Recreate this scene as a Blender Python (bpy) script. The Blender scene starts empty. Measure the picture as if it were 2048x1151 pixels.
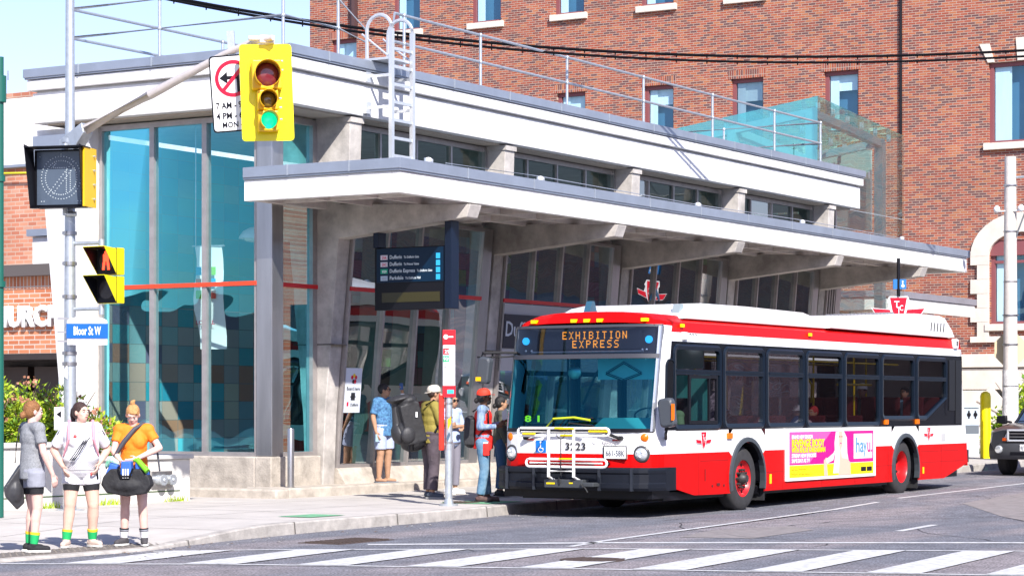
import bpy, math, random
from mathutils import Vector, Matrix, Euler
from math import sin, cos, pi, radians as R_, atan2, sqrt
random.seed(7)
SC=bpy.context.scene; COL=SC.collection
# ---------------- camera, world, sun, exposure ----------------
TH=R_(31.2)
cd=bpy.data.cameras.new('camera'); cam=bpy.data.objects.new('camera',cd); COL.objects.link(cam); SC.camera=cam
cam.location=(0,0,1.6); cam.rotation_euler=(pi/2,0,TH-pi/2)
cd.sensor_width=36; cd.lens=4672/2048*36; cd.shift_y=(815-575.5)/2048; cd.clip_end=3000; cd.clip_start=.5
SUN=Vector((.80,1,-1.06)).normalized()
W=bpy.data.worlds.new('World'); SC.world=W; W.use_nodes=True
nt=W.node_tree; bg=nt.nodes['Background']; sky=nt.nodes.new('ShaderNodeTexSky')
sky.sky_type='NISHITA'; sky.sun_disc=False
sky.sun_elevation=math.asin(-SUN.z); sky.sun_rotation=atan2(-SUN.x,-SUN.y); sky.air_density=1.0; sky.dust_density=.5; sky.ozone_density=3.0
tm_=nt.nodes.new('ShaderNodeMix'); tm_.data_type='RGBA'; tm_.blend_type='MULTIPLY'; tm_.inputs[0].default_value=1; tm_.inputs[7].default_value=(1.16,1.0,1.12,1); nt.links.new(sky.outputs[0],tm_.inputs[6]); nt.links.new(tm_.outputs[2],bg.inputs[0]); bg.inputs[1].default_value=.12
sd=bpy.data.lights.new('sun','SUN'); sun=bpy.data.objects.new('sun',sd); COL.objects.link(sun)
sd.energy=5.0; sd.angle=R_(.5); sd.color=(1,.955,.89); sun.rotation_euler=SUN.to_track_quat('-Z','Y').to_euler(); sun.location=(0,0,30)
SC.view_settings.view_transform='Standard'; SC.view_settings.look='None'; SC.view_settings.exposure=.72; SC.view_settings.gamma=1
SC.cycles.max_bounces=8; SC.cycles.transparent_max_bounces=16; SC.cycles.diffuse_bounces=3; SC.cycles.glossy_bounces=3
SC.cycles.caustics_reflective=False; SC.cycles.caustics_refractive=False
# ---------------- materials ----------------
MC={}
def mat(name,col,rough=.6,metal=0,noise=.0,nscale=8,spec=.5,emit=None,bump=0,bscale=40,coat=0,alpha=None,col2=None,streak=False):
    if name in MC: return MC[name]
    m=bpy.data.materials.new(name); m.use_nodes=True; MC[name]=m
    n=m.node_tree.nodes; L=m.node_tree.links; b=n['Principled BSDF']
    c=(*col,1); b.inputs['Base Color'].default_value=c; b.inputs['Roughness'].default_value=rough
    b.inputs['Metallic'].default_value=metal; b.inputs['Specular IOR Level'].default_value=spec
    if coat: b.inputs['Coat Weight'].default_value=coat; b.inputs['Coat Roughness'].default_value=.05
    if noise>0 or col2:
        tc=n.new('ShaderNodeTexCoord'); mp=n.new('ShaderNodeMapping'); L.new(tc.outputs['Object'],mp.inputs[0])
        if streak: mp.inputs['Scale'].default_value=(1,1,.12)
        t=n.new('ShaderNodeTexNoise'); t.inputs['Scale'].default_value=nscale; t.inputs['Detail'].default_value=6; t.inputs['Roughness'].default_value=.65
        L.new(mp.outputs[0],t.inputs['Vector'])
        r=n.new('ShaderNodeValToRGB'); r.color_ramp.elements[0].position=.32; r.color_ramp.elements[1].position=.68
        lo=col2 if col2 else tuple(x*(1-noise) for x in col)
        hi=col if col2 else tuple(min(1,x*(1+noise*.5)) for x in col)
        r.color_ramp.elements[0].color=(*lo,1); r.color_ramp.elements[1].color=(*hi,1)
        L.new(t.outputs['Fac'],r.inputs[0]); L.new(r.outputs[0],b.inputs['Base Color'])
    if bump:
        t2=n.new('ShaderNodeTexNoise'); t2.inputs['Scale'].default_value=bscale; t2.inputs['Detail'].default_value=5
        tc2=n.new('ShaderNodeTexCoord'); L.new(tc2.outputs['Object'],t2.inputs['Vector'])
        bp=n.new('ShaderNodeBump'); bp.inputs['Strength'].default_value=bump; bp.inputs['Distance'].default_value=.02
        L.new(t2.outputs['Fac'],bp.inputs['Height']); L.new(bp.outputs[0],b.inputs['Normal'])
    if emit: b.inputs['Emission Color'].default_value=(*emit[0],1); b.inputs['Emission Strength'].default_value=emit[1]
    return m
def glass(name,tint,fac=.10,grough=.01,gcol=(1,1,1),fm=.6,wav=.2):
    if name in MC: return MC[name]
    m=bpy.data.materials.new(name); m.use_nodes=True; MC[name]=m
    n=m.node_tree.nodes; L=m.node_tree.links; n.clear()
    o=n.new('ShaderNodeOutputMaterial'); mx=n.new('ShaderNodeMixShader'); t=n.new('ShaderNodeBsdfTransparent'); g=n.new('ShaderNodeBsdfGlossy')
    t.inputs[0].default_value=(*tint,1); g.inputs[0].default_value=(*gcol,1); g.inputs['Roughness'].default_value=grough
    lw=n.new('ShaderNodeLayerWeight'); lw.inputs[0].default_value=.35
    ma=n.new('ShaderNodeMath'); ma.operation='MULTIPLY_ADD'; ma.inputs[1].default_value=fm; ma.inputs[2].default_value=fac; ma.use_clamp=True
    L.new(lw.outputs['Fresnel'],ma.inputs[0]); L.new(ma.outputs[0],mx.inputs[0]); L.new(t.outputs[0],mx.inputs[1]); L.new(g.outputs[0],mx.inputs[2]); L.new(mx.outputs[0],o.inputs[0])
    # slight waviness of the panes
    tc=n.new('ShaderNodeTexCoord'); ns=n.new('ShaderNodeTexNoise'); ns.inputs['Scale'].default_value=1.1; ns.inputs['Detail'].default_value=1
    bp=n.new('ShaderNodeBump'); bp.inputs['Strength'].default_value=wav; bp.inputs['Distance'].default_value=.05
    L.new(tc.outputs['Object'],ns.inputs['Vector']); L.new(ns.outputs['Fac'],bp.inputs['Height']); L.new(bp.outputs[0],g.inputs['Normal'])
    return m
def cells(name,w,h,cols,axes='yz',mortar=(.35,.33,.30),ms=.008,offset=.5,rough=.8,bump=.3,dirt=.15):
    """brick / tile courses laid in real units; one random colour per unit"""
    m=bpy.data.materials.new(name); m.use_nodes=True; MC[name]=m
    n=m.node_tree.nodes; L=m.node_tree.links; b=n['Principled BSDF']; b.inputs['Roughness'].default_value=rough
    g=n.new('ShaderNodeNewGeometry'); s=n.new('ShaderNodeSeparateXYZ'); cb=n.new('ShaderNodeCombineXYZ'); L.new(g.outputs['Position'],s.inputs[0])
    L.new(s.outputs[{'x':0,'y':1,'z':2}[axes[0]]],cb.inputs[0]); L.new(s.outputs[{'x':0,'y':1,'z':2}[axes[1]]],cb.inputs[1])
    t=n.new('ShaderNodeTexBrick'); t.offset=offset; t.inputs['Scale'].default_value=1; t.inputs['Mortar Size'].default_value=ms
    t.inputs['Brick Width'].default_value=w; t.inputs['Row Height'].default_value=h; t.inputs['Mortar Smooth'].default_value=.1; t.inputs['Bias'].default_value=0
    t.inputs['Color1'].default_value=(0,0,0,1); t.inputs['Color2'].default_value=(1,1,1,1); t.inputs['Mortar'].default_value=(.5,.5,.5,1)
    L.new(cb.outputs[0],t.inputs['Vector'])
    r=n.new('ShaderNodeValToRGB'); r.color_ramp.interpolation='CONSTANT'; e=r.color_ramp.elements
    while len(e)<len(cols): e.new(.5)
    for i,c in enumerate(cols): e[i].position=i/len(cols); e[i].color=(*c,1)
    L.new(t.outputs['Color'],r.inputs[0])
    ns=n.new('ShaderNodeTexNoise'); ns.inputs['Scale'].default_value=.6; ns.inputs['Detail'].default_value=7; L.new(cb.outputs[0],ns.inputs['Vector'])
    mr=n.new('ShaderNodeMapRange'); mr.inputs[1].default_value=.3; mr.inputs[2].default_value=.7; mr.inputs[3].default_value=1-dirt; mr.inputs[4].default_value=1+dirt
    L.new(ns.outputs['Fac'],mr.inputs[0])
    mx=n.new('ShaderNodeMix'); mx.data_type='RGBA'; mx.inputs[7].default_value=(*mortar,1); L.new(t.outputs['Fac'],mx.inputs[0]); L.new(r.outputs[0],mx.inputs[6])
    mm=n.new('ShaderNodeMix'); mm.data_type='RGBA'; mm.blend_type='MULTIPLY'; mm.inputs[0].default_value=1; L.new(mx.outputs[2],mm.inputs[6]); L.new(mr.outputs[0],mm.inputs[7])
    L.new(mm.outputs[2],b.inputs['Base Color'])
    if bump:
        bp=n.new('ShaderNodeBump'); bp.invert=True; bp.inputs['Strength'].default_value=bump; bp.inputs['Distance'].default_value=.01
        L.new(t.outputs['Fac'],bp.inputs['Height']); L.new(bp.outputs[0],b.inputs['Normal'])
    return m
# ---------------- mesh builder ----------------
def basis(d):
    d=Vector(d).normalized(); a=Vector((0,0,1)) if abs(d.z)<.95 else Vector((1,0,0))
    u=d.cross(a).normalized(); return u,u.cross(d).normalized(),d
SPLIT=set('sill soldier_course flashing_joint arch_flare bumper_rib hinge_bolt red_reflector yellow_reflector engine_panel mud_flap cabin_light shop_window facing_window roof_louvre roof_slot grille_slat roof_pillar band keystone slot clamp_band side_window bracket rungs coffer_rib glass_clamp eye pupil brow stripe yellow_tag bracket_rail insulator reflector flip_flop yellow_sleeve sill_stone strap_loop led_dots link_rail latch conduit recess_wall camera_lens pictogram'.split())
class MB:
    def __init__(s): s.v=[];s.f=[];s.k=[];s.cur=0;s.M=None;s.sm=[];s.smooth=False;s.pc=[];s.np=0
    def add(s,vs,fs):
        o=len(s.v)
        for p in vs:
            p=Vector(p); s.v.append(tuple(s.M@p) if s.M else tuple(p))
        for f in fs: s.f.append(tuple(o+i for i in f)); s.k.append(s.cur); s.sm.append(s.smooth); s.pc.append(s.np)
        s.np+=1
        return s
    def box(s,x0,x1,y0,y1,z0,z1):
        x0,x1=sorted((x0,x1));y0,y1=sorted((y0,y1));z0,z1=sorted((z0,z1))
        return s.add([(x0,y0,z0),(x1,y0,z0),(x1,y1,z0),(x0,y1,z0),(x0,y0,z1),(x1,y0,z1),(x1,y1,z1),(x0,y1,z1)],
          [(0,3,2,1),(4,5,6,7),(0,1,5,4),(1,2,6,5),(2,3,7,6),(3,0,4,7)])
    def quad(s,*p): return s.add(p,[tuple(range(len(p)))])
    def prism(s,pts,off):
        n=len(pts);off=Vector(off);q=[Vector(p) for p in pts]
        return s.add(q+[p+off for p in q],[tuple(range(n))[::-1],tuple(range(n,2*n))]+[(i,(i+1)%n,n+(i+1)%n,n+i) for i in range(n)])
    def loft(s,rings,cap=True,close=True):
        n=len(rings[0]);vs=[p for r in rings for p in r];fs=[]
        for j in range(len(rings)-1):
            for i in range(n if close else n-1): fs.append((j*n+i,j*n+(i+1)%n,(j+1)*n+(i+1)%n,(j+1)*n+i))
        if cap: fs.append(tuple(range(n))[::-1]); fs.append(tuple((len(rings)-1)*n+i for i in range(n)))
        return s.add(vs,fs)
    def cyl(s,a,b,r0,r1=None,n=12,cap=True):
        r1=r0 if r1 is None else r1;a=Vector(a);b=Vector(b);u,v,d=basis(b-a);sm=s.smooth;s.smooth=n>6
        s.loft([[a+(u*cos(2*pi*i/n)+v*sin(2*pi*i/n))*r0 for i in range(n)],[b+(u*cos(2*pi*i/n)+v*sin(2*pi*i/n))*r1 for i in range(n)]],cap);s.smooth=sm;return s
    def tube(s,pts,r,n=8):
        pts=[Vector(p) for p in pts];rings=[];pu=None
        for j,p in enumerate(pts):
            d=(pts[min(j+1,len(pts)-1)]-pts[max(j-1,0)]).normalized()
            if pu is None: u,v,_=basis(d)
            else: u=(pu-d*pu.dot(d)).normalized(); v=d.cross(u)
            pu=u; rr=r[j] if isinstance(r,(list,tuple)) else r
            rings.append([p+(u*cos(2*pi*i/n)+v*sin(2*pi*i/n))*rr for i in range(n)])
        sm=s.smooth;s.smooth=n>5;s.loft(rings);s.smooth=sm;return s
    def lathe(s,c,ax,prof,n=24):
        c=Vector(c);u,v,d=basis(ax);sm=s.smooth;s.smooth=True
        s.loft([[c+d*h+(u*cos(2*pi*i/n)+v*sin(2*pi*i/n))*r for i in range(n)] for r,h in prof],cap=True);s.smooth=sm;return s
    def ball(s,c,r,n=10,m=7):
        c=Vector(c);r=r if isinstance(r,(tuple,list)) else (r,r,r);sm=s.smooth;s.smooth=True
        s.loft([[c+Vector((r[0]*sin(pi*j/m)*cos(2*pi*i/n),r[1]*sin(pi*j/m)*sin(2*pi*i/n),-r[2]*cos(pi*j/m))) for i in range(n)] for j in [.12]+list(range(1,m))+[m-.12]]);s.smooth=sm;return s
    def caps(s,a,b,r0,r1,n=10,flat=False):
        """tapered capsule (rounded ends) or frustum"""
        a=Vector(a);b=Vector(b)
        if flat: return s.cyl(a,b,r0,r1,n)
        u,v,d=basis(b-a);rg=[]
        for t in (-85,-60,-30): rg.append((a+d*r0*sin(R_(t)),r0*cos(R_(t))))
        rg.append((a,r0)); rg.append((b,r1))
        for t in (30,60,85): rg.append((b+d*r1*sin(R_(t)),r1*cos(R_(t))))
        return s.loft([[c+(u*cos(2*pi*i/n)+v*sin(2*pi*i/n))*r for i in range(n)] for c,r in rg])
    def mesh(s,name,mats,fix=True):
        me=bpy.data.meshes.new(name)
        me.from_pydata(s.v,[],s.f)
        for m in (mats if isinstance(mats,(list,tuple)) else [mats]): me.materials.append(m)
        me.polygons.foreach_set('material_index',s.k); me.polygons.foreach_set('use_smooth',s.sm)
        if fix:
            import bmesh
            bm=bmesh.new(); bm.from_mesh(me); bmesh.ops.recalc_face_normals(bm,faces=bm.faces); bm.to_mesh(me); bm.free()
        me.update()
        if any(s.sm): me.set_sharp_from_angle(angle=R_(42))
        return me
    def build(s,name,mats,parent=None,bevel=0,fix=True):
        if name in SPLIT and s.np>1 and parent is not None:
            for q in range(s.np):
                idx=[i for i,x in enumerate(s.pc) if x==q]
                if not idx: continue
                vi=sorted({v for i in idx for v in s.f[i]}); mp={v:k for k,v in enumerate(vi)}
                t=MB(); t.v=[s.v[v] for v in vi]; t.f=[tuple(mp[v] for v in s.f[i]) for i in idx]; t.k=[s.k[i] for i in idx]; t.sm=[s.sm[i] for i in idx]; t.pc=[0]*len(idx); t.np=1
                o=t.build(name,mats,parent,bevel,fix)
            return o
        o=bpy.data.objects.new(name,s.mesh(name,mats,fix)); COL.objects.link(o)
        if parent is not None: par(o,parent)
        if bevel:
            b=o.modifiers.new('bevel','BEVEL'); b.width=bevel; b.segments=2; b.limit_method='ANGLE'; b.angle_limit=R_(40)
        return o
def wloc(o):
    v=Matrix.Identity(4)
    while o: v=o.matrix_parent_inverse@Matrix.LocRotScale(o.location,o.rotation_euler,o.scale)@v; o=o.parent
    return v
def par(o,p):
    """parent keeping the world-space mesh where it is"""
    o.parent=p; o.matrix_parent_inverse=wloc(p).inverted()
def thing(name,label,cat,loc=(0,0,0),rz=0,group=None):
    o=bpy.data.objects.new(name,None); COL.objects.link(o); o.location=loc; o.rotation_euler=(0,0,rz); o.empty_display_size=.2
    return tag(o,label,cat,group)
def tag(o,label,cat,group=None):
    o['label']=label; o['category']=cat
    if group: o['group']=group
    return o
def struct(o): o['kind']='structure'; return o
def text(s,size,loc,right,up,m,parent=None,name='lettering',width=None,bold=0,ext=.002,align='LEFT',sx=1.0):
    """flat lettering standing a few mm off a surface; loc = baseline point"""
    cu=bpy.data.curves.new('t','FONT'); cu.body=s; cu.size=size; cu.extrude=ext; cu.offset=bold; cu.align_x=align; cu.resolution_u=2; cu.space_line=.95
    t=bpy.data.objects.new('t',cu); me=bpy.data.meshes.new_from_object(t); bpy.data.objects.remove(t); bpy.data.curves.remove(cu)
    r=Vector(right).normalized(); u=Vector(up).normalized(); nn=r.cross(u)
    if width:
        xs=[v.co.x for v in me.vertices]; w=max(xs)-min(xs); sx=width/w if w>0 else 1
    for v in me.vertices: v.co=Vector(loc)+r*(v.co.x*sx)+u*v.co.y+nn*v.co.z
    me.materials.clear(); me.materials.append(m); me.name=name
    o=bpy.data.objects.new(name,me); COL.objects.link(o)
    if parent is not None: par(o,parent)
    return o
def join_mesh(objs,name,parent=None):
    """merge helper for several strings of one sign"""
    mb=MB(); mats=[]
    for o in objs:
        m=o.data.materials[0]
        if m not in mats: mats.append(m)
        mb.cur=mats.index(m); mb.add([v.co for v in o.data.vertices],[tuple(p.vertices) for p in o.data.polygons])
    for o in objs: bpy.data.objects.remove(o)
    return mb.build(name,mats,parent,fix=False)
def copy_tree(o,parent=None):
    c=o.copy(); COL.objects.link(c)
    if parent: c.parent=parent
    for ch in [x for x in list(o.children)]: copy_tree(ch,c)
    return c
Z=(0,0,1); NY=(0,-1,0); PX=(1,0,0); NX=(-1,0,0); PY=(0,1,0)
# common materials
CONC=mat('concrete',(.50,.465,.43),.85,noise=.42,nscale=1.9,bump=.2,bscale=30)
CONCW=mat('white_painted_concrete',(.78,.77,.75),.7,noise=.16,nscale=2.2,streak=True)
ZINC=mat('grey_metal_flashing',(.36,.40,.47),.38,metal=.55,noise=.12,nscale=1.5)
STEEL=mat('stainless_steel',(.50,.49,.49),.32,metal=.9,noise=.2,nscale=3,streak=True)
GALV=mat('galvanised_steel',(.52,.56,.60),.42,metal=.65,noise=.15,nscale=14)
ALU=mat('bare_aluminium',(.72,.74,.76),.35,metal=.6,noise=.08,nscale=9)
FRAME=mat('window_frame_aluminium',(.40,.37,.36),.4,metal=.5,noise=.15,nscale=5)
REDP=mat('red_paint',(.62,.015,.02),.4)
BLACK=mat('black_paint',(.006,.006,.009),.4,spec=.25)
DARK=mat('dark_rubber',(.018,.018,.02),.75,noise=.3,nscale=30)
WHITE=mat('white_paint',(.80,.80,.80),.35)
# ---------------- ground ----------------
def zg(x): return .009*max(0,min(x,75)-32)
def sstep(a,b,x):
    t=max(0,min(1,(x-a)/(b-a))); return t*t*(3-2*t)
def kh(x): return .03+.12*sstep(20.3,23.5,x)
CP=[(-80,17.05),(20.2,17.05),(21.2,17.3),(22.3,17.5),(24.6,17.8),(27,17.92),(29,18.05),(30.5,18.3),(32,18.42),(90,18.45)]
def kerb(x):
    for (a,b),(c_,d) in zip(CP,CP[1:]):
        if x<=c_: return b+(d-b)*max(0,(x-a))/(c_-a)
    return CP[-1][1]
asph=mat('asphalt',(.20,.20,.205),.85,noise=.30,nscale=2.5,bump=.5,bscale=120)
# asphalt: fine aggregate on top of broad wear
def asphalt():
    m=asph; n=m.node_tree.nodes; L=m.node_tree.links; b=n['Principled BSDF']
    src=b.inputs['Base Color'].links[0].from_socket
    tc=n.new('ShaderNodeTexCoord'); t=n.new('ShaderNodeTexNoise'); t.inputs['Scale'].default_value=38; t.inputs['Detail'].default_value=3; L.new(tc.outputs['Object'],t.inputs['Vector'])
    r=n.new('ShaderNodeValToRGB'); r.color_ramp.elements[0].position=.38; r.color_ramp.elements[0].color=(.42,.42,.43,1); r.color_ramp.elements[1].position=.66; r.color_ramp.elements[1].color=(1.55,1.55,1.6,1)
    L.new(t.outputs['Fac'],r.inputs[0])
    w=n.new('ShaderNodeTexNoise'); w.inputs['Scale'].default_value=.35; w.inputs['Detail'].default_value=4; mp=n.new('ShaderNodeMapping'); mp.inputs['Scale'].default_value=(.35,1.6,1); L.new(tc.outputs['Object'],mp.inputs[0]); L.new(mp.outputs[0],w.inputs['Vector'])
    r2=n.new('ShaderNodeValToRGB'); r2.color_ramp.elements[0].position=.45; r2.color_ramp.elements[0].color=(.85,.87,.95,1); r2.color_ramp.elements[1].position=.6; r2.color_ramp.elements[1].color=(1.35,1.2,1.18,1)
    L.new(w.outputs['Fac'],r2.inputs[0])
    a=n.new('ShaderNodeMix'); a.data_type='RGBA'; a.blend_type='MULTIPLY'; a.inputs[0].default_value=1; L.new(src,a.inputs[6]); L.new(r.outputs[0],a.inputs[7])
    c=n.new('ShaderNodeMix'); c.data_type='RGBA'; c.blend_type='MULTIPLY'; c.inputs[0].default_value=1; L.new(a.outputs[2],c.inputs[6]); L.new(r2.outputs[0],c.inputs[7]); L.new(c.outputs[2],b.inputs['Base Color'])
asphalt()
xs=[-600,-80]+[x*.5 for x in range(20,64)]+list(range(32,76))+[90,700]
g=MB(); ys=[-500,-60,0,12,16,30,600]
rows=[[(x,y,zg(x)) for y in ys] for x in xs]
g.loft(rows,cap=False,close=False); struct(g.build('road',asph,fix=False))
swm=mat('sidewalk_concrete',(.50,.465,.43),.9,noise=.14,nscale=1.3,bump=.3,bscale=90)
kbm=mat('kerb_concrete',(.42,.39,.36),.9,noise=.3,nscale=5,bump=.4,bscale=50)
xs2=[-80,10,18]+[20+.25*i for i in range(48)]+list(range(32,91,2))
g=MB(); prev=None
g.loft([[(x,kerb(x)+.16+(y if y<1 else 0)*1,zg(x)+kh(x)) if y<1 else (x,y,zg(x)+kh(x)+.0) for y in (0,21,24,40,60)] for x in xs2],cap=False,close=False)
struct(g.build('sidewalk',swm,fix=False))
g=MB(); g.loft([[(x,kerb(x)-.012,zg(x)-.02),(x,kerb(x),zg(x)+kh(x)-.015),(x,kerb(x)+.02,zg(x)+kh(x)+.003),(x,kerb(x)+.165,zg(x)+kh(x)+.003),(x,kerb(x)+.165,zg(x)-.05)] for x in xs2],cap=False,close=False)
struct(g.build('kerb',kbm))
# joints in the sidewalk and kerb
jm=mat('joint_shadow_gap',(.12,.11,.10),.95)
g=MB()
for i in range(22):
    x=20.5+i*1.9; y0=kerb(x)+.17; z=zg(x)+kh(x)+.004
    g.quad((x,y0,z),(x+.015,y0,z),(x+.015,23.2,z),(x,23.2,z))
    z0=zg(x)
for i in range(10):
    x=21.3+i*2.6; y=kerb(x); z=zg(x)+kh(x)+.005
    g.quad((x,y-.02,z-kh(x)),(x+.02,y-.02,z-kh(x)),(x+.02,y-.004,z),(x,y-.004,z)); g.quad((x,y,z),(x+.02,y,z),(x+.02,y+.16,z),(x,y+.16,z))
for k in range(2):
    pts=[(x,19.9+k*1.7) for x in [20+j for j in range(40)]]
    for (a,b),(c_,d) in zip(pts,pts[1:]): g.quad((a,b,zg(a)+kh(a)+.004),(c_,d,zg(c_)+kh(c_)+.004),(c_,d+.015,zg(c_)+kh(c_)+.004),(a,b+.015,zg(a)+kh(a)+.004))
struct(g.build('sidewalk_joint',jm,fix=False))
# ---- road paint
rp=mat('road_paint',(.66,.66,.66),.8,noise=.25,nscale=9,col2=(.36,.36,.37))
def strip(g,pts,w,lift=.006):
    for (a,b),(c_,d) in zip(pts,pts[1:]):
        dx,dy=c_-a,d-b; l=sqrt(dx*dx+dy*dy); nx,ny=-dy/l*w/2,dx/l*w/2
        g.quad((a-nx,b-ny,zg(a)+lift),(c_-nx,d-ny,zg(c_)+lift),(c_+nx,d+ny,zg(c_)+lift),(a+nx,b+ny,zg(a)+lift))
g=MB()
C0=[(17.77,16.9),(18.88,14.93),(20.06,11.82),(21.25,8.38),(22.5,4.6)]; B0=[(20.2,16.9),(21.1,15.97),(23.19,12.88),(25.24,8.61),(27.2,4)]
strip(g,C0,.12); strip(g,B0,.12); strip(g,[(22.5,15.6),(22.83,15.16),(24.22,13.45),(26.83,9.15),(29.5,4.5)],.24)
def onl(P,y):
    for (a,b),(c_,d) in zip(P,P[1:]):
        if d<=y<=b: return a+(c_-a)*(b-y)/(b-d)
    return P[-1][0]
y=16.35
while y>5.2:
    xa,xb=onl(C0,y),onl(B0,y+.45); w=.50
    g.quad((onl(C0,y-w),y-w,.010),(onl(B0,y+.4-w),y+.4-w,.010),(xb,y+.4,.010),(xa,y,.010)); y-=1.08
struct(g.build('crosswalk_paint',rp,fix=False))
g=MB(); LN=[(23.37,13.37),(24.56,13.6),(33.73,14.56),(36.2,14.85)]
strip(g,LN,.10); strip(g,[(37.65,15.07),(46.16,15.2),(70,15.3)],.11); strip(g,[(28.5,11.4),(30.3,11.6)],.12); strip(g,[(40,12.0),(43,12.1)],.12)
struct(g.build('lane_line',rp,fix=False))
# darker repair patches and tar
g=MB(); tar=mat('tar_patch',(.085,.085,.09),.8,noise=.3,nscale=12,bump=.3,bscale=90)
def patch(g,pts,lift=.004):
    g.add([(a,b,zg(a)+lift) for a,b in pts],[tuple(range(len(pts)))])
patch(g,[(28,5.5),(40,12.2),(46,12.4),(40,8.6),(30,4)])
struct(g.build('asphalt_patch',tar,fix=False))
g=MB(); pk=mat('worn_asphalt_patch',(.24,.215,.21),.9,noise=.25,nscale=6,bump=.3,bscale=80)
patch(g,[(25.8,13.2),(27.5,13.6),(29,13.2),(28.3,12.5),(26,12.3)]); patch(g,[(30,9.6),(33,11.6),(36.5,13.5),(44,14.2),(52,14.5),(48,12.6),(38,11.6),(34,9)])
struct(g.build('worn_patch',pk,fix=False))
# tactile paving by the corner
g=MB(); tm=mat('tactile_plate_iron',(.16,.14,.125),.7,noise=.3,nscale=10)
g.box(15,21.0,17.25,17.75,.0,.037)
for i in range(60):
    for j in range(5): g.cyl((15.05+i*.1,17.3+j*.1,.037),(15.05+i*.1,17.3+j*.1,.045),.02,.014,6)
struct(g.build('tactile_paving',tm))
# manholes / drains (flush with the ground)
ir=mat('cast_iron',(.12,.085,.07),.6,metal=.4,noise=.3,nscale=25,bump=.4,bscale=120)
def cover(x,y,r,z,label,ring):
    t=thing('manhole_cover',label,'manhole cover',(x,y,z))
    g=MB(); g.cyl((x,y,z-.02),(x,y,z+.012),r,r,32); g.build('lid',ir,t)
    g=MB(); g.lathe((x,y,z-.02),Z,[(r+.002,0),(r+.002,.018),(r+ring,.018),(r+ring,0)],32); 
    for k in range(-3,4): g.box(x-r*.75,x+r*.75,y+k*r*.24-.01,y+k*r*.24+.01,z+.012,z+.017)
    g.build('rim',ir,t)
cover(21.45,12.0,.34,0,'round rusty manhole cover set in asphalt between crosswalk bars',.07)
cover(30.2,19.2,.28,zg(30)+.15,'small round cover in sidewalk beside the bus stop pole',.04)
t=thing('storm_drain','rusty gutter drain grate in the asphalt below the curved kerb','drain',(22.9,16.2,0))
g=MB(); g.box(22.35,23.5,15.9,16.5,-.03,.008); g.build('frame',ir,t)
g=MB()
for k in range(11): g.box(22.42+k*.1,22.46+k*.1,15.95,16.45,.008,.018)
g.build('grate',ir,t)
# green painted square on the kerb top & under the bus door
g=MB(); gp=mat('faded_green_paint',(.16,.40,.22),.8,noise=.3,nscale=10)
for x0,y0,w,d in ((25.0,18.25,.8,.55),(29.9,18.5,1.1,.9)):
    z=zg(x0)+.15+.008; g.quad((x0,y0,z),(x0+w,y0,z),(x0+w,y0+d,z),(x0,y0+d,z))
struct(g.build('green_paint_marking',gp,fix=False))

# ---------------- station ----------------
ST=thing('station_building','low concrete transit station with teal glass, coffered canopy and tapered piers','building',(31,23,0))
X0,YF=30.75,23.28; XE=53.4; YB=28.62
tilec=[(.45,.72,.72),(.62,.66,.60),(.15,.68,.78),(.80,.78,.60),(.05,.50,.62),(.10,.62,.72),(.40,.62,.62),(.70,.50,.40),(.05,.40,.55),(.30,.55,.60),(.62,.30,.18),(.25,.22,.34),(.60,.58,.56)]
TL=cells('colour_tile',.46,.345,tilec,'xz',mortar=(.25,.28,.28),ms=.006,offset=0,rough=.3,bump=.1,dirt=.08)
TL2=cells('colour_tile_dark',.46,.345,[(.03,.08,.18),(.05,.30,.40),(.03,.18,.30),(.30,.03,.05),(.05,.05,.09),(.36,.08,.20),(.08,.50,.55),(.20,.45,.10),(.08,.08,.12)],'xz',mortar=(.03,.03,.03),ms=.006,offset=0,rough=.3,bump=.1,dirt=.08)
# floor, interior
g=MB(); g.box(X0+.15,XE,YF+.1,YB-.1,.1,.34); g.build('floor',mat('terrazzo',(.35,.34,.32),.4,noise=.2,nscale=30),ST)
TLU=cells('cyan_tile',.46,.345,[(.02,.48,.62),(.01,.58,.75),(.03,.52,.60),(.10,.62,.68),(.01,.40,.58),(.04,.66,.78),(.30,.60,.58)],'xz',mortar=(.2,.45,.5),ms=.006,offset=0,rough=.3,bump=.1,dirt=.06)
g=MB(); g.box(X0+.2,36.8,27.9,28.05,3.45,6.4); g.build('tiled_wall',TLU,ST)
g=MB(); g.box(X0+.2,36.8,27.9,28.05,.34,3.44); g.build('tiled_wall',TL,ST)
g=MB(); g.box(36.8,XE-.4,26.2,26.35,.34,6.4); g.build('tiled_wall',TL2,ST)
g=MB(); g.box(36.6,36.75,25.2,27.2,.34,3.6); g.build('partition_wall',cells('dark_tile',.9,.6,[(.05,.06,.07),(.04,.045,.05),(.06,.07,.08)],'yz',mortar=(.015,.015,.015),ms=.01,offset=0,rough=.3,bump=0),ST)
g=MB(); g.box(XE-.3,XE-.1,YF+.2,YB,.3,6.4); g.build('end_wall',CONC,ST)
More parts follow.
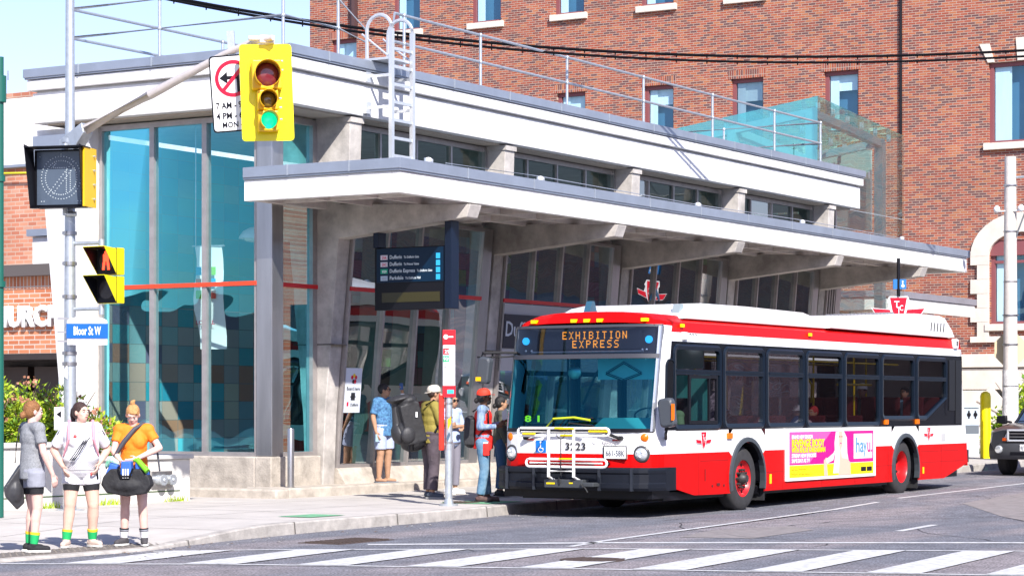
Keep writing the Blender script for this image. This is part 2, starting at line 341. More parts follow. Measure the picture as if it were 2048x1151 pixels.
# roof
g=MB(); fz0,fz1=6.50,7.22; ry0,ry1=22.42,28.05; rx0,rx1=30.15,53.7
g.box(rx0+.07,rx1,ry0+.07,ry1-.07,fz0,7.02); g.box(rx0,rx1+.05,ry0,ry1,7.06,fz1+.02); g.box(rx0+.12,rx1-.05,ry0+.12,ry1-.12,7.02,7.06)
roof=g.build('roof',CONCW,ST,bevel=.012)
g=MB(); g.box(rx0-.03,rx1+.08,ry0-.03,ry1+.03,fz1+.03,fz1+.06); g.box(rx0-.05,rx1+.1,ry0-.05,ry1+.05,fz1+.06,fz1+.21)
g.build('flashing',ZINC,roof,bevel=.008)
g=MB()
for i in range(13):
    x=rx0+1+i*1.9; g.box(x,x+.03,ry0-.06,ry0-.052,fz1+.05,fz1+.215)
for i in range(4):
    y=ry0+1.2+i*1.6; g.box(rx0-.06,rx0-.052,y,y+.03,fz1+.05,fz1+.215)
g.build('flashing_joint',GALV,roof)
# soffit strip darker line
g=MB(); g.box(rx0+.25,rx1-.2,ry0+.25,ry1-.25,fz0-.03,fz0-.002); g.build('soffit',mat('soffit_board',(.46,.40,.33),.8,noise=.15,nscale=3),roof)
# columns with canopy arms
def column(x):
    c=MB(); w=.34
    # tapered leg: side profile in (y,z) growing toward the street with height
    prof=[(23.35,.25),(23.13,.25),(23.08,1.5),(22.80,4.44)]
    prof+= [(20.26,4.69),(20.18,4.90),(22.78,5.02),(22.60,5.2),(22.56,6.42),(23.35,6.42)]
    c.prism([(x,y,z) for y,z in prof],(w,0,0))
    o=c.build('column',CONC,ST,bevel=.012)
    c=MB(); c.box(x-.02,x+w+.02,22.53,23.35,6.38,6.47); c.build('column_cap',CONC,o)
    c=MB(); c.box(x-.004,x-.002,22.9,23.3,2.66,2.675); c.box(x-.004,x+w+.004,22.87,23.3,2.66,2.672); c.build('pour_joint',jm,o)
COLX=[32.03+4.98*k for k in range(5)]
for x in COLX: column(x)
# back corner pier on the end wall (mirrored taper)
c=MB(); c.prism([(X0-.25,y,z) for y,z in [(27.0,.25),(27.45,.25),(27.95,4.95),(28.15,6.42),(26.95,6.42)]],(.5,0,0)); c.build('column',CONCW,ST,bevel=.012)
c=MB(); c.box(X0-.4,X0+.2,27.15,28.1,5.75,6.3); c.build('conduit_box',ZINC,ST)
# canopy: upstand, white fascia, coffered soffit
CX0,CX1,CY0,CY1=30.02,55.0,20.22,23.24
g=MB(); zb,zt=4.93,5.27
g.box(CX0,CX1,CY0,CY0+.14,zb,zt); g.box(CX0,CX0+.14,CY0+.14,CY1,zb,zt); g.box(CX1-.14,CX1,CY0+.14,CY1,zb,zt)
g.box(CX0+.14,CX1-.14,CY0+.14,CY1,5.16,zt)
can=g.build('canopy',CONCW,ST,bevel=.01)
g=MB(); g.box(CX0+.15,CX1-.15,CY0+.15,CY1-.05,5.135,5.158); g.build('recess_shade_panel',mat('recess_shade_concrete',(.36,.315,.29),.85,noise=.2,nscale=2),can)  # added panel, shade between the coffer ribs put into its darker colour
g=MB()
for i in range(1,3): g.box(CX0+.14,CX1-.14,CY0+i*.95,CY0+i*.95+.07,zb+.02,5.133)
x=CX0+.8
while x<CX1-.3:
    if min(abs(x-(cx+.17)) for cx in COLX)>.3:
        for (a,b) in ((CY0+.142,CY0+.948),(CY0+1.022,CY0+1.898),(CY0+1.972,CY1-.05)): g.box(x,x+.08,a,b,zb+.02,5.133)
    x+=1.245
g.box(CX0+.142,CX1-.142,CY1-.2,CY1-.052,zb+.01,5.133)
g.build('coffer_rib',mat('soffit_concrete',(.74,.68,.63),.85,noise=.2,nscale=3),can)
g=MB(); g.box(CX0-.03,CX1+.03,CY0-.03,CY1,zt+.002,zt+.035); g.box(CX0-.05,CX1+.05,CY0-.05,CY1-.01,zt+.035,zt+.2)
g.build('flashing',ZINC,can,bevel=.006)
g=MB()
for i in range(12): g.box(CX0+1.9+i*2.1,CX0+1.93+i*2.1,CY0-.058,CY0-.052,zt+.03,zt+.205)
for i in range(2): g.box(CX0-.058,CX0-.052,CY0+.9+i*1.2,CY0+.93+i*1.2,zt+.03,zt+.205)
g.build('flashing_joint',GALV,can)
# plinth and step
cw=mat('weathered_cast_concrete',(.47,.42,.36),.9,noise=.35,nscale=3.5,bump=.4,bscale=30)
g=MB(); g.box(X0-.14,32.0,YF-.14,YF+.2,.2,.80); g.box(X0-.14,X0+.1,YF+.2,YB-.3,.2,.80); g.build('plinth',cw,ST,bevel=.02)
g=MB(); g.prism([(32.38,23.28,.3),(32.38,22.9,.3),(32.38,22.97,.42),(32.38,23.08,.58),(32.38,23.28,.58)],(21,0,0)); g.build('plinth',cw,ST,bevel=.01)
g=MB(); g.box(30.25,XE+2,22.5,23.4,.0,.31); g.box(29.9,30.25,22.5,28.6,.0,.30); g.build('step',cw,ST,bevel=.03)
# glazing
GT=glass('teal_station_glass',(.80,.97,.98),.11,gcol=(.20,.82,.95))
GD=glass('station_glass',(.45,.64,.64),.02,fm=.38,wav=.09)
def win_x(y0,y1,z0,z1,bar=True):
    """window unit on the end wall (plane x)"""
    f=MB(); x=X0
    f.box(x-.03,x+.1,y0,y0+.05,z0,z1); f.box(x-.03,x+.1,y1-.05,y1,z0,z1); f.box(x-.03,x+.1,y0+.05,y1-.05,z0,z0+.07); f.box(x-.03,x+.1,y0+.05,y1-.05,z1-.09,z1)
    o=f.build('window_frame',FRAME,ST)
    p=MB(); p.quad((x+.03,y0+.05,z0+.07),(x+.03,y1-.05,z0+.07),(x+.03,y1-.05,z1-.09),(x+.03,y0+.05,z1-.09)); p.build('pane',GT,o)
for a,b in ((23.52,24.62),(24.62,25.75),(25.75,26.9)): win_x(a,b,.80,6.44)
g=MB(); g.box(X0-.05,X0-.032,23.5,26.9,3.62,3.69); g.build('red_bar',mat('red_orange_bar',(.75,.06,.02),.4),ST)
g=MB(); g.box(X0-.06,31.0,YF-.1,23.5,.80,6.46); g.build('corner_post',STEEL,ST,bevel=.01)
g=MB(); g.box(X0+.0,X0+.2,26.9,27.0,.8,6.45); g.build('jamb',CONC,ST)
# first street-side window, upright
f=MB(); f.box(31.0,31.06,YF-.04,YF+.08,.8,6.44); f.box(31.90,32.03,YF-.04,YF+.08,.8,6.44); f.box(31.06,31.90,YF-.04,YF+.08,.8,.87); f.box(31.06,31.90,YF-.04,YF+.08,6.34,6.44)
o=f.build('window_frame',FRAME,ST); p=MB(); p.quad((31.06,YF+.03,.87),(31.90,YF+.03,.87),(31.90,YF+.03,6.34),(31.06,YF+.03,6.34)); p.build('pane',GT,o)
g=MB(); g.box(30.98,32.02,YF-.06,YF-.042,3.60,3.67); g.build('red_bar',REDP,ST)
# raked glazing between the columns and clerestory over the canopy
fin=mat('pale_green_glass_fin',(.30,.42,.36),.3)
finc=mat('interior_concrete',(.24,.30,.265),.8,noise=.15,nscale=3)
def yr(z): return 23.12-.085*(z-.56)   # raked plane
def bay(k):
    xa=COLX[k]+.36; xb=(COLX[k+1]-.02) if k<4 else XE-.1
    n=4; w=(xb-xa-.42)/n
    # steel jamb box beside the next column
    g=MB(); g.prism([(xb-.42,yr(.5)-.02,.5),(xb-.42,yr(4.9)-.02,4.9),(xb-.42,yr(4.9)+.25,4.9),(xb-.42,yr(.5)+.25,.5)],(.3,0,0)); g.build('jamb_panel',STEEL,ST)
    for i in range(n):
        x0=xa+i*w; x1=x0+w
        f=MB()
        for xx in (x0,): f.prism([(xx,yr(.56)-.04,.56),(xx,yr(4.9)-.04,4.9),(xx,yr(4.9)+.10,4.9),(xx,yr(.56)+.10,.56)],(.055,0,0))
        f.box(x0+.055,x1,yr(.56)-.03,yr(.56)+.08,.56,.64)
        f.box(x0+.055,x1,yr(4.85)-.03,yr(4.85)+.08,4.84,4.9)
        o=f.build('window_frame',FRAME,ST)
        p=MB(); p.quad((x0+.055,yr(.64)+.03,.64),(x1,yr(.64)+.03,.64),(x1,yr(4.84)+.03,4.84),(x0+.055,yr(4.84)+.03,4.84)); p.build('pane',GD,o)
        p=MB(); p.prism([(x0+.02,yr(.64)+.12,.64),(x0+.02,yr(4.84)+.12,4.84),(x0+.02,yr(4.84)+.52,4.84),(x0+.02,yr(.64)+.42,.64)],(.05,0,0)); p.build('fin',finc,o)
    g=MB(); g.prism([(xa,yr(3.58)-.06,3.58),(xa,yr(3.65)-.06,3.65),(xa,yr(3.65)-.03,3.65),(xa,yr(3.58)-.03,3.58)],(xb-xa-.42,0,0)); g.build('red_bar',REDP,ST)
    if k in (1,): # grey transom panel under the red bar with the station name
        g=MB(); g.prism([(xa,yr(2.3)-.08,2.3),(xa,yr(3.56)-.08,3.56),(xa,yr(3.56)-.02,3.56),(xa,yr(2.3)-.02,2.3)],(xb-xa-.42,0,0)); g.build('transom_panel',mat('grey_panel',(.40,.40,.42),.5),ST)
    # clerestory
    n2=4; w2=(xb-xa-.05)/n2
    for i in range(n2):
        x0=xa+i*w2; x1=x0+w2; f=MB()
        f.box(x0,x0+.05,22.98,23.1,5.0,6.45); f.box(x0+.05,x1,22.98,23.1,6.36,6.45); f.box(x0+.05,x1,22.98,23.1,5.2,5.5)
        o=f.build('window_frame',FRAME,ST); p=MB(); p.quad((x0+.05,23.03,5.5),(x1,23.03,5.5),(x1,23.03,6.36),(x0+.05,23.03,6.36)); p.build('pane',GD,o)
    g=MB(); g.box(xb-.05,xb+.02,22.95,23.1,5.0,6.45); g.build('jamb_panel',STEEL,ST)
for k in range(5): bay(k)
# hanging lamps inside
def pend(x,y):
    t=thing('pendant_lamp','white dome ceiling lamp hanging inside station glass','lamp',(x,y,5.0),0,'pendant lamps inside the station')
    g=MB(); g.lathe((x,y,4.55),Z,[(.28,0),(.27,.05),(.20,.14),(.08,.2)],20); g.build('lamp_shade',WHITE,t)
    g=MB(); g.cyl((x,y,4.75),(x,y,6.4),.012,n=6); g.build('rod',GALV,t)
    g=MB(); g.ball((x,y,4.54),(.2,.2,.05)); g.build('lens',mat('lamp_lens',(.8,.85,.8),.3),t)
for i,(x,y) in enumerate(((32.6,25.0),(35.6,24.9),(40.6,24.9),(45.5,24.9))):
    pend(x,y)
for i,o in enumerate([o for o in COL.objects if o.name.startswith('pendant_lamp')]):
    o['label']=['white dome lamp hanging in the corner glass, leftmost of the pendant lamps','white dome lamp behind the first raked glass bay','white dome lamp behind the second raked glass bay','white dome lamp behind the third raked glass bay, farthest right'][i]
# station name on dark band
dk=MB(); xa=COLX[1]+.36; dk.prism([(xa,yr(2.72)-.1,2.72),(xa,yr(3.36)-.1,3.36),(xa,yr(3.36)-.085,3.36),(xa,yr(2.72)-.085,2.72)],(3.9,0,0))
NM=dk.build('station_name_panel',mat('navy_sign',(.008,.012,.03),.3)); tag(NM,'dark navy sign panel with the white station name, on the facade behind the bus','sign')
text('Dufferin',.40,(xa+.03,yr(2.95)-.106,2.95),PX,(0,-.085,1),mat('sign_grey_text',(.55,.6,.66),.5),NM,'lettering',bold=.004)
# little security lights on the canopy edge
for i,x in enumerate((34.5,40.5,45.4,51.0,31.0)):
    t=thing('canopy_fitting','','fitting',(x,CY0+.3,zt+.2),0,'small white fittings on the canopy edge')
    t['label']=['small white clamp on canopy edge above the second arm','small white clamp on canopy edge near the middle','small white clamp on the canopy edge right of middle','small white clamp on the canopy edge at far right','small white clamp at the canopy left corner by the ladder'][i]
    g=MB(); g.ball((x,CY0+.1,zt+.25),(.09,.05,.05),8,5); g.build('clamp',WHITE,t)
    g=MB(); g.cyl((x-.1,CY0+.1,zt+.2),(x-.1,CY0+.1,zt+.28),.02,n=6); g.cyl((x+.1,CY0+.1,zt+.2),(x+.1,CY0+.1,zt+.28),.02,n=6); g.build('bracket',GALV,t)
g=MB(); g.tube([(31.5,CY0+.1,zt+.25),(34.5,CY0+.1,zt+.29),(40.5,CY0+.1,zt+.25),(45.4,CY0+.1,zt+.29),(51,CY0+.1,zt+.25)],.008,5)
tag(g.build('safety_line',GALV),'thin steel safety line strung along the canopy top edge','cable')
# ---- roof guard rail
RL=thing('guard_rail','galvanised two-bar pipe guard rail round the station roof edge','railing',(31,23.3,7.43))
rm=GALV; zr=fz1+.2; ra,rb=23.0,27.6; xl=30.75; xr=52.45
posts=[(xl,ra),(xl,25.6),(xl,rb)]+[(32.3,ra),(34.3,ra)]+[(x,ra) for x in (36.85,40.08,43.3,46.55,49.8)]+[(35,rb),(39,rb),(43,rb),(47,rb),(52.45,rb),(52.45,25.6),(52.45,ra)]
for (x,y) in posts:
    g=MB(); g.cyl((x,y,zr),(x,y,zr+1.12),.027); g.ball((x,y,zr+1.1),.045,8,5); g.ball((x,y,zr+.6),.045,8,5); g.cyl((x,y,zr),(x,y,zr+.03),.07); g.build('post',rm,RL)
for z in (zr+1.1,zr+.6):
    g=MB(); 
    g.tube([(32.3,ra,z),(xl,ra,z),(xl,rb,z),(xr,rb,z),(xr,ra,z),(34.0,ra,z)],.026); g.build('rail',rm,RL)
# roof ladder
LD=thing('roof_ladder','aluminium access ladder with hooped handrails hung on the station fascia','ladder',(32.7,22.2,5.6))
lx0,lx1,ly=32.43,33.06,22.0
for x in (lx0,lx1):
    g=MB(); g.box(x-.035,x+.035,ly-.035,ly+.035,5.75,7.95); g.build('stile',ALU,LD)
    g=MB(); g.tube([(x,ly+.25-.25*cos(a_),7.95+.25*sin(a_)) for a_ in [pi*i/10 for i in range(11)]]+[(x,ly+.5,7.45)],.032,6); g.build('hoop',ALU,LD)
g=MB()
for i in range(7): g.box(lx0+.03,lx1-.03,ly-.02,ly+.03,5.80+i*.3,5.85+i*.3)
g.build('rungs',ALU,LD)
g=MB(); g.box(lx0-.03,lx1+.03,ly+.04,ly+.7,7.44,7.48); 
for x in (lx0,lx1): g.cyl((x,ly+.6,7.9),(x,ly,7.45),.018)
g.build('platform',ALU,LD)
g=MB()
for z in (6.62,7.15):
    for x in (lx0-.02,lx1+.02): g.box(x-.02,x+.02,ly+.03,ry0+.05,z,z+.05)
    g.box(lx0-.15,lx0+.0,ry0-.01,ry0+.05,z-.08,z+.12)
g.build('bracket',ALU,LD)
g=MB(); g.tube([(lx0,ly+.5,7.95),(32.3,ra,zr+1.1)],.02); g.tube([(lx0,ly+.5,7.75),(32.3,ra,zr+.6)],.02); g.tube([(lx1,ly+.4,8.1),(34.0,ra,zr+1.1)],.02); g.tube([(lx1,ly+.5,7.75),(34.0,ra,zr+.6)],.02); g.build('link_rail',GALV,LD)
# gooseneck pipes on the roof
for i,x in enumerate((42.6,43.5)):
    g=MB(); y=24.3; g.tube([(x,y,7.3),(x,y,7.78),(x+.06,y,7.84),(x+.75,y,7.84),(x+.82,y,7.78),(x+.82,y-.05,7.5)],.04)
    tag(g.build('vent_pipe',WHITE),['white bent vent pipe on the station roof, left of two','white bent vent pipe on the station roof, right of two'][i],'vent pipe','vent pipes on the station roof')
# ---- glass lift enclosure behind the roof
EL=thing('glass_lift_enclosure','pale aqua glass enclosure with sloping glass roof rising behind the station roof','glass enclosure',(57,26,0))
GB=glass('pale_aqua_glass',(.82,.97,.95),.24,gcol=(.8,1,1))
GR=glass('aqua_roof_glass',(.55,.95,.92),.34,gcol=(.45,1,.95))
ex0,ex1,ey0,ey1=54.55,60.4,24.0,30.5
zc={(0,0):9.48,(1,0):9.05,(0,1):8.55,(1,1):8.15}
g=MB(); g.quad((ex0,ey0,zc[0,0]),(ex1,ey0,zc[1,0]),(ex1,ey1,zc[1,1]),(ex0,ey1,zc[0,1])); g.build('roof_pane',GR,EL)
g=MB(); g.quad((ex0,ey0,.3),(ex1,ey0,.3),(ex1,ey0,9.05),(ex0,ey0,9.48)); g.build('wall_pane',GB,EL)
g=MB(); g.quad((ex0,ey1,.3),(ex0,ey0,.3),(ex0,ey0,9.48),(ex0,ey1,8.55)); g.build('wall_pane',GR,EL)
fs=mat('enclosure_steel',(.50,.60,.66),.4,metal=.3,noise=.1,nscale=6)
def fr(x,y): # roof height
    a=(x-ex0)/(ex1-ex0); b=(y-ey0)/(ey1-ey0); return (zc[0,0]*(1-a)+zc[1,0]*a)*(1-b)+(zc[0,1]*(1-a)+zc[1,1]*a)*b
for x in (ex0+.3,ex1-1.0):
    for y in (ey0+.3,ey0+2.5,ey1-.4):
        g=MB(); g.box(x-.12,x+.12,y-.12,y+.12,.3,fr(x,y)-.3); g.build('post',fs,EL)
    g=MB(); z=[fr(x,y)-.4 for y in (ey0+.2,ey1-.2)]; g.prism([(x-.1,ey0+.2,z[0]),(x-.1,ey1-.2,z[1]),(x-.1,ey1-.2,z[1]+.2),(x-.1,ey0+.2,z[0]+.2)],(.2,0,0)); g.build('beam',fs,EL)
for y in (ey0+.3,ey0+2.5,ey1-.4):
    g=MB(); z0,z1=fr(ex0+.42,y)-.42,fr(ex1-1.12,y)-.42; g.prism([(ex0+.42,y-.1,z0),(ex1-1.12,y-.1,z1),(ex1-1.12,y-.1,z1+.2),(ex0+.42,y-.1,z0+.2)],(0,.2,0)); g.build('beam',fs,EL)
g=MB()
for i in range(6):
    for j in range(4):
        x=ex0+.6+i*.95; y=ey0+.25+j*1.3; z=fr(x,y); 
        for dx,dy in ((-.07,0),(.07,0)): g.cyl((x+dx,y+dy,z-.14),(x+dx,y+dy,z-.01),.035,n=8)
        g.box(x-.1,x+.1,y-.02,y+.02,z-.2,z-.14)
for z in (5.2,6.9,8.2):
    for x in (ex0+.15,ex1-.15): g.cyl((x,ey0+.01,z),(x,ey0+.1,z),.05,n=8)
g.build('glass_clamp',GALV,EL)
g=MB(); g.box(60.2,60.3,24.9,26.5,6.5,8.7); g.build('back_panel',mat('panel_light_grey',(.55,.56,.55),.6),EL)
g=MB(); g.box(ex0,ex1,ey0-.012,ey0-.002,6.75,6.76); g.build('joint',fs,EL)
# ---- second canopy beyond
S2=thing('entrance_canopy','second low white canopy with grey flashing beyond the main station canopy','canopy',(62,26,0))
g=MB(); g.box(61.8,68.7,25.0,25.2,4.38,4.72); g.box(61.8,62.0,25.2,36,4.38,4.72); g.box(62,68.7,25.2,36,4.6,4.72); g.build('fascia',CONCW,S2)
g=MB(); g.box(61.75,68.75,24.95,36,4.74,4.92); g.build('flashing',ZINC,S2)
g=MB(); g.box(62.6,68,26.5,35,.2,4.38); g.build('wall',CONC,S2)
g=MB(); g.box(62.55,62.598,27.2,29,.4,3.6); g.build('window',mat('dark_window',(.03,.04,.045),.1),S2)

# printed banner hanging inside the corner glass
BN=thing('hanging_banner','white banner with coloured letter blocks hanging inside the corner glass','banner',(31.4,25.0,3))
p0,p1=Vector((31.35,25.32,0)),Vector((31.5,24.86,0)); g=MB(); rows=[]
for i in range(9):
    t_=i/8; z_=4.35-1.75*t_; o_=.05*sin(t_*9); a_=p0.lerp(p1,0)+Vector((o_,-.25*max(0,t_-.6),z_)); b_=p1+Vector((o_*.5,-.10*t_,z_)); rows.append([a_,b_])
g.smooth=True; g.loft(rows,cap=False,close=False); g.build('sheet',mat('banner_cloth',(.85,.85,.82),.8),BN,fix=False)
rt_=(p1-p0).normalized(); g=MB()
bc=[mat('bn%d'%i,c,.7) for i,c in enumerate(((.02,.35,.6),(.02,.25,.2),(.8,.08,.03),(.85,.5,.02),(.25,.55,.03),(.35,.1,.35)))]
k_=0
for r_ in range(3):
    for c_ in range(3):
        g.cur=(r_*2+c_*5)%6; q=p0+rt_*(.06+c_*.13)+Vector((-.07,0,3.86-r_*.2)); g.quad(q,q+rt_*.10,q+rt_*.10+Vector((0,0,.14)),q+Vector((0,0,.14)))
g.build('print',bc,BN,fix=False)
text('LOCAL',.10,p0+rt_*.06+Vector((-.075,0,3.02)),rt_,Z,mat('banner_red',(.6,.05,.12),.6),BN,'lettering',.34,.001,.001)
g=MB(); g.cyl(p0+Vector((0,.06,4.36)),p1+Vector((0,-.06,4.36)),.012); g.cyl((31.42,25.36,4.36),(31.42,25.36,6.4),.012); g.build('hanger',GALV,BN)

g=MB(); xa=COLX[2]+.36+1.15; y=yr(3.95)-.03
for pts in ([(0,.0),(.07,.0),(.07,.34),(0,.34)],[(.035,.40),(.25,.18),(.25,.08),(.035,.28)],[(.035,.40),(-.18,.18),(-.18,.08),(.035,.28)]): g.add([(xa+a,yr(3.75+b)+.02,3.75+b) for a,b in pts],[tuple(range(len(pts)))])
tag(g.build('arrow_sign',mat('arrow_blue',(.10,.30,.50),.5),fix=False),'pale blue upward arrow on the glass behind the bus roof','sign')
g=MB(); g.tube([(44.3,23.6,5.0),(44.2,23.55,4.6),(44.05,23.5,4.1),(44.0,23.5,3.6)],.025,6)
tag(g.build('yellow_hose',mat('hose_yellow',(.80,.62,.0),.4)),'bright yellow hose hanging behind the glass of the third bay','hose')

# cracks and tar seams in the asphalt
g=MB(); rnd=random.Random(9)
def crack(x,y,a,n,w):
    p=[(x,y)]
    for i in range(n):
        a+=rnd.gauss(0,.28); x+=.35*cos(a); y+=.35*sin(a); p.append((x,y))
    for q in range(len(p)-1):
        strip(g,p[q:q+2],w*rnd.uniform(.5,1.3),.0045)
for x,y,a,n,w in ((24.5,11,.2,40,.022),(29,13.2,.1,36,.02),(23.2,15.9,.1,20,.015),(34,10.5,.05,50,.03),(26.5,9.2,1.2,14,.018),(38,13.6,.02,40,.022),(22.0,13.8,.9,10,.015),(31,8,.4,30,.02)): crack(x,y,a,n,w)
struct(g.build('asphalt_crack',mat('crack_dark',(.045,.045,.05),.9),fix=False))
g=MB()
for i in range(140):
    x=rnd.uniform(19,34); y=kerb(x)-abs(rnd.gauss(0,.35))-.04; s_=rnd.uniform(.008,.03); a=rnd.uniform(0,3); g.cur=i%3
    g.quad(*[(x+s_*cos(a+k*1.57)*(1+.6*(k%2)),y+s_*sin(a+k*1.57),zg(x)+.010+.006*(k%2)) for k in range(4)])
o=g.build('gutter_litter',[mat('litter_pale',(.6,.58,.52),.8),mat('leaf_brown',(.22,.12,.05),.8),mat('grit',(.35,.33,.3),.9)],fix=False); o['kind']='stuff'; tag(o,'scattered leaves and grit along the kerb','litter')
# ---------------- brick office building ----------------
brickc=[(.32,.075,.036),(.28,.062,.032),(.36,.105,.045),(.23,.055,.034),(.14,.055,.048),(.31,.07,.038),(.16,.062,.05),(.35,.10,.055),(.20,.055,.04),(.38,.13,.055),(.12,.05,.05),(.29,.078,.05)]
BR=cells('multi_brick',.26,.082,brickc,'yz',mortar=(.40,.31,.25),ms=.010,rough=.85,bump=.5,dirt=.10)
BRS=cells('soldier_brick',.088,.30,brickc,'yz',mortar=(.40,.31,.25),ms=.010,offset=0,rough=.85,bump=.5,dirt=.08)
LIME=mat('limestone',(.66,.60,.52),.85,noise=.12,nscale=2,bump=.2,bscale=20)
BX=74.0
BB=thing('office_building','tall multi-coloured brick office block behind the station with small windows','building',(BX,40,0))
wf=mat('maroon_window_frame',(.22,.07,.075),.5); wg=glass('office_glass',(.78,.93,1.0),.09,gcol=(.6,.9,1))
cur=mat('window_blind',(.85,.9,.88),.8,noise=.1,nscale=4,streak=True); inn=mat('dim_room',(.06,.17,.27),.8)
def boxwin(mb,y0,y1,z0,z1): pass
holes=[]
lows=[(42.9,41.7),(39.3,38.1),(35.84,34.6),(32.32,31.05),(46.5,45.2),(50.1,48.9)]
for a,b in lows: holes.append((b,a,11.0,13.1))
for a,b in ((50.13,48.9),(46.59,45.3),(43.0,41.75),(39.43,38.1),(35.95,34.6),(32.3,31.05)): holes.append((b,a,15.95,18.1))
holes.append((51.83,53.0,13.5,15.86)); holes.append((24.2,26.45,10.3,12.95)); 
holes.append((24.2,26.4,4.35,7.1))
holes.append((24.2,26.45,15.6,18.2))
# wall as a grid with true openings
ysl=sorted({15.0,54.05}|{h[0] for h in holes}|{h[1] for h in holes}); zsl=sorted({3.37,24.0}|{h[2] for h in holes}|{h[3] for h in holes})
g=MB()
for a,b in zip(ysl,ysl[1:]):
    for c_,d in zip(zsl,zsl[1:]):
        ym,zm=(a+b)/2,(c_+d)/2
        if any(h[0]<ym<h[1] and h[2]<zm<h[3] for h in holes): continue
        g.quad((BX,a,c_),(BX,a,d),(BX,b,d),(BX,b,c_))
for h in holes: # reveals
    y0,y1,z0,z1=h; g.quad((BX,y0,z0),(BX,y0,z1),(BX+.22,y0,z1),(BX+.22,y0,z0)); g.quad((BX,y1,z0),(BX,y1,z1),(BX+.22,y1,z1),(BX+.22,y1,z0)); g.quad((BX,y0,z1),(BX,y1,z1),(BX+.22,y1,z1),(BX+.22,y0,z1)); g.quad((BX,y0,z0),(BX,y1,z0),(BX+.22,y1,z0),(BX+.22,y0,z0))
g.box(BX+.5,BX+14,15,54.04,0,24)
g.quad((BX,54.05,3.37),(BX,54.05,24),(BX+.5,54.05,24),(BX+.5,54.05,3.37))
g.build('wall',BR,BB)
def owin(h,arch=False):
    y0,y1,z0,z1=h; f=MB(); x=BX+.12
    f.box(x,x+.1,y0,y0+.08,z0,z1); f.box(x,x+.1,y1-.14,y1,z0,z1); f.box(x,x+.1,y0+.08,y1-.14,z0,z0+.09); f.box(x,x+.1,y0+.08,y1-.14,z1-.14,z1)
    if y1-y0>1.5: f.box(x-.01,x+.08,(y0+y1)/2-.3,(y0+y1)/2-.22,z0+.09,z1-.14)
    if arch: f.box(x-.02,x+.09,y0+.08,y1-.14,z1-.75,z1-.66)
    o=f.build('window_frame',wf,BB)
    p=MB(); p.quad((x+.06,y0+.08,z0+.09),(x+.06,y1-.14,z0+.09),(x+.06,y1-.14,z1-.14),(x+.06,y0+.08,z1-.14)); p.build('pane',wg,o)
    c_=MB(); w=y1-y0
    for i in range(6): 
        yy=y1-.16-i*w*.042; c_.prism([(x+.10,yy,z0+.1),(x+.14,yy-w*.021,z0+.1),(x+.10,yy-w*.042,z0+.1)],(0,0,z1-z0-.2))
    if w<1.5: c_.box(x+.16,x+.18,y0+.1,y1-.15,z1-.65-.2*random.random(),z1-.1)
    c_.build('curtain',cur,o)
    c_=MB(); c_.quad((x+.36,y0,z0),(x+.36,y1,z0),(x+.36,y1,z1),(x+.36,y0,z1)); c_.build('room',inn,o)
for h in holes: owin(h,h[2]<5)
g=MB()
for (y0,y1,z0,z1) in holes:
    if z0>14.5 or (z0>9 and z0<11) or z0<5: g.box(BX-.14,BX+.12,y0-.14,y1+.14,z0-.22,z0+.002)
g.build('sill',LIME,BB,bevel=.01)
g=MB()
for (y0,y1,z0,z1) in holes:
    if 5<z0 and z1<16.5 and y0>27: g.box(BX-.012,BX+.05,y0-.1,y1+.1,z1-.002,z1+.30)
g.build('soldier_course',BRS,BB)
# flat arch keystones over the right window
g=MB()
for yc_,w0,w1,hh in ((26.35,.22,.34,.62),(25.3,.30,.42,.75),(24.3,.22,.34,.62)):
    sh=(yc_-25.3)*.22
    g.prism([(BX-.05,yc_-w0/2,12.96),(BX-.05,yc_+w0/2,12.96),(BX-.05,yc_+w1/2+sh,12.96+hh),(BX-.05,yc_-w1/2+sh,12.96+hh)],(.1,0,0))
g.build('keystone',LIME,BB)
# stone surround of the arched ground floor window
g=MB(); n=16
def arcp(r,z0,yc_,hw,rise): return [(BX-.106,yc_+hw*cos(t),z0+rise*sin(t)) for t in [pi*i/n for i in range(n+1)]]
yc_=25.3; o1=arcp(0,6.6,yc_,1.75,1.4); i1=arcp(0,6.6,yc_,1.12,.75)
for i in range(n): g.add([o1[i],o1[i+1],i1[i+1],i1[i]]+[(p[0]+.2,p[1],p[2]) for p in (o1[i],o1[i+1],i1[i+1],i1[i])],[(0,1,2,3),(4,7,6,5),(0,4,5,1),(2,6,7,3)])
for s in (-1,1):
    a=yc_+s*1.12; 
    for k in range(6):
        z0=3.95+k*.47; e=1.75 if k%2 else 1.52; g.box(BX-.1,BX+.1,a,yc_+s*e,z0,z0+.465)
g.box(BX-.12,BX+.1,yc_-1.75,yc_+1.75,3.75,3.95)
g.build('window_surround',LIME,BB,bevel=.01)
g=MB(); r0=arcp(0,6.6,yc_,1.12,.75); g.add([(p[0]+.14,p[1],p[2]) for p in r0],[tuple(range(len(r0)))]); g.build('arch_panel',wf,BB)
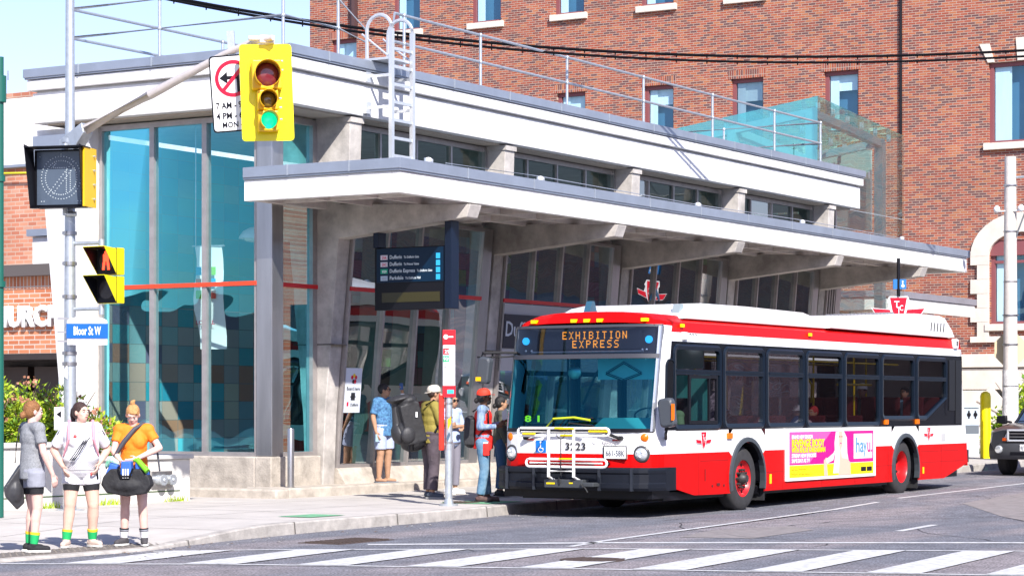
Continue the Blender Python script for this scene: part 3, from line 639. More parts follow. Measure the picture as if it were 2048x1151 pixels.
# limestone base
g=MB(); g.box(BX-.16,BX+.3,15,54,2.93,3.37)
g.box(BX-.08,BX+.3,15,54,2.2,2.9); g.box(BX-.06,BX+.3,26.2,54,.0,2.18); g.box(BX-.06,BX+.3,15,23.6,0,2.18)
for k in range(7): 
    a=pi*(k+.5)/7; b=a+.18; c_=a-.18
    g.prism([(BX-.1,24.9+1.35*cos(c_),.95+1.0*sin(c_)),(BX-.1,24.9+1.35*cos(b),.95+1.0*sin(b)),(BX-.1,24.9+2.2*cos(b),.95+1.85*sin(b)),(BX-.1,24.9+2.2*cos(c_),.95+1.85*sin(c_))],(.1,0,0))
g.build('stone_base',LIME,BB,bevel=.02)
g=MB(); g.box(BX+.1,BX+.3,23.6,26.2,0,2.2); g.build('recess',mat('recess_mesh',(.20,.20,.19),.8,noise=.4,nscale=40),BB)
g=MB(); g.cyl((BX-.06,29.5,5),(BX-.06,29.5,24),.05,n=8); g.build('downpipe',BLACK,BB)
g=MB(); g.cyl((BX-.08,51.9,15.9),(BX-.08,51.9,24),.16,n=8); g.build('downpipe',mat('dark_brown_pipe',(.05,.02,.02),.5),BB)
# ---------------- church and parapets on the left ----------------
CH=thing('church_building','low orange brick church hall behind the left pier, white raised letters on it','building',(37,34,0))
BR2=cells('orange_brick',.30,.098,[(.52,.19,.09),(.48,.16,.075),(.56,.22,.11),(.45,.14,.06)],'yz',mortar=(.55,.47,.40),ms=.012,bump=.4,dirt=.08)
BR2S=cells('orange_soldier_brick',.10,.26,[(.52,.19,.09),(.48,.16,.075),(.56,.22,.11),(.45,.14,.06)],'yz',mortar=(.55,.47,.40),ms=.012,offset=0,bump=.4,dirt=.08)
g=MB(); g.box(37,37.4,30.5,44,2.75,4.12); g.build('wall',BR2,CH)
g=MB(); g.box(36.985,37.3,30.5,44,4.12,4.38); g.build('soldier_course',BR2S,CH)
g=MB(); g.box(36.8,38,30.5,44,4.38,4.62); g.build('fascia',mat('brown_fascia',(.10,.085,.08),.6),CH)
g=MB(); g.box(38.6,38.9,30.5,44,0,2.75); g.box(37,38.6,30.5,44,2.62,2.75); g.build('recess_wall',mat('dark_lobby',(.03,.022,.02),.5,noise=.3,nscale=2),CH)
for i,y in enumerate((33.2,34.15,35.1,36.1)):
    g=MB(); g.box(38.4,38.6,y-.4,y+.4,.2,2.5); o=g.build('door',mat('dark_brown_door',(.055,.035,.03),.35),CH)
g=MB(); g.box(36.95,37.35,32.9,33.25,0,2.75); g.box(36.95,37.35,38,38.4,0,2.75); g.build('post',mat('brown_post',(.07,.045,.04),.5),CH)
text('CHURCH',.60,(36.93,35.68,3.33),NY,Z,WHITE,CH,'lettering',width=2.30,bold=.022,ext=.04)
OB=thing('rear_brick_building','taller orange brick building with white parapet behind the church hall','building',(46,42,0))
BR3=cells('weathered_orange_brick',.30,.11,[(.50,.20,.12),(.46,.17,.10),(.54,.24,.15),(.42,.15,.09),(.50,.26,.18)],'yz',mortar=(.48,.36,.28),ms=.012,bump=.3,dirt=.18)
g=MB(); g.box(46,54,38.5,56,0,8.0); g.build('wall',BR3,OB)
g=MB(); g.box(45.9,54,38.4,56,8.0,9.75); g.build('parapet',CONCW,OB)
g=MB(); g.box(45.85,54,38.35,56,7.93,8.0); g.build('coping',ZINC,OB)
g=MB(); g.tube([(45.8,56,7.85),(45.8,44,7.8),(45.8,38.5,7.6)],.03,5); g.build('yellow_cable',mat('yellow_paint',(.70,.60,.02),.4),OB)
g=MB(); g.box(45.9,54,42.5,56,9.76,9.9); g.build('brick_coping',BR3,OB)
g=MB(); g.box(40.5,42,35.5,37.5,4.4,5.55); o=g.build('block_house',CONCW,OB)
g=MB(); g.box(40.4,42.1,35.4,37.6,5.56,5.72); g.build('flashing',ZINC,o)
# ---------------- planter with shrub ----------------
PL=thing('planter','long pale concrete planter box beside the sidewalk, lower step at its right end','planter',(26,23.5,.1))
pm=mat('pale_planter_concrete',(.62,.60,.56),.85,noise=.12,nscale=2,bump=.2,bscale=40)
g=MB(); g.box(17,26.15,23.4,23.6,0,1.02); g.box(26.15,28.85,23.4,23.6,0,.80); g.box(28.65,28.85,23.6,26.5,0,.80); g.box(17,28.65,26.3,26.5,0,.9); g.build('wall',pm,PL,bevel=.01)
g=MB(); g.box(17,26.2,23.36,23.66,1.022,1.10); g.box(26.2,28.9,23.36,23.66,.802,.87); g.box(28.6,28.9,23.66,26.5,.802,.87); g.build('coping',mat('coping_concrete',(.50,.49,.47),.85,noise=.15,nscale=3),PL,bevel=.01)
g=MB(); g.box(17,28.6,23.395,23.398,.30,.318); g.build('groove',mat('dark_green_groove',(.07,.12,.05),.9),PL)
g=MB(); g.box(17,28.6,23.65,26.3,.6,.75); g.build('soil',mat('soil',(.06,.045,.03),.95),PL)
g=MB(); g.box(27.9,28.38,23.375,23.398,.36,.62); f=g.build('standpipe_plate',STEEL,PL)
for x in (28.03,28.25):
    g=MB(); g.cyl((x,23.375,.49),(x,23.27,.49),.075,.06,14); g.cyl((x,23.27,.49),(x,23.24,.49),.085,n=14); g.ball((x,23.235,.49),(.03,.02,.03),8,5); g.build('standpipe_cap',GALV,f)
lg=mat('yellow_green_leaf',(.34,.46,.02),.5,noise=.3,nscale=3); lg2=mat('dark_green_leaf',(.12,.24,.02),.5); lr=mat('brown_pink_flower',(.42,.19,.12),.7)
def shrub(name,label,x0,x1,y0,y1,zb,zt,n,seed,parent=None,dens=1):
    rnd=random.Random(seed); t=thing(name,label,'shrub',((x0+x1)/2,(y0+y1)/2,zb))
    st=MB()
    for i in range(26):
        x=rnd.uniform(x0+.2,x1-.2); y=rnd.uniform(y0+.2,y1-.2); st.tube([(x,y,zb),(x+rnd.uniform(-.15,.15),y+rnd.uniform(-.1,.1),zb+(zt-zb)*.5),(x+rnd.uniform(-.3,.3),y+rnd.uniform(-.2,.2),zb+(zt-zb)*.85)],[.02,.013,.006],5)
    st.build('stem',mat('bark',(.10,.07,.045),.9),t)
    lf=MB(); fl=MB()
    # clumps
    cl=[]
    nx=int((x1-x0)/.35)+1
    for i in range(int(nx*7*dens)):
        x=rnd.uniform(x0,x1); y=rnd.uniform(y0,y1)
        e=min(1,(x-x0)/.5,(x1-x)/.9); top=zb+(zt-zb)*(.72+.28*math.sin(x*2.3+seed)*math.cos(x*5.1+1)+.12*rnd.random())*max(.25,e)**.6
        z=rnd.uniform(zb+.1,top); cl.append((x,y,z,z>top-.22))
    for (x,y,z,tp) in cl:
        r=rnd.uniform(.12,.24)
        for k in range(n):
            a=rnd.uniform(0,2*pi); e=rnd.uniform(-.7,1.2); d=Vector((cos(a)*cos(e),sin(a)*cos(e),sin(e)))
            p=Vector((x,y,z))+d*r*rnd.uniform(.5,1.1); s=rnd.uniform(.035,.058)
            u=(d+Vector((rnd.uniform(-.7,.7),rnd.uniform(-.7,.7),rnd.uniform(-.3,.6)))).normalized(); v=u.cross(Vector((rnd.random()-.5,rnd.random()-.5,rnd.random()))).normalized()
            lf.cur=0 if rnd.random()<.72 else 1
            lf.add([p,p+u*s*.8+v*s*.42,p+u*s*1.9,p+u*s*.8-v*s*.42],[(0,1,2,3)])
        if tp and rnd.random()<.28:
            c=Vector((x,y,z+r*.8))
            for k in range(26):
                p=c+Vector((rnd.gauss(0,.06),rnd.gauss(0,.06),rnd.gauss(0,.03))); s=.018; u=Vector((rnd.random()-.5,rnd.random()-.5,rnd.random())).normalized(); v=u.cross(Vector((rnd.random(),rnd.random(),.1))).normalized()
                fl.add([p-u*s-v*s,p+u*s-v*s,p+u*s+v*s,p-u*s+v*s],[(0,1,2,3)])
    lf.build('foliage',[lg,lg2],t,fix=False); o_=fl.build('flower_head',lr,t,fix=False); o_['kind']='stuff'
shrub('flowering_shrub','bushy yellow-green shrub with brownish flower heads left of the signal pole',22.8,25.9,23.7,25.9,.75,2.2,52,3,dens=3.2)
shrub('flowering_shrub','smaller yellow-green shrub between the signal pole and the corner glass',25.5,27.6,23.75,25.0,.75,2.05,52,11,dens=4.2)
for i,(x,y) in enumerate(((26.9,23.3),(28.35,23.3),(25.4,23.2),(26.6,23.25))):
    rnd=random.Random(i); g=MB(); z=zg(x)+.15
    for k in range(40):
        a=rnd.uniform(0,2*pi); p=Vector((x+rnd.gauss(0,.12),y+rnd.gauss(0,.04),z)); d=Vector((cos(a)*.5,sin(a)*.3,rnd.uniform(.4,1.2))).normalized()*rnd.uniform(.05,.14)
        s=Vector((-d.y,d.x,0)).normalized()*.012; g.add([p-s,p+s,p+d],[(0,1,2)])
    o=g.build('grass_tuft',lg,fix=False); o['kind']='stuff'; tag(o,'green weeds in the joint at the foot of the planter','weeds')
# distant reflection street: buildings and trees on the near side of the street, seen only mirrored in the glass
NB=thing('facing_building','brown brick shopfront row on the near side of the street, mirrored in the glass','building',(30,-24,0))
g=MB(); g.box(-30,280,-34,-24,0,11); g.box(-70,-55,5,120,0,8.5); g.build('wall',cells('facing_brick',.3,.1,[(.20,.08,.05),(.26,.10,.07),(.16,.07,.06)],'xz',mortar=(.3,.27,.25)),NB)
g=MB()
for i in range(26):
    for z in (4.2,7): g.box(-28+i*4.6,-26.2+i*4.6,-23.98,-23.9,z,z+1.7)
g.build('facing_window',mat('facing_window',(.55,.62,.66),.3),NB)
g=MB()
for i in range(14): g.box(-28+i*8.4,-21.2+i*8.4,-23.98,-23.9,.4,3)
g.build('shop_window',mat('shop_window_dark',(.05,.06,.07),.1),NB)
# ---------------- bollard ----------------
t=thing('steel_bollard','round stainless steel bollard on the station step corner','bollard',(30.62,22.75,.31))
g=MB(); g.lathe((30.62,22.75,.31),Z,[(.055,0),(.055,.94),(.05,.955),(.0,.957)],20); g.build('post',STEEL,t)
g=MB(); g.cyl((30.62,22.75,.31),(30.62,22.75,.32),.075,n=20); g.build('base_ring',STEEL,t)
# ---------------- signal pole ----------------
SPX,SPY=25.13,22.56
SP=thing('signal_pole','tall galvanised signal pole rising beside the planter with a long angled mast arm','pole',(SPX,SPY,.12))
g=MB(); g.cyl((SPX,SPY,.1),(SPX,SPY,9.5),.095,.052,20); g.build('pole',GALV,SP)
g=MB(); g.cyl((SPX,SPY,.1),(SPX,SPY,.16),.2,n=20); g.box(SPX-.25,SPX+.25,SPY-.25,SPY+.25,.1,.13); g.build('base_plate',GALV,SP)
az=5.48; ex,ey=SPX,19.05
g=MB(); g.tube([(SPX,22.33,5.51),(SPX,21.09,5.94),(SPX,19.78,6.40),(SPX,19.35,6.52),(SPX,18.97,6.56)],[.085,.066,.048,.042,.04],12); g.build('mast_arm',mat('cream_mast_arm',(.66,.60,.56),.45,metal=.3,noise=.1),SP)
g=MB(); g.prism([(SPX-.1,SPY+.12,5.08),(SPX-.1,SPY-.1,5.18),(SPX-.1,SPY-.34,5.48),(SPX-.1,SPY-.30,5.62),(SPX-.1,SPY+.12,5.4)],(.2,0,0)); g.cyl((SPX,SPY,5.02),(SPX,SPY,5.1),.12,n=14); g.cyl((SPX,SPY,5.35),(SPX,SPY,5.42),.12,n=14); g.build('arm_bracket',GALV,SP,bevel=.01)
for z in (4.9,4.05,3.62,3.15,2.35,2.2):
    g=MB(); g.cyl((SPX,SPY,z),(SPX,SPY,z+.05),.1,n=14); g.box(SPX-.13,SPX-.08,SPY-.03,SPY+.03,z,z+.05); g.build('clamp_band',STEEL,SP)
g=MB(); g.quad((SPX-.097,SPY+.03,2.2),(SPX-.097,SPY-.04,2.2),(SPX-.095,SPY-.04,2.0),(SPX-.095,SPY+.03,2.05)); g.build('sticker',WHITE,SP)
# facing frame for things aimed at the camera
def frame(px,py,z,yaw):
    """local: +x right (as seen), +z up, -y toward viewer"""
    return Matrix.Translation((px,py,z))@Matrix.Rotation(yaw,4,'Z')
YV=-R_(58.8)   # view-facing yaw
sigY=mat('signal_yellow',(.80,.68,.0),.35); sigO=mat('signal_amber_yellow',(.78,.46,.01),.35)
def lens(m,c,r,col,em=0):
    mm=mat('lens_%d_%d_%d'%tuple(int(x*100) for x in col),col,.15,emit=(col,em) if em else None,coat=.5)
    return mm
TS=thing('traffic_light','yellow three-lens traffic light with big yellow backboard, green lit, at the mast arm end','traffic light',(SPX,ey,5.85))
M=frame(SPX+.02,ey+.03,5.84,YV+R_(10))
def rounded(w,h,r,n=5):
    pts=[]
    for cx_,cz,a0 in ((w/2-r,h/2-r,0),(-w/2+r,h/2-r,90),(-w/2+r,-h/2+r,180),(w/2-r,-h/2+r,270)):
        for i in range(n+1): a=R_(a0+90*i/n); pts.append((cx_+r*cos(a),cz+r*sin(a)))
    return pts
Mt=M@Matrix.Rotation(R_(-2.0),4,'Y')
g=MB(); g.M=Mt; g.prism([(x,0.06,z) for x,z in rounded(.70,1.30,.05)],(0,.012,0)); g.build('backboard',mat('signal_backboard',(.85,.74,.0),.3),TS)
zz=.42
for r,hh,col,em,nm in ((.16,.40,(.16,.02,.03),0,'red'),(.11,.28,(.14,.10,.02),0,'amber'),(.11,.28,(.0,.55,.28),1.0,'green')):
    zc_=zz-hh/2; g=MB(); g.M=Mt; w=hh/2
    g.box(-w,w,-.13,.058,zc_-hh/2+.004,zc_+hh/2-.004); hd=g.build('signal_section',sigO,TS,bevel=.02)
    g=MB(); g.M=Mt; g.lathe((0,-.13,zc_),(0,-1,0),[(0,.045),(r*.5,.04),(r*.85,.025),(r,.0)],24); g.build('lens',lens(0,0,0,col,em),hd)
    # visor: open hood
    g=MB(); g.M=Mt; n=20; rings=[]
    for k,(dy,) in enumerate(((-.13,),(-.37,))):
        rings.append([(r*1.09*cos(a),dy if k==0 else dy+.12*(1-sin(a))*.5,zc_+r*1.09*sin(a)) for a in [R_(-60+300*i/n) for i in range(n+1)]])
    g.smooth=True; g.loft(rings,cap=False,close=False)
    v=g.build('visor',[sigO],hd,fix=False); md=v.modifiers.new('s','SOLIDIFY'); md.thickness=.006
    zz-=hh
g=MB(); g.M=Mt
for z_ in (.4,.28,.05,-.1,-.22,-.38): g.cyl((.19 if z_>.2 else .155,-.08,z_),(.22 if z_>.2 else .185,-.08,z_),.014,n=6)
g.build('hinge_bolt',GALV,TS)
g=MB(); g.M=M; g.box(-.1,.1,-.03,.09,.655,.76); g.cyl((-.25,.03,.72),(0,.03,.72),.035); g.build('mounting_bracket',mat('cream_cast',(.68,.66,.64),.4),TS,bevel=.01)
# no left turn sign
NS=thing('no_left_turn_sign','white no left turn sign with hours, hanging on the mast arm beside the traffic light','road sign',(SPX,19.9,5.9))
M=frame(SPX,19.62,5.86,YV-R_(4)); M=M@Matrix.Rotation(R_(-4),4,'Y')
g=MB(); g.M=M; g.prism([(x,0,z) for x,z in rounded(.64,1.04,.05)],(0,.01,0)); g.build('sign_plate',BLACK,NS)
g=MB(); g.M=M; g.prism([(x,-.004,z) for x,z in rounded(.60,1.0,.04)],(0,.003,0)); g.build('sign_face',mat('sign_white',(.82,.82,.84),.3),NS)
def ring(g,cx_,cz,r0,r1,y,n=36):
    for i in range(n):
        a,b=2*pi*i/n,2*pi*(i+1)/n; g.quad((cx_+r0*cos(a),y,cz+r0*sin(a)),(cx_+r1*cos(a),y,cz+r1*sin(a)),(cx_+r1*cos(b),y,cz+r1*sin(b)),(cx_+r0*cos(b),y,cz+r0*sin(b)))
g=MB(); g.M=M; g.quad((.045,-.008,-.02),(.085,-.008,-.02),(.085,-.008,.26),(.045,-.008,.26)); g.quad((-.08,-.008,.19),(.06,-.008,.19),(.06,-.008,.235),(-.08,-.008,.235)); g.quad((-.19,-.008,.212),(-.08,-.008,.13),(-.08,-.008,.295)); g.build('arrow',BLACK,NS,fix=False)
g=MB(); g.M=M; ring(g,0,.2,.20,.25,-.011); g.quad((-.165,-.0115,.06),(-.13,-.0115,.025),(.165,-.0115,.34),(.13,-.0115,.375)); g.build('prohibition_ring',mat('sign_red',(.65,.0,.03),.4),NS,fix=False)
rt=(M.to_3x3()@Vector((1,0,0))); up=(M.to_3x3()@Vector((0,0,1)))
def tx(M,s,size,x,z,m,p,width=None,bold=.0,y=-.012,align='LEFT',name='lettering'):
    return text(s,size,M@Vector((x,y,z)),M.to_3x3()@Vector((1,0,0)),M.to_3x3()@Vector((0,0,1)),m,p,name,width,bold,.001,align)
L_=[tx(M,'7 AM - 9 AM',.12,-.26,-.20,BLACK,None,.52,.002),tx(M,'4 PM - 6 PM',.12,-.26,-.34,BLACK,None,.52,.002),tx(M,'MON - FRI',.11,-.19,-.46,BLACK,None,.42,.001)]
join_mesh(L_,'lettering',NS)
g=MB(); g.M=M; g.box(-.05,.05,.012,.05,.4,.85); g.build('hanger_bracket',GALV,NS)
# matrix sign box
BS=thing('blank_out_sign','black hooded dot-matrix no turn sign with amber side on the signal pole, unlit','road sign',(SPX,SPY,4.4))
M=frame(SPX-.13,SPY-.03,4.84,YV-R_(14))
g=MB(); g.M=M; g.box(-.42,.40,-.12,.08,-.42,.40); g.build('housing',BLACK,BS,bevel=.01)
g=MB(); g.M=M; g.box(.402,.43,-.30,.1,-.42,.41); g.build('side_cover',sigO,BS)
hood=MB(); hood.M=M
hood.prism([(-.44,-.42,.45),(-.44,-.12,.42),(-.40,-.12,-.42),(-.40,-.30,-.44)],(.012,0,0)); hood.prism([(.385,-.40,.44),(.385,-.12,.41),(.385,-.12,-.42),(.385,-.30,-.44)],(.012,0,0))
hood.box(-.44,.44,-.42,-.12,.405,.42); hood.prism([(-.40,-.30,-.44),(.40,-.30,-.44),(.40,-.12,-.43),(-.40,-.12,-.43)],(0,0,.012)); hood.build('hood',BLACK,BS)
g=MB(); g.M=M; g.box(-.37,.37,-.135,-.125,-.38,.37); g.build('display_face',mat('matrix_face',(.075,.10,.14),.2,noise=.1),BS)
g=MB(); g.M=M
def dots(pts):
    for x,z in pts: g.box(x-.006,x+.006,-.142,-.1355,z-.006,z+.006)
for r in (.30,.24): dots([(r*cos(2*pi*i/44),r*sin(2*pi*i/44)) for i in range(44)])
dots([(-.18+.03*i,-.2+.035*i) for i in range(13)]); dots([(-.12+.03*i,-.22+.035*i) for i in range(11)]); dots([(.08,-.2+.03*i) for i in range(11)]); dots([(.14,-.18+.03*i) for i in range(10)]); dots([(-.14+.028*i,.14) for i in range(9)]); dots([(-.14+.02*i,.14+.02*i) for i in range(4)])
dots([(-.3,-.33),(-.26,-.33),(.3,-.33),(.26,-.33),(-.32,.3),(0,.33)])
g.build('led_dots',mat('led_unlit',(.55,.62,.66),.4),BS)
g=MB(); g.M=M; g.cyl((.0,0,-.52),(.0,0,-.42),.04); g.cyl((.0,0,.42),(.0,0,.5),.04); g.cyl((.0,0,-.5),(.15,0.05,-.5),.035); g.build('mounting_bracket',GALV,BS)
g=MB(); g.M=M
for z_ in (-.3,-.1,.1,.3): g.cyl((.43,0,z_),(.46,0,z_),.015,n=6)
g.build('hinge_bolt',GALV,BS)
# pedestrian signal
PS=thing('pedestrian_signal','yellow two-section pedestrian signal with black visors and red walking figure lit','pedestrian signal',(SPX+.2,SPY-.4,3.3))
M=frame(SPX+.12,SPY-.64,3.46,YV-R_(30))
for i,(zc_,) in enumerate(((.20,),(-.20,))):
    g=MB(); g.M=M; g.box(-.18,.18,-.06,.10,zc_-.19,zc_+.19); hd=g.build('signal_section',sigY,PS,bevel=.012)
    g=MB(); g.M=M; g.box(-.175,.175,-.075,-.061,zc_-.185,zc_+.185); g.build('door',BLACK,hd)
    g=MB(); g.M=M; g.cyl((0,-.075,zc_),(0,-.085,zc_),.13,n=24); g.build('lens',mat('dark_lens',(.04,.035,.035),.2),hd)
    g=MB(); g.M=M; t0=.012
    g.prism([(-.17,-.08,zc_+.17),(.17,-.08,zc_+.17),(.19,-.36,zc_+.19),(-.19,-.36,zc_+.19)],(0,0,.008)); 
    for s in (-1,1): g.prism([(s*.172,-.08,zc_+.17),(s*.19,-.36,zc_+.19),(s*.172,-.08,zc_-.17)],(s*.007,0,0))
    g.build('visor',sigY,hd)
    g=MB(); g.M=M
    for s in (-1,1): g.prism([(s*.168,-.08,zc_+.165),(s*.186,-.355,zc_+.185),(s*.169,-.08,zc_-.165)],(s*.003,0,0))
    g.prism([(-.168,-.08,zc_+.168),(.168,-.08,zc_+.168),(.187,-.355,zc_+.188),(-.187,-.355,zc_+.188)],(0,0,.001)); g.build('visor_lining',BLACK,hd)
    if i==0:
        g=MB(); g.M=M; y=-.088
        g.box(-.05,.05,y-.004,y,zc_-.0,zc_+.10); g.cyl((0,y,zc_+.12),(0,y-.004,zc_+.12),.028,n=10); g.prism([(-.05,y,zc_),(-.01,y,zc_),(-.03,y,zc_-.12),(-.07,y,zc_-.12)],(0,-.004,0)); g.prism([(.01,y,zc_),(.05,y,zc_),(.07,y,zc_-.12),(.03,y,zc_-.12)],(0,-.004,0))
        g.build('walking_figure',mat('red_lit',(.9,.03,.01),.4,emit=((1,.06,.02),2.2)),hd)
for z_ in (3.93,3.0):
    g=MB(); g.cyl((SPX,SPY,z_),(SPX+.1,SPY-.52,z_),.028); g.cyl((SPX+.1,SPY-.5,z_-.08),(SPX+.1,SPY-.5,z_+.05),.04); g.build('mounting_arm',GALV,PS)
# street name sign
SN=thing('street_name_sign','blue street name plate over a white number strip on the signal pole','street sign',(SPX,SPY-.3,2.75))
M=frame(SPX-.02,SPY-.34,2.62,YV+R_(4))
g=MB(); g.M=M; n=10
g.prism([(-.28,0,-.13),(.28,0,-.13),(.28,0,.20)]+[(.28*cos(pi*i/n),0,.20+.07*sin(pi*i/n)) for i in range(1,n)]+[(-.28,0,.20)],(0,.012,0)); g.build('plate',WHITE,SN)
g=MB(); g.M=M; g.box(-.29,.29,-.018,-.002,-.04,.17); g.build('name_panel',mat('street_sign_blue',(.0,.10,.42),.35),SN,bevel=.004)
tx(M,'Bloor St W',.17,0,.01,mat('sign_white_text',(.85,.85,.85),.4),SN,.38,.003,-.021,'CENTER')
tx(M,'1140',.065,-.02,-.115,mat('grey_text',(.35,.35,.38),.5),SN,None,0,-.004)
g=MB(); g.M=M
for z_ in (.24,.05,-.08): g.box(-.42,-.26,.02,.035,z_-.012,z_+.012)
g.build('clamp_band',STEEL,SN)
t=thing('push_button_sign','small white crossing button plate with black arrow on the signal pole','sign',(SPX,SPY,1.5))
M=frame(SPX-.2,SPY+.02,1.45,YV)
g=MB(); g.M=M; g.box(-.07,.07,-.01,0,-.16,.16); g.build('plate',WHITE,t); g=MB(); g.M=M; g.quad((-.04,-.014,.06),(.03,-.014,0.01),(.03,-.014,.11)); g.build('arrow',BLACK,t,fix=False)
# green pole at far left
GP=thing('green_lamp_post','dark green lamp post with collar at the far left edge','lamp post',(23.3,21.9,.15))
gm=mat('dark_green_paint',(.01,.10,.075),.35); gx,gy=25.2,23.95+.25
def at(px,Zd,z):   # point at depth Zd under pixel column
    r=(px-1024)/4672; return ((cos(TH)+sin(TH)*r)*Zd,(sin(TH)-cos(TH)*r)*Zd,z)
p=at(0,31,0); GP.location=(p[0],p[1],.15)
g=MB(); g.cyl((p[0],p[1],.15),(p[0],p[1],6.25),.05,n=14); g.build('pole',gm,GP)
g=MB(); g.cyl((p[0],p[1],5.65),(p[0],p[1],6.0),.085,n=14); g.cyl((p[0],p[1],3.2),(p[0],p[1],3.28),.075,n=14); g.cyl((p[0],p[1],4.6),(p[0],p[1],4.68),.07,n=14);g.build('collar',gm,GP)
# ---------------- bus stop pole ----------------
bx,by=29.15,18.75; bz=zg(bx)+.15
BP=thing('bus_stop_pole','galvanised bus stop post with red and white route panel and red shelter strip','bus stop',(bx,by,bz))
g=MB(); g.cyl((bx,by,bz),(bx,by,bz+1.75),.055,n=18); g.build('pole',GALV,BP)
g=MB(); g.cyl((bx,by,bz),(bx,by,bz+.03),.14,n=24); g.cyl((bx,by,bz+.03),(bx,by,bz+.1),.075,.06,n=18); g.build('base_plate',GALV,BP)
M=frame(bx,by,bz,YV+R_(6))
g=MB(); g.M=M; g.box(-.09,.09,-.07,.07,1.62,2.6); g.build('route_panel',mat('sign_white',(.8,.8,.8),.3),BP,bevel=.01)
g=MB(); g.M=M; g.box(-.093,.093,-.073,.073,2.38,2.605); g.box(-.093,.093,-.073,.073,1.61,1.78); g.box(-.088,.0,-.076,-.0735,2.24,2.33); g.build('red_band',mat('stop_red',(.68,.01,.02),.35),BP,bevel=.004)
g=MB(); g.M=M; g.box(-.088,.0,-.076,-.0715,2.13,2.22); g.build('green_tag',mat('tag_green',(.0,.40,.14),.4),BP)
wt=mat('sign_white_text',(.85,.85,.85),.4); bt=mat('black_text',(.02,.02,.025),.5); ct=mat('cyan_tag',(.05,.45,.65),.4)
L_=[tx(M,'29',.075,-.07,2.255,wt,None,None,.001,-.0775),tx(M,'929',.07,-.085,2.15,wt,None,None,.001,-.0775),tx(M,'402',.06,-.08,2.03,bt,None,None,0,-.0725),tx(M,'329*',.06,-.08,1.93,mat('blue_text',(.05,.15,.5),.5),None,None,0,-.0725)]
join_mesh(L_,'lettering',BP)
g=MB(); g.M=M; g.box(-.03,.07,-.0765,-.0735,1.66,1.72); g.build('info_tag',ct,BP)
g=MB(); g.M=M; g.cyl((-.05,-.075,2.5),(-.05,-.078,2.5),.035,n=14); g.box(-.01,.06,-.078,-.075,2.49,2.51); g.build('route_emblem',wt,BP)
g=MB(); g.M=M; g.box(-.15,-.07,-.05,.05,.82,1.66); g.build('side_panel',mat('stop_red2',(.70,.03,.015),.35),BP,bevel=.02)
g=MB(); g.M=M; g.box(-.12,-.05,-.02,.02,1.5,1.54); g.box(-.12,-.05,-.02,.02,.9,.94); g.cyl((0,0,1.5),(0,0,1.53),.06,n=14); g.cyl((0,0,.92),(0,0,.95),.06,n=14); g.cyl((0,0,1.3),(0,0,1.32),.06,n=14); g.build('clamp_band',STEEL,BP)
g=MB(); g.M=M; g.quad((-.02,-.058,1.28),(.03,-.056,1.33),(.03,-.056,1.22),(-.02,-.058,1.12)); g.build('sticker',mat('orange_sticker',(.85,.38,.0),.5),BP,fix=False)
g=MB(); g.M=M; g.quad((-.045,-.057,1.0),(.0,-.058,1.1),(.02,-.058,1.05),(-.02,-.058,.95)); g.build('sticker',mat('navy_sticker',(.05,.10,.16),.5),BP,fix=False)
# ---------------- hanging arrival sign ----------------
AS=thing('arrival_display','dark hanging bus departure board with route list and amber strip, on two black posts','departure board',(32.03,21.5,3.3))
sx_=32.05
g=MB(); g.box(sx_+.10,sx_+.22,20.75,22.15,3.22,4.26); g.build('housing',BLACK,AS,bevel=.01)
for y,zt_,w in ((20.66,4.72,.13),(22.09,4.60,.10)):
    g=MB(); g.box(sx_+.04,sx_+.28,y-w/2,y+w/2,3.22 if y<21 else 4.26,zt_-.0); g.build('post',mat('dark_navy_metal',(.005,.011,.028),.35,spec=.3),AS,bevel=.008)
    g=MB(); g.box(sx_-.0,sx_+.3,y-.15,y+.18,zt_-.0,zt_+.02); g.build('mounting_plate',BLACK,AS)
g=MB(); g.box(sx_+.088,sx_+.098,20.76,22.1,3.68,4.24); g.build('route_panel',mat('navy_panel',(.002,.018,.045),.35,spec=.25),AS)
g=MB(); g.box(sx_+.092,sx_+.098,20.85,22.0,3.35,3.51); g.build('amber_display',mat('dull_amber_display',(.035,.03,.006),.3),AS)
def sT(s,size,y,z,m,w=None): return text(s,size,(sx_+.0855,y,z),NY,Z,m,None,'l',w,.001,.0008)
L_=[]; lt=mat('pale_text',(.62,.70,.75),.5)
for i,(a,b,c_,wa) in enumerate((('29A','Dufferin','To Dufferin Gate',.24),('29C','Dufferin',"To Princes' Gates",.24),('929','Dufferin Express','To Dufferin Gate',.50),('402','Parkdale','To Dufferin Mall',.27))):
    z=4.07-i*.115
    mm=(mat('route_red_text',(.6,.02,.05),.5),)*2+(wt,mat('grey_text',(.35,.35,.38),.5)); m_=mm[i]
    L_.append(text(a,.06,(sx_+.0825,21.99,z),NY,Z,m_,None,'l',.09,.001,.0008)); L_.append(sT(b,.085,21.84,z,lt,wa)); L_.append(sT(c_,.055,21.84-wa-.045,z+.003,lt,.30))
    g=MB(); g.box(sx_+.084,sx_+.087,21.88,22.02,z-.015,z+.065); g.build('route_tag',[mat('pale_tag',(.62,.60,.68),.5),mat('pale_tag',(1,1,1)),mat('tag_green2',(.0,.35,.20),.5),mat('pale_tag2',(.40,.50,.62),.5)][i],AS)
    g=MB(); g.box(sx_+.084,sx_+.087,20.84,20.92,z-.02,z+.07); g.build('access_tag',mat('access_blue',(.02,.32,.60),.4,emit=((.02,.3,.6),.3)),AS)
join_mesh(L_,'lettering',AS)
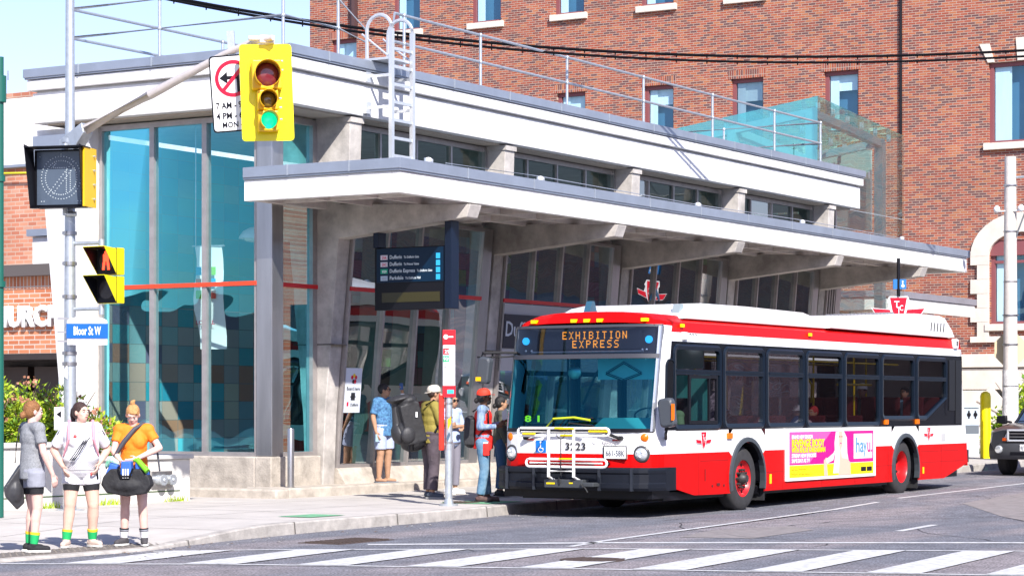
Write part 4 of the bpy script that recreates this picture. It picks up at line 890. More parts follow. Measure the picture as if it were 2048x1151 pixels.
# poster on the first raked pane
PO=thing('notice_poster','white boarding notice with bus pictogram taped behind the first column','poster',(32.7,23.0,1.5))
def prk(x,z,o=0): return Vector((x,yr(z)-.02+o,z))
g=MB(); g.add([prk(32.42,1.52),prk(32.95,1.52),prk(32.95,2.28),prk(32.42,2.28)],[(0,1,2,3)]); pp=g.build('sheet',mat('poster_paper',(.62,.66,.74),.6),PO,fix=False)
L_=[]
upv=(0,-.085,1)
for s,z,si,x in (('Board here',1.90,.085,32.52),('Dufferin',1.63,.07,32.66)): L_.append(text(s,si,prk(x,z,-.004),PX,upv,bt,None,'l',None,.001,.0005))
join_mesh(L_,'lettering',PO)
g=MB()
def pq(x0,x1,z0,z1): g.add([prk(x0,z0,-.004),prk(x1,z0,-.004),prk(x1,z1,-.004),prk(x0,z1,-.004)],[(0,1,2,3)])
pq(32.66,32.78,1.73,1.86); pq(32.64,32.80,1.78,1.80); g.build('pictogram',bt,PO,fix=False)
g=MB()
for k,(x,z,c_) in enumerate(((32.66,2.12,0),(32.72,2.15,1),(32.77,2.12,0),(32.70,2.05,2),(32.75,2.05,0))):
    g.cur=c_; g.add([prk(x+.035*cos(a),z+.035*sin(a),-.004-.001*k) for a in [2*pi*i/10 for i in range(10)]],[tuple(range(10))])
g.cur=0; pq(32.55,32.60,1.63,1.70); g.build('emblem',[mat('sign_red',(.65,0,.03)),mat('sun_yellow',(.8,.6,.02),.5),bt],PO,fix=False)
# ---------------- utility pole, sign, bin, bollard at right ----------------
ux,uy=54,18.76
UP=thing('utility_pole','pale concrete utility pole right of the bus with steel arm','pole',(ux,uy,.3))
g=MB(); g.cyl((ux,uy,.2),(ux,uy,7.6),.19,.135,18); g.build('pole',mat('pole_concrete',(.62,.57,.52),.85,noise=.15,nscale=6,bump=.3),UP)
g=MB()
for z in (1.6,2.1,3.1,3.8,4.6,5.8,6.9): g.cyl((ux,uy,z),(ux,uy,z+.03),.19 if z<4 else .165,n=18)
g.build('band',STEEL,UP)
g=MB(); g.tube([(ux,uy-.1,5.6),(ux,uy-.5,6.6),(ux,uy-1.6,8.0)],.03,8); g.cyl((ux,uy-.1,7.1),(ux,uy-1.5,7.15),.025); g.build('arm',GALV,UP)
g=MB(); g.ball((ux-.1,uy+.3,6.35),(.08,.08,.09),10,6); g.ball((ux-.1,uy-.3,6.35),(.08,.08,.09),10,6); g.cyl((ux-.1,uy-.35,6.3),(ux-.1,uy+.35,6.3),.02); g.build('insulator',WHITE,UP)
g=MB(); g.cyl((ux,uy,1.3),(ux,uy,2.5),.192,.188,18,cap=False); g.build('old_posters',mat('torn_paper',(.75,.74,.72),.9,noise=.35,nscale=9,bump=.6,bscale=14),UP)
g=MB(); M=frame(ux+.28,uy+.1,3.0,YV+R_(6)); g.M=M
g.prism([(.42*cos(2*pi*(i+.5)/8),0,.42*sin(2*pi*(i+.5)/8)) for i in range(8)],(0,.01,0))
tag(g.build('octagonal_sign',mat('tan_sign_back',(.52,.44,.28),.6)),'tan back of an octagonal road sign behind the utility pole','road sign')
lx_,ly_=56.8,21.0
t=thing('litter_bin','tall grey public litter bin with three dark slots behind the bus','litter bin',(lx_,ly_,.35))
M=frame(lx_,ly_,.3,YV+R_(14)); gb=mat('bin_grey',(.40,.46,.52),.5,noise=.1)
g=MB(); g.M=M; g.box(-.33,.33,-.3,.3,.0,1.30); g.build('body',gb,t,bevel=.02)
g=MB(); g.M=M; g.box(-.36,.36,-.33,.33,1.30,1.36); g.build('lid',gb,t,bevel=.01)
g=MB(); g.M=M; g.box(-.31,.31,-.315,-.302,.66,.86); g.build('panel',mat('bin_dark_panel',(.12,.14,.16),.4),t)
g=MB(); g.M=M
for x in (-.16,.04,.22):
    g.cyl((x,-.302,1.13),(x,-.312,1.13),.055,n=12); g.box(x-.02,x+.02,-.31,-.302,1.03,1.23)
g.build('slot',BLACK,t)
p=at(1971,57.5,0)
t=thing('yellow_bollard','thick yellow steel bollard beside the grey litter bin','bollard',(p[0],p[1],.35))
g=MB(); g.lathe((p[0],p[1],.3),Z,[(.13,0),(.13,1.58),(.11,1.66),(.05,1.70),(0,1.71)],18); g.build('post',mat('bollard_yellow',(.80,.66,.0),.4,noise=.1),t)
g=MB(); g.lathe((p[0],p[1],.3),Z,[(.17,0),(.17,.03),(.13,.05)],18); g.build('base_ring',GALV,t)
g=MB(); a=at(1978,62,0); b=at(2060,62,0); rnd=random.Random(5)
for i in range(2600):
    u=rnd.random(); p=Vector(a).lerp(Vector(b),u); z=.4+rnd.random()**1.3*(.5+1.5*u); d=Vector((rnd.random()-.5,rnd.random()-.5,rnd.random()-.3)).normalized(); v=d.cross(Vector((0,.3,1))).normalized(); s=.05+.04*rnd.random(); p+=Vector((rnd.gauss(0,.4),0,z))
    g.cur=0 if rnd.random()<.7 else 1; g.add([p,p+d*s+v*s*.6,p+d*2*s,p+d*s-v*s*.6],[(0,1,2,3)])
tag(g.build('hedge_plant',[lg,lg2],fix=False),'leafy green weeds growing behind the dark car','shrub')
# transit emblem sign on a post behind the bus
tx_,ty_=49.2,21.9
TT=thing('transit_emblem_sign','red and white winged keystone emblem sign hanging under the canopy behind the bus roof','sign',(tx_,ty_,3))
pE=at(1797,52.4,0); M=frame(pE[0],pE[1],3.74,YV-R_(4)); rdm=mat('emblem_red',(.68,.0,.02),.35)
def emblem(M,s,parent,y=0,mono=True):
    rd=mat('emblem_red',(.68,.0,.02),.35); wh=mat('sign_white',(.8,.8,.8))
    g=MB(); g.M=M
    k=lambda pts,yy,th: g.prism([(x*s,y+yy,z*s) for x,z in pts],(0,th,0))
    g.cur=1; k([(-1.05,.18),(-.42,.12),(-.36,.34),(-.44,.40),(-.36,.62),(.36,.62),(.44,.40),(.36,.34),(.42,.12),(1.05,.18),(.88,-.08),(.26,-.12),(0,-.5),(-.26,-.12),(-.88,-.08)],0,.01*s)
    g.cur=0
    k([(-.33,.57),(.33,.57),(.19,-.16),(0,-.43),(-.19,-.16)],-.006*s-.0005,.004*s); k([(-1.0,.15),(-.33,.10),(-.27,-.10),(-.87,-.06)],-.006*s-.0005,.004*s); k([(1.0,.15),(.33,.10),(.27,-.10),(.87,-.06)],-.006*s-.0005,.004*s)
    o=g.build('emblem',[rd,wh],parent)
    if mono:
        r=M.to_3x3()@Vector((1,0,0)); u=M.to_3x3()@Vector((0,0,1))
        L=[text('T',.34*s,M@Vector((-.17*s,y-.014*s,.20*s)),r,u,wh,None,'l',.20*s,.003*s,.002*s),text('T',.36*s,M@Vector((-.06*s,y-.014*s,-.04*s)),r,u,wh,None,'l',.14*s,.003*s,.002*s),text('C',.30*s,M@Vector((.03*s,y-.014*s,.07*s)),r,u,wh,None,'l',.14*s,.003*s,.002*s)]
        join_mesh(L,'monogram',o)
    return o
emblem(M,.58,TT)
g=MB(); g.cyl((pE[0],pE[1],4.1),(pE[0],pE[1],4.95),.04,n=10); g.build('rod',BLACK,TT)
g=MB(); g.M=M; g.box(.0,.17,-.03,.0,.52,.74); g.box(-.12,-.03,-.03,.05,.52,.74); g.build('access_sign',mat('access_blue2',(.02,.16,.45),.4),TT)
g=MB(); g.M=M; g.cyl((.09,-.035,.69),(.09,-.038,.69),.018,n=8); g.box(.08,.10,-.038,-.034,.60,.67); g.cyl((.095,-.035,.59),(.095,-.038,.59),.035,n=12); g.build('wheelchair_symbol',WHITE,TT)
# overhead wires
def wire2(label,P,r):
    g=MB(); pts=[]; P=[Vector(p) for p in P]; n=60
    for i in range(n+1):
        t_=i/n; pts.append(P[0]*(1-t_)*(1-2*t_)+P[1]*4*t_*(1-t_)+P[2]*t_*(2*t_-1))
    g.tube(pts,r,6)
    for i in range(1,n,2): g.cyl(pts[i]+Vector((0,0,r)),pts[i]+Vector((0,0,-r-.03)),.014,n=5)
    tag(g.build('overhead_cable',mat('cable_black',(.004,.004,.006),.8,spec=.1)),label,'cable','overhead cables')
wire2('upper thick black overhead cable crossing the whole view',(at(250,41,8.96),at(1200,46,8.62),at(2100,51,9.43)),.030)
wire2('lower black overhead cable just under the thick one',(at(250,41,8.92),at(1200,46,8.52),at(2100,51,9.30)),.026)
# ---------------- bus ----------------
BYC=17.02; HW=1.30
BUS=thing('city_bus','red and white low-floor city bus with amber destination sign, standing at the stop','bus',(36.5,BYC,0))
bred=mat('bus_red',(.58,.003,.003),.38,spec=.14,noise=.10,nscale=2); bwh=mat('bus_white',(.80,.80,.80),.3,coat=.3,noise=.05,nscale=2); bblk=mat('bus_black',(.003,.004,.007),.25,spec=.25)
bgr=mat('bus_window_rubber',(.004,.009,.018),.35,spec=.3); bred2=mat('bus_orange_red',(.72,.05,.012),.28,coat=.6)
SG=glass('bus_side_glass',(.52,.50,.54),.02); WS=glass('bus_windshield',(.25,.75,.82),.06,gcol=(.08,.55,.70)); DG=glass('dest_glass',(.5,.55,.65),.03)
def xf(z):
    if z<1.25: return 29.80+.02*(z-.3)
    if z<2.80: return 29.82+.27*((z-1.25)/1.55)**1.1
    return 30.09+.9*(z-2.80)
def hw(z):
    if z<2.55: return HW
    if z<2.95: return HW-.05*((z-2.55)/.4)
    return HW-.05-1.6*(z-2.95)
def xr(z):
    return 42.83-.02*(z<.6)-.22*max(0,(z-.6))**1.0
D=.42
def fx(t,z):  # front face x at fraction t of half width
    t=min(1,abs(t)); return xf(z)+D*(1-(1-t**3.6)**(1/3.0))
zsl=[.29,.55,.93,1.27,1.36,1.46,1.77,2.14,2.34,2.46,2.58,2.72,2.86,2.95,3.02]
wins=[(30.60,32.04,1.35,2.46)]+[(a+.11,b-.11,1.36,2.46) for a,b in ((32.16,33.70),(33.70,35.23),(35.23,36.82),(36.82,38.46))]+[(38.57,40.0,1.46,2.46),(40.24,41.62,1.46,2.46)]
AR=.60; arches=[33.03,39.62]
sx=sorted({30.55,42.2,42.5}|{w[0] for w in wins}|{w[1] for w in wins}|{a+s for a in arches for s in (-AR-.06,AR+.06)}|{31.2,30.9,41.55,34.5,36,37.5})
sx=[x for x in sx if x>=30.5]
def zlow(x):
    if x<31.25: return .29+.19*(31.25-x)/1.05
    if x>41.55: return .29+.26*(x-41.55)/1.25
    return .29
def crown(t,z): return z if z<2.7 else z-(z-2.7)*.34*abs(t)**3.5
def zz(z,x): return max(z,zlow(x)) if z<.6 else crown(1,z)
ft=[-1,-.98,-.94,-.86,-.74,-.5,-.25,0,.25,.5,.74,.86,.94,.98,1]
def colour(x,z,side):
    if side and x>30.50 and x<42.5 and 1.27<z<2.58: return 2
    if side and 30.2<x<=30.5 and 1.27<z<2.58: return 2
    if z<.93: return 0
    if z<2.72: return 1
    return 0
g=MB()
for j in range(len(zsl)-1):
    z0,z1=zsl[j],zsl[j+1]; zm=(z0+z1)/2
    for s in (-1,1):
        X_=[None]+sx+['r']
        for a,b in zip(X_,X_[1:]):
            def gx(v,z): return fx(1,z) if v is None else (xr(z) if v=='r' else v)
            xm=(gx(a,zm)+gx(b,zm))/2
            if any(w[0]<xm<w[1] and w[2]<zm<w[3] for w in wins): continue
            if zm<1.2 and any(abs(xm-c_)<AR+.06 for c_ in arches) : continue
            g.cur=colour(xm,zm,True); P=[(gx(a,z0),BYC+s*hw(z0),zz(z0,gx(a,z0))),(gx(b,z0),BYC+s*hw(z0),zz(z0,gx(b,z0))),(gx(b,z1),BYC+s*hw(z1),zz(z1,gx(b,z1))),(gx(a,z1),BYC+s*hw(z1),zz(z1,gx(a,z1)))]
            if P[0][2]>=P[3][2]-.001 and P[1][2]>=P[2][2]-.001: continue
            g.quad(*P)
    for a,b in zip(ft,ft[1:]):
        if abs((a+b)/2)<.93 and (1.27<zm<2.34 or 2.34<zm<2.72+.1): continue
        g.cur=0 if (zm<.93 or zm>2.8) else 1
        if zm<.5: continue
        g.smooth=True
        g.quad(*[(fx(t,z),BYC+t*hw(z),crown(t,z)) for t,z in ((a,z0),(b,z0),(b,z1),(a,z1))]); g.smooth=False
    for a,b in zip((-1,-.5,.5),(-.5,.5,1)):
        g.cur=0 if zm<.93 or zm>2.72 else 1
        g.quad(*[(xr(z),BYC+t*hw(z),max(crown(1,z),.5)) for t,z in ((a,z0),(b,z0),(b,z1),(a,z1))])
# arch corners (rect minus half circle)
for c_ in arches:
    for s in (-1,1):
        n=16; y=BYC+s*HW; top=1.27
        for i in range(n):
            a,b=pi*i/n,pi*(i+1)/n
            def outer(a):
                x,z=cos(a),sin(a); k=min((AR+.06)/max(1e-6,abs(x)),(top-.50)/max(1e-6,z)); return (c_+x*k,y,.50+z*k)
            A,B=outer(a),outer(b); zm=(A[2]+B[2])/2
            P=[(c_+AR*cos(a),y,.5+AR*sin(a)),A,B,(c_+AR*cos(b),y,.5+AR*sin(b))]
            # split by belt line colour
            g.cur=1 if zm>.97 else 0
            g.quad(*P)
        for q in (-1,1): g.cur=0; g.quad((c_+q*AR,y,.29),(c_+q*(AR+.06),y,.29),(c_+q*(AR+.06),y,.5),(c_+q*AR,y,.5))
body=g.build('body',[bred,bwh,bblk],BUS)
# roof
g=MB(); pts=[]
for t in ft: pts.append((fx(t,3.02),BYC+t*hw(3.02)))
ring_=pts+[(xr(3.02),BYC+hw(3.02)),(xr(3.02),BYC-hw(3.02))]
g.loft([[(x,y,crown((y-BYC)/hw(3.02),3.01)) for x,y in ring_],[(30.9+(x-30.9)*.985 if x>30.9 else x+.12,BYC+(y-BYC)*.90,3.03-.08*abs((y-BYC)/HW)**3) for x,y in ring_]]); g.build('roof',bred,BUS)
def pod(z0,prof,y0,y1,name='roof_pod'):
    g=MB(); g.loft([[(x,BYC+y0,z) for x,z in prof],[(x,BYC+y0+.12,z+.0+ (.05 if z>z0+.02 else 0)) for x,z in prof],[(x,BYC+y1-.12,z+ (.05 if z>z0+.02 else 0)) for x,z in prof],[(x,BYC+y1,z) for x,z in prof]])
    return g.build(name,bwh,BUS,bevel=.015)
pod(2.98,[(31.1,2.93),(36.4,2.93),(36.3,3.03),(35.7,3.13),(33.5,3.15),(31.9,3.14),(31.5,3.08)],-1.17,1.1)
pod(2.98,[(36.35,2.94),(41.95,2.92),(42.28,2.93),(42.1,3.08),(41.75,3.28),(40.5,3.28),(40.2,3.27),(36.6,3.10)],-1.245,1.2)
g=MB()
for i in range(5): g.prism([(41.0+i*.16,BYC-1.252,3.02),(41.03+i*.16,BYC-1.252,3.02),(41.07+i*.16,BYC-1.252,3.18),(41.04+i*.16,BYC-1.252,3.18)],(0,.01,0))
g.build('roof_louvre',BLACK,BUS)
g=MB()
for i in range(17):
    for r in (0,1): x=36.9+i*.17+r*.06; z=3.135+(x-36.6)*.049; g.box(x,x+.11,BYC-1.04+r*.1,BYC-1.01+r*.1,z+.0,z+.045)
g.build('roof_slot',mat('slot_grey',(.2,.2,.22),.6),BUS)
g=MB(); g.cyl((42.1,BYC-.75,3.12),(42.45,BYC-.78,3.18),.11,n=16); g.cyl((42.45,BYC-.78,3.18),(42.62,BYC-.8,3.22),.13,.12,n=16,cap=True); g.build('exhaust_outlet',STEEL,BUS)
g=MB(); g.prism([(31.28,BYC-1.0,3.02),(31.5,BYC-1.0,3.02),(31.42,BYC-1.0,3.16),(31.34,BYC-1.0,3.16)],(0,.12,0)); g.build('antenna',mat('antenna_grey',(.25,.32,.34),.4),BUS)
g=MB(); g.prism([(30.5,BYC+.1,3.03),(30.75,BYC+.1,3.03),(30.66,BYC+.1,3.2),(30.6,BYC+.1,3.2)],(0,.1,0)); g.build('antenna',mat('antenna_blue',(.03,.10,.16),.4),BUS)
# side windows
def rr(x0,x1,z0,z1,r,n=4,cut=None):
    pts=[]
    for cx_,cz,a0 in ((x1-r,z1-r,0),(x0+r,z1-r,90),(x0+r,z0+r,180),(x1-r,z0+r,270)):
        for i in range(n+1): a=R_(a0+90*i/n); pts.append((cx_+r*cos(a),cz+r*sin(a)))
    if cut: pts=[p if not(p[0]>x1-r-.01 and p[1]<z0+r+.01) else None for p in pts]; pts=[p for p in pts if p]+[(x1,cut)]+[(x0+(x1-x0)*.30,z0)]
    if cut: 
        pts=pts[:3*(n+1)]+[(x0+(x1-x0)*.30,z0),(x1-.02,cut-.03),(x1,cut+.03)]
    return pts
def sidewin(k,w,s):
    x0,x1,z0,z1=w; y=BYC+s*HW; o=-s*-1  # outward sign
    cut=1.80 if k==6 else None
    outp=rr(x0-.09,x1+.09,z0-.09,z1+.08,.13,cut=cut); inp=rr(x0,x1,z0,z1,.07,cut=(cut+.03) if cut else None)
    g=MB(); n=len(outp)
    mid=[((a[0]*2+b[0])/3,(a[1]*2+b[1])/3) for a,b in zip(outp,inp)]
    g.smooth=False
    g.loft([[(p[0],y,p[1]) for p in outp],[(p[0],y+s*.022,p[1]) for p in mid],[(p[0],y+s*.010,p[1]) for p in inp],[(p[0],y-s*.05,p[1]) for p in inp]],cap=False)
    zt_=2.14
    g.box(x0-.03,x1+.03,y-s*.02,y+s*.015,zt_-.045,zt_+.03); g.box(x0,x1,y+s*.016,y+s*.024,zt_-.005,zt_+.012)
    o_=g.build('window_frame',bgr,BUS)
    g=MB(); g.add([(p[0],y-s*.03,p[1]) for p in inp],[tuple(range(n))]); g.build('pane',SG,o_)
    return o_
for k,w in enumerate(wins):
    for s in (-1,1):
        if s==1 and k in (0,): pass
        o_=sidewin(k,w,s)
        if k==6:
            g=MB(); y=BYC+s*(HW-.004); g.quad((40.24+1.38*.3,y,1.46),(41.62,y,1.46),(41.62,y,1.80)); g.build('filler',bblk,o_)
        if k==0 and s==-1:
            g=MB(); y=BYC-HW; x0,x1,z0,z1=31.02,31.98,1.36,2.09
            for a,b,c_,d in ((x0,x0+.05,z0,z1),(x1-.05,x1,z0,z1),(x0+.05,x1-.05,z0,z0+.05),(x0+.05,x1-.05,z1-.05,z1),(x0+.66,x0+.70,z0+.05,z1-.05)): g.box(a,b,y-.012,y+.02,c_,d)
            g.build('sliding_sash',BLACK,o_)
# quarter window beside the windshield
g=MB(); 
def qy(x): return BYC-HW-.004
pts=rr(30.30,30.53,1.36,2.30,.09)
pts=[(x+.10*(z-1.36)*.5-.04,z) for x,z in pts]
g.add([(x,BYC-HW-.006,z) for x,z in pts],[tuple(range(len(pts)))]); qo=g.build('quarter_window',mat('quarter_glass',(.01,.012,.015),.05),BUS)
g=MB(); po=[((x-30.42)*1.18+30.42,(z-1.83)*1.04+1.83) for x,z in pts]; g.loft([[(x,BYC-HW-.002,z) for x,z in po],[(x,BYC-HW-.018,z) for x,z in po],[(x,BYC-HW-.018,z) for x,z in pts],[(x,BYC-HW-.004,z) for x,z in pts]],cap=False); g.build('window_frame',bgr,qo)
# windshield and destination glass
def fpatch(t0,t1,z0,z1,m,name,off,nt_=14,nz=5,par_=BUS,r=0):
    g=MB(); g.smooth=True; rows=[]
    for i in range(nt_+1):
        t=t0+(t1-t0)*i/nt_; rows.append([(fx(t,z0+(z1-z0)*j/nz)-off,BYC+t*hw(2),z0+(z1-z0)*j/nz) for j in range(nz+1)])
    g.loft(rows,cap=False,close=False); return g.build(name,m,par_,fix=False)
wsb=fpatch(-.94,.94,1.27,2.345,WS,'windshield',.0)
def fstrip(t0,t1,z0,z1,th,m,name,par_=BUS,nt_=14):
    g=MB(); g.smooth=True; rings=[]
    for i in range(nt_+1):
        t=t0+(t1-t0)*i/nt_; y=BYC+t*hw(2); rings.append([(fx(t,z0)-th,y,z0),(fx(t,z1)-th,y,z1),(fx(t,z1)+.03,y,z1),(fx(t,z0)+.03,y,z0)])
    g.loft(rings); return g.build(name,m,par_)
fstrip(-.955,.955,1.245,1.30,.016,BLACK,'windshield_seal',wsb); fstrip(-.955,.955,2.325,2.39,.022,mat('dark_trim',(.05,.05,.06),.4),'windshield_seal',wsb)
fstrip(-.965,-.93,1.26,2.80,.014,mat('chrome_trim',(.55,.57,.6),.25,metal=.8),'windshield_seal',wsb,2); fstrip(.93,.965,1.26,2.80,.014,MC['chrome_trim'],'windshield_seal',wsb,2)
dg=fpatch(-.93,.93,2.39,2.80,DG,'destination_window',.0)
fstrip(-.955,.955,2.785,2.825,.014,mat('dark_trim'and'dark_trim2',(.05,.05,.06),.4),'window_seal',dg)
g=MB(); g.box(30.22,30.26,BYC-1.15,BYC+1.15,2.38,2.82); g.build('display_backing',mat('display_backing',(.02,.022,.028),.5),dg)
g=MB(); g.box(30.185,30.215,BYC-.95,BYC+.72,2.47,2.74); g.build('led_panel',mat('led_panel',(.035,.038,.045),.5,noise=.2,nscale=60),dg)
led=mat('led_amber',(.9,.35,.02),.5,emit=((1,.36,.02),1.1))
F5={'E':'11111 10000 10000 11110 10000 10000 11111','X':'10001 01010 00100 00100 00100 01010 10001','H':'10001 10001 10001 11111 10001 10001 10001','I':'01110 00100 00100 00100 00100 00100 01110','B':'11110 10001 10001 11110 10001 10001 11110','T':'11111 00100 00100 00100 00100 00100 00100','O':'01110 10001 10001 10001 10001 10001 01110','N':'10001 11001 11001 10101 10011 10011 10001','P':'11110 10001 10001 11110 10000 10000 10000','R':'11110 10001 10001 11110 10100 10010 10001','S':'01111 10000 10000 01110 00001 00001 11110'}
g=MB()
def ledtext(s,y0,z0,px_,pz,gap):
    for i,ch in enumerate(s):
        for r,row in enumerate(F5[ch].split()):
            for c_,v in enumerate(row):
                if v=='1': y=y0-i*gap-c_*px_; z=z0-r*pz; g.box(30.176,30.182,y-px_*.42,y+px_*.42,z-pz*.45,z+pz*.45)
ledtext('EXHIBITION',BYC+.37,2.722,.0145,.0160,.113); ledtext('EXPRESS',BYC+.20,2.592,.0145,.0160,.118)
g.build('destination_text',led,dg)
for y,m in ((BYC+1.02,mat('blue_lamp',(.0,.35,.75),.3,emit=((.02,.45,.9),1.2))),(BYC-1.07,MC['blue_lamp'])):
    g=MB(); g.cyl((30.21,y,2.60),(30.18,y,2.60),.055,n=16); g.build('run_light',m,dg)
g=MB(); g.cyl((30.16,BYC+.9,2.43),(30.16,BYC-1.0,2.43),.012); 
for y in (BYC-1.05,BYC-.98,BYC+.9,BYC+1.0): g.ball((30.16,y,2.45),.02,6,4)
g.build('bracket_rail',GALV,dg)
# marker lamps
ym=mat('marker_amber',(.85,.55,.0),.3,emit=((.9,.5,0),.3))
for y in (BYC+.88,BYC+.17,BYC-.05,BYC-.27,BYC-.98):
    g=MB(); t=(y-BYC)/HW; x=fx(t,2.89); g.box(x-.035,x+.05,y-.045,y+.045,2.865,2.915); g.build('marker_lamp',ym,BUS)
for x,z in ((30.78,2.79),(35.4,2.78),(37.7,1.17+.0)):
    if z>2: g=MB(); g.box(x,x+.10,BYC-HW+.02,BYC-HW+.055-.03*(z>2)-.03,z,z+.05); g.build('marker_lamp',ym,BUS)
om=mat('marker_orange',(.75,.16,.0),.3)
for x,z in ((32.30,1.13),(38.60,1.31),(40.08,1.31)):
    g=MB(); g.box(x,x+.16,BYC-HW-.03,BYC-HW+.01,z,z+.085); g.build('side_lamp',om,BUS)
# front body details
hl=mat('headlamp_glass',(.75,.78,.8),.08,metal=.6)
for s in (-1,1):
    y=BYC+s*1.09; t=s*.84; x=fx(t,.92)
    g=MB(); g.lathe((x+.03,y,.93),(-1,s*.25,.0),[(.125,0),(.125,.03),(.105,.045),(.095,.03)],24); h_=g.build('headlight',mat('lamp_bezel',(.05,.05,.055),.3),BUS)
    g=MB(); g.lathe((x+.02,y,.93),(-1,s*.25,.0),[(.097,.02),(.08,.045),(.04,.058),(0,.06)],20); g.build('lens',hl,h_)
    g=MB()
    for dy,dz in ((-.035,.03),(.035,.03),(0,-.035)): g.ball((x-.03,y+dy,.93+dz),.022,8,6)
    g.build('reflector',WHITE,h_)
    y2=BYC+s*1.13; x2=fx(s*.87,1.17)
    g=MB(); g.lathe((x2+.02,y2,1.17),(-1,s*.4,0),[(.06,0),(.06,.02),(.045,.035),(0,.04)],18); g.build('turn_signal',om,BUS)
g=MB()
for s in (-1,1): y=BYC+s*.72; x=fx(s*.55,1.13); g.box(x-.014,x+.02,y-.055,y+.055,1.12,1.145)
g.build('red_reflector',mat('red_reflector',(.35,.02,.02),.4),BUS)
# bumper
g=MB(); rings=[]
for i in range(25):
    t=-1+2*i/24; y=BYC+t*1.38; x=29.66+.50*(1-(1-abs(t)**4)**(1/3.))
    rings.append([(x,y,.40),(x-.03,y,.44),(x-.03,y,.50),(x-.01,y,.52),(x-.01,y,.64),(x-.03,y,.66),(x-.03,y,.70),(x+.01,y,.735),(x+.3,y,.735),(x+.3,y,.40)])
g.loft(rings); 
bp=g.build('bumper',mat('bumper_black',(.006,.008,.014),.5,spec=.3,noise=.1),BUS)
g=MB()
for y in (BYC+1.05,BYC+.55,BYC-.55,BYC-1.05): x=29.66+.50*(1-(1-abs((y-BYC)/1.38)**4)**(1/3.)); g.box(x-.045,x,y-.02,y+.02,.40,.73)
g.build('bumper_rib',mat('bumper_rib',(.02,.024,.034),.4),bp)
g=MB(); g.box(29.95,30.5,BYC-1.25,BYC+1.25,.28,.42); g.build('front_valance',BLACK,BUS)
# decals front
fz=fx(0,.9)
def ft_(s,size,y,z,m,w=None,b=0.0,name='lettering',par_=BUS):
    x=fx((y-BYC)/HW,z)-.012; return text(s,size,(x,y,z),NY,Z,m,par_,name,w,b,.0015)
ft_('3223',.15,BYC+.12,.985,bt,.34,.002)
ft_('NOVA',.055,BYC-.50,1.075,mat('grey_text2',(.30,.28,.32),.5),.26)
g=MB(); x=29.81; g.box(x-.008,x+.03,BYC-.90,BYC-.54,.86,1.045); pl=g.build('licence_plate',WHITE,BUS)
g=MB(); g.box(x-.010,x-.008,BYC-.905,BYC-.535,.855,.865); g.box(x-.010,x-.008,BYC-.905,BYC-.535,1.04,1.05); g.box(x-.010,x-.008,BYC-.915,BYC-.90,.855,1.05); g.box(x-.010,x-.008,BYC-.54,BYC-.525,.855,1.05); g.build('plate_frame',BLACK,pl)
text('661-58K',.12,(x-.0095,BYC-.565,.90),NY,Z,mat('plate_text',(.06,.07,.10),.5),pl,'lettering',.31,.001,.001)
g=MB(); x=fx(.5,1)-.014; g.box(x,x+.04,BYC+.45,BYC+.62,.94,1.12); ac=g.build('access_sticker',mat('access_blue3',(.0,.16,.60),.4),BUS)
g=MB(); x-=.003; y=BYC+.54
g.cyl((x,y,1.095),(x+.002,y,1.095),.014,n=10); 
for i in range(14):
    a,b=R_(110+i*17),R_(110+(i+1)*17); g.quad((x,y-.005-.045*cos(a),.985+.04*sin(a)),(x,y-.005-.033*cos(a),.985+.03*sin(a)),(x,y-.005-.033*cos(b),.985+.03*sin(b)),(x,y-.005-.045*cos(b),.985+.04*sin(b)))
g.box(x,x+.002,y-.006,y+.006,1.0,1.08); g.box(x,x+.002,y-.035,y,1.0,1.012); g.box(x,x+.002,y-.05,y-.035,.965,1.008); g.build('wheelchair_symbol',WHITE,ac,fix=False)
# side decals
ys=BYC-HW
emS=Matrix.Translation((31.48,ys-.012,1.08)); 
def emb(x,z,s): emblem(Matrix.Translation((x,ys-.01,z)),s,BUS)
emb(31.5,1.09,.26); emb(40.75,1.10,.24)
text('3223',.13,(30.98,ys-.002+.02,2.615),PX,Z,bt,BUS,'lettering',.34,.001,.002)
g=MB(); g.box(30.8,30.95,ys-.04,ys+.03,2.60,2.72); g.build('camera_housing',WHITE,BUS,bevel=.02)
g=MB(); g.box(42.08,42.26,ys-.03,ys+.06,2.72,2.90); g.build('camera_housing',WHITE,BUS,bevel=.02); g=MB(); g.box(42.13,42.19,ys-.036,ys-.031,2.77,2.86); g.build('camera_lens',BLACK,BUS)
# black panel grille behind last window
g=MB(); g.box(41.80,42.10,ys-.012,ys,1.55,2.5); g.box(42.14,42.46,ys-.012,ys,1.30,2.5); g.build('engine_panel',mat('engine_panel',(.006,.006,.007),.5),BUS)
# hatches and seams on the skirt
sm_=mat('seam_dark_red',(.20,.0,.0),.6)
g=MB()
for x in (31.35,34.35,35.9,37.3,38.8,40.3,41.4): g.box(x,x+.008,ys-.002,ys,.30 if x<41.5 else .34,.92)
g.box(31.4,32.35,ys-.002,ys,.80,.808); g.box(33.75,39.0,ys-.002,ys,.58,.586); g.box(40.3,42.3,ys-.002,ys,.80,.806); g.box(40.4,42.6,ys-.002,ys,.60,.606)
for x in (30.95,34.3,38.9,41.4): g.box(x,x+.006,ys-.0015,ys,.94,1.26)
g.build('panel_seam',sm_,BUS)
g=MB(); g.box(31.55,31.565,ys-.008,ys,.50,.68); g.cyl((31.8,ys-.01,.42),(31.8,ys,.42),.02,n=8); g.cyl((32.2,ys-.01,.42),(32.2,ys,.42),.02,n=8); g.box(31.95,32.05,ys-.012,ys,.42,.46); g.build('latch',mat('latch_dark',(.10,.01,.01),.5),BUS)
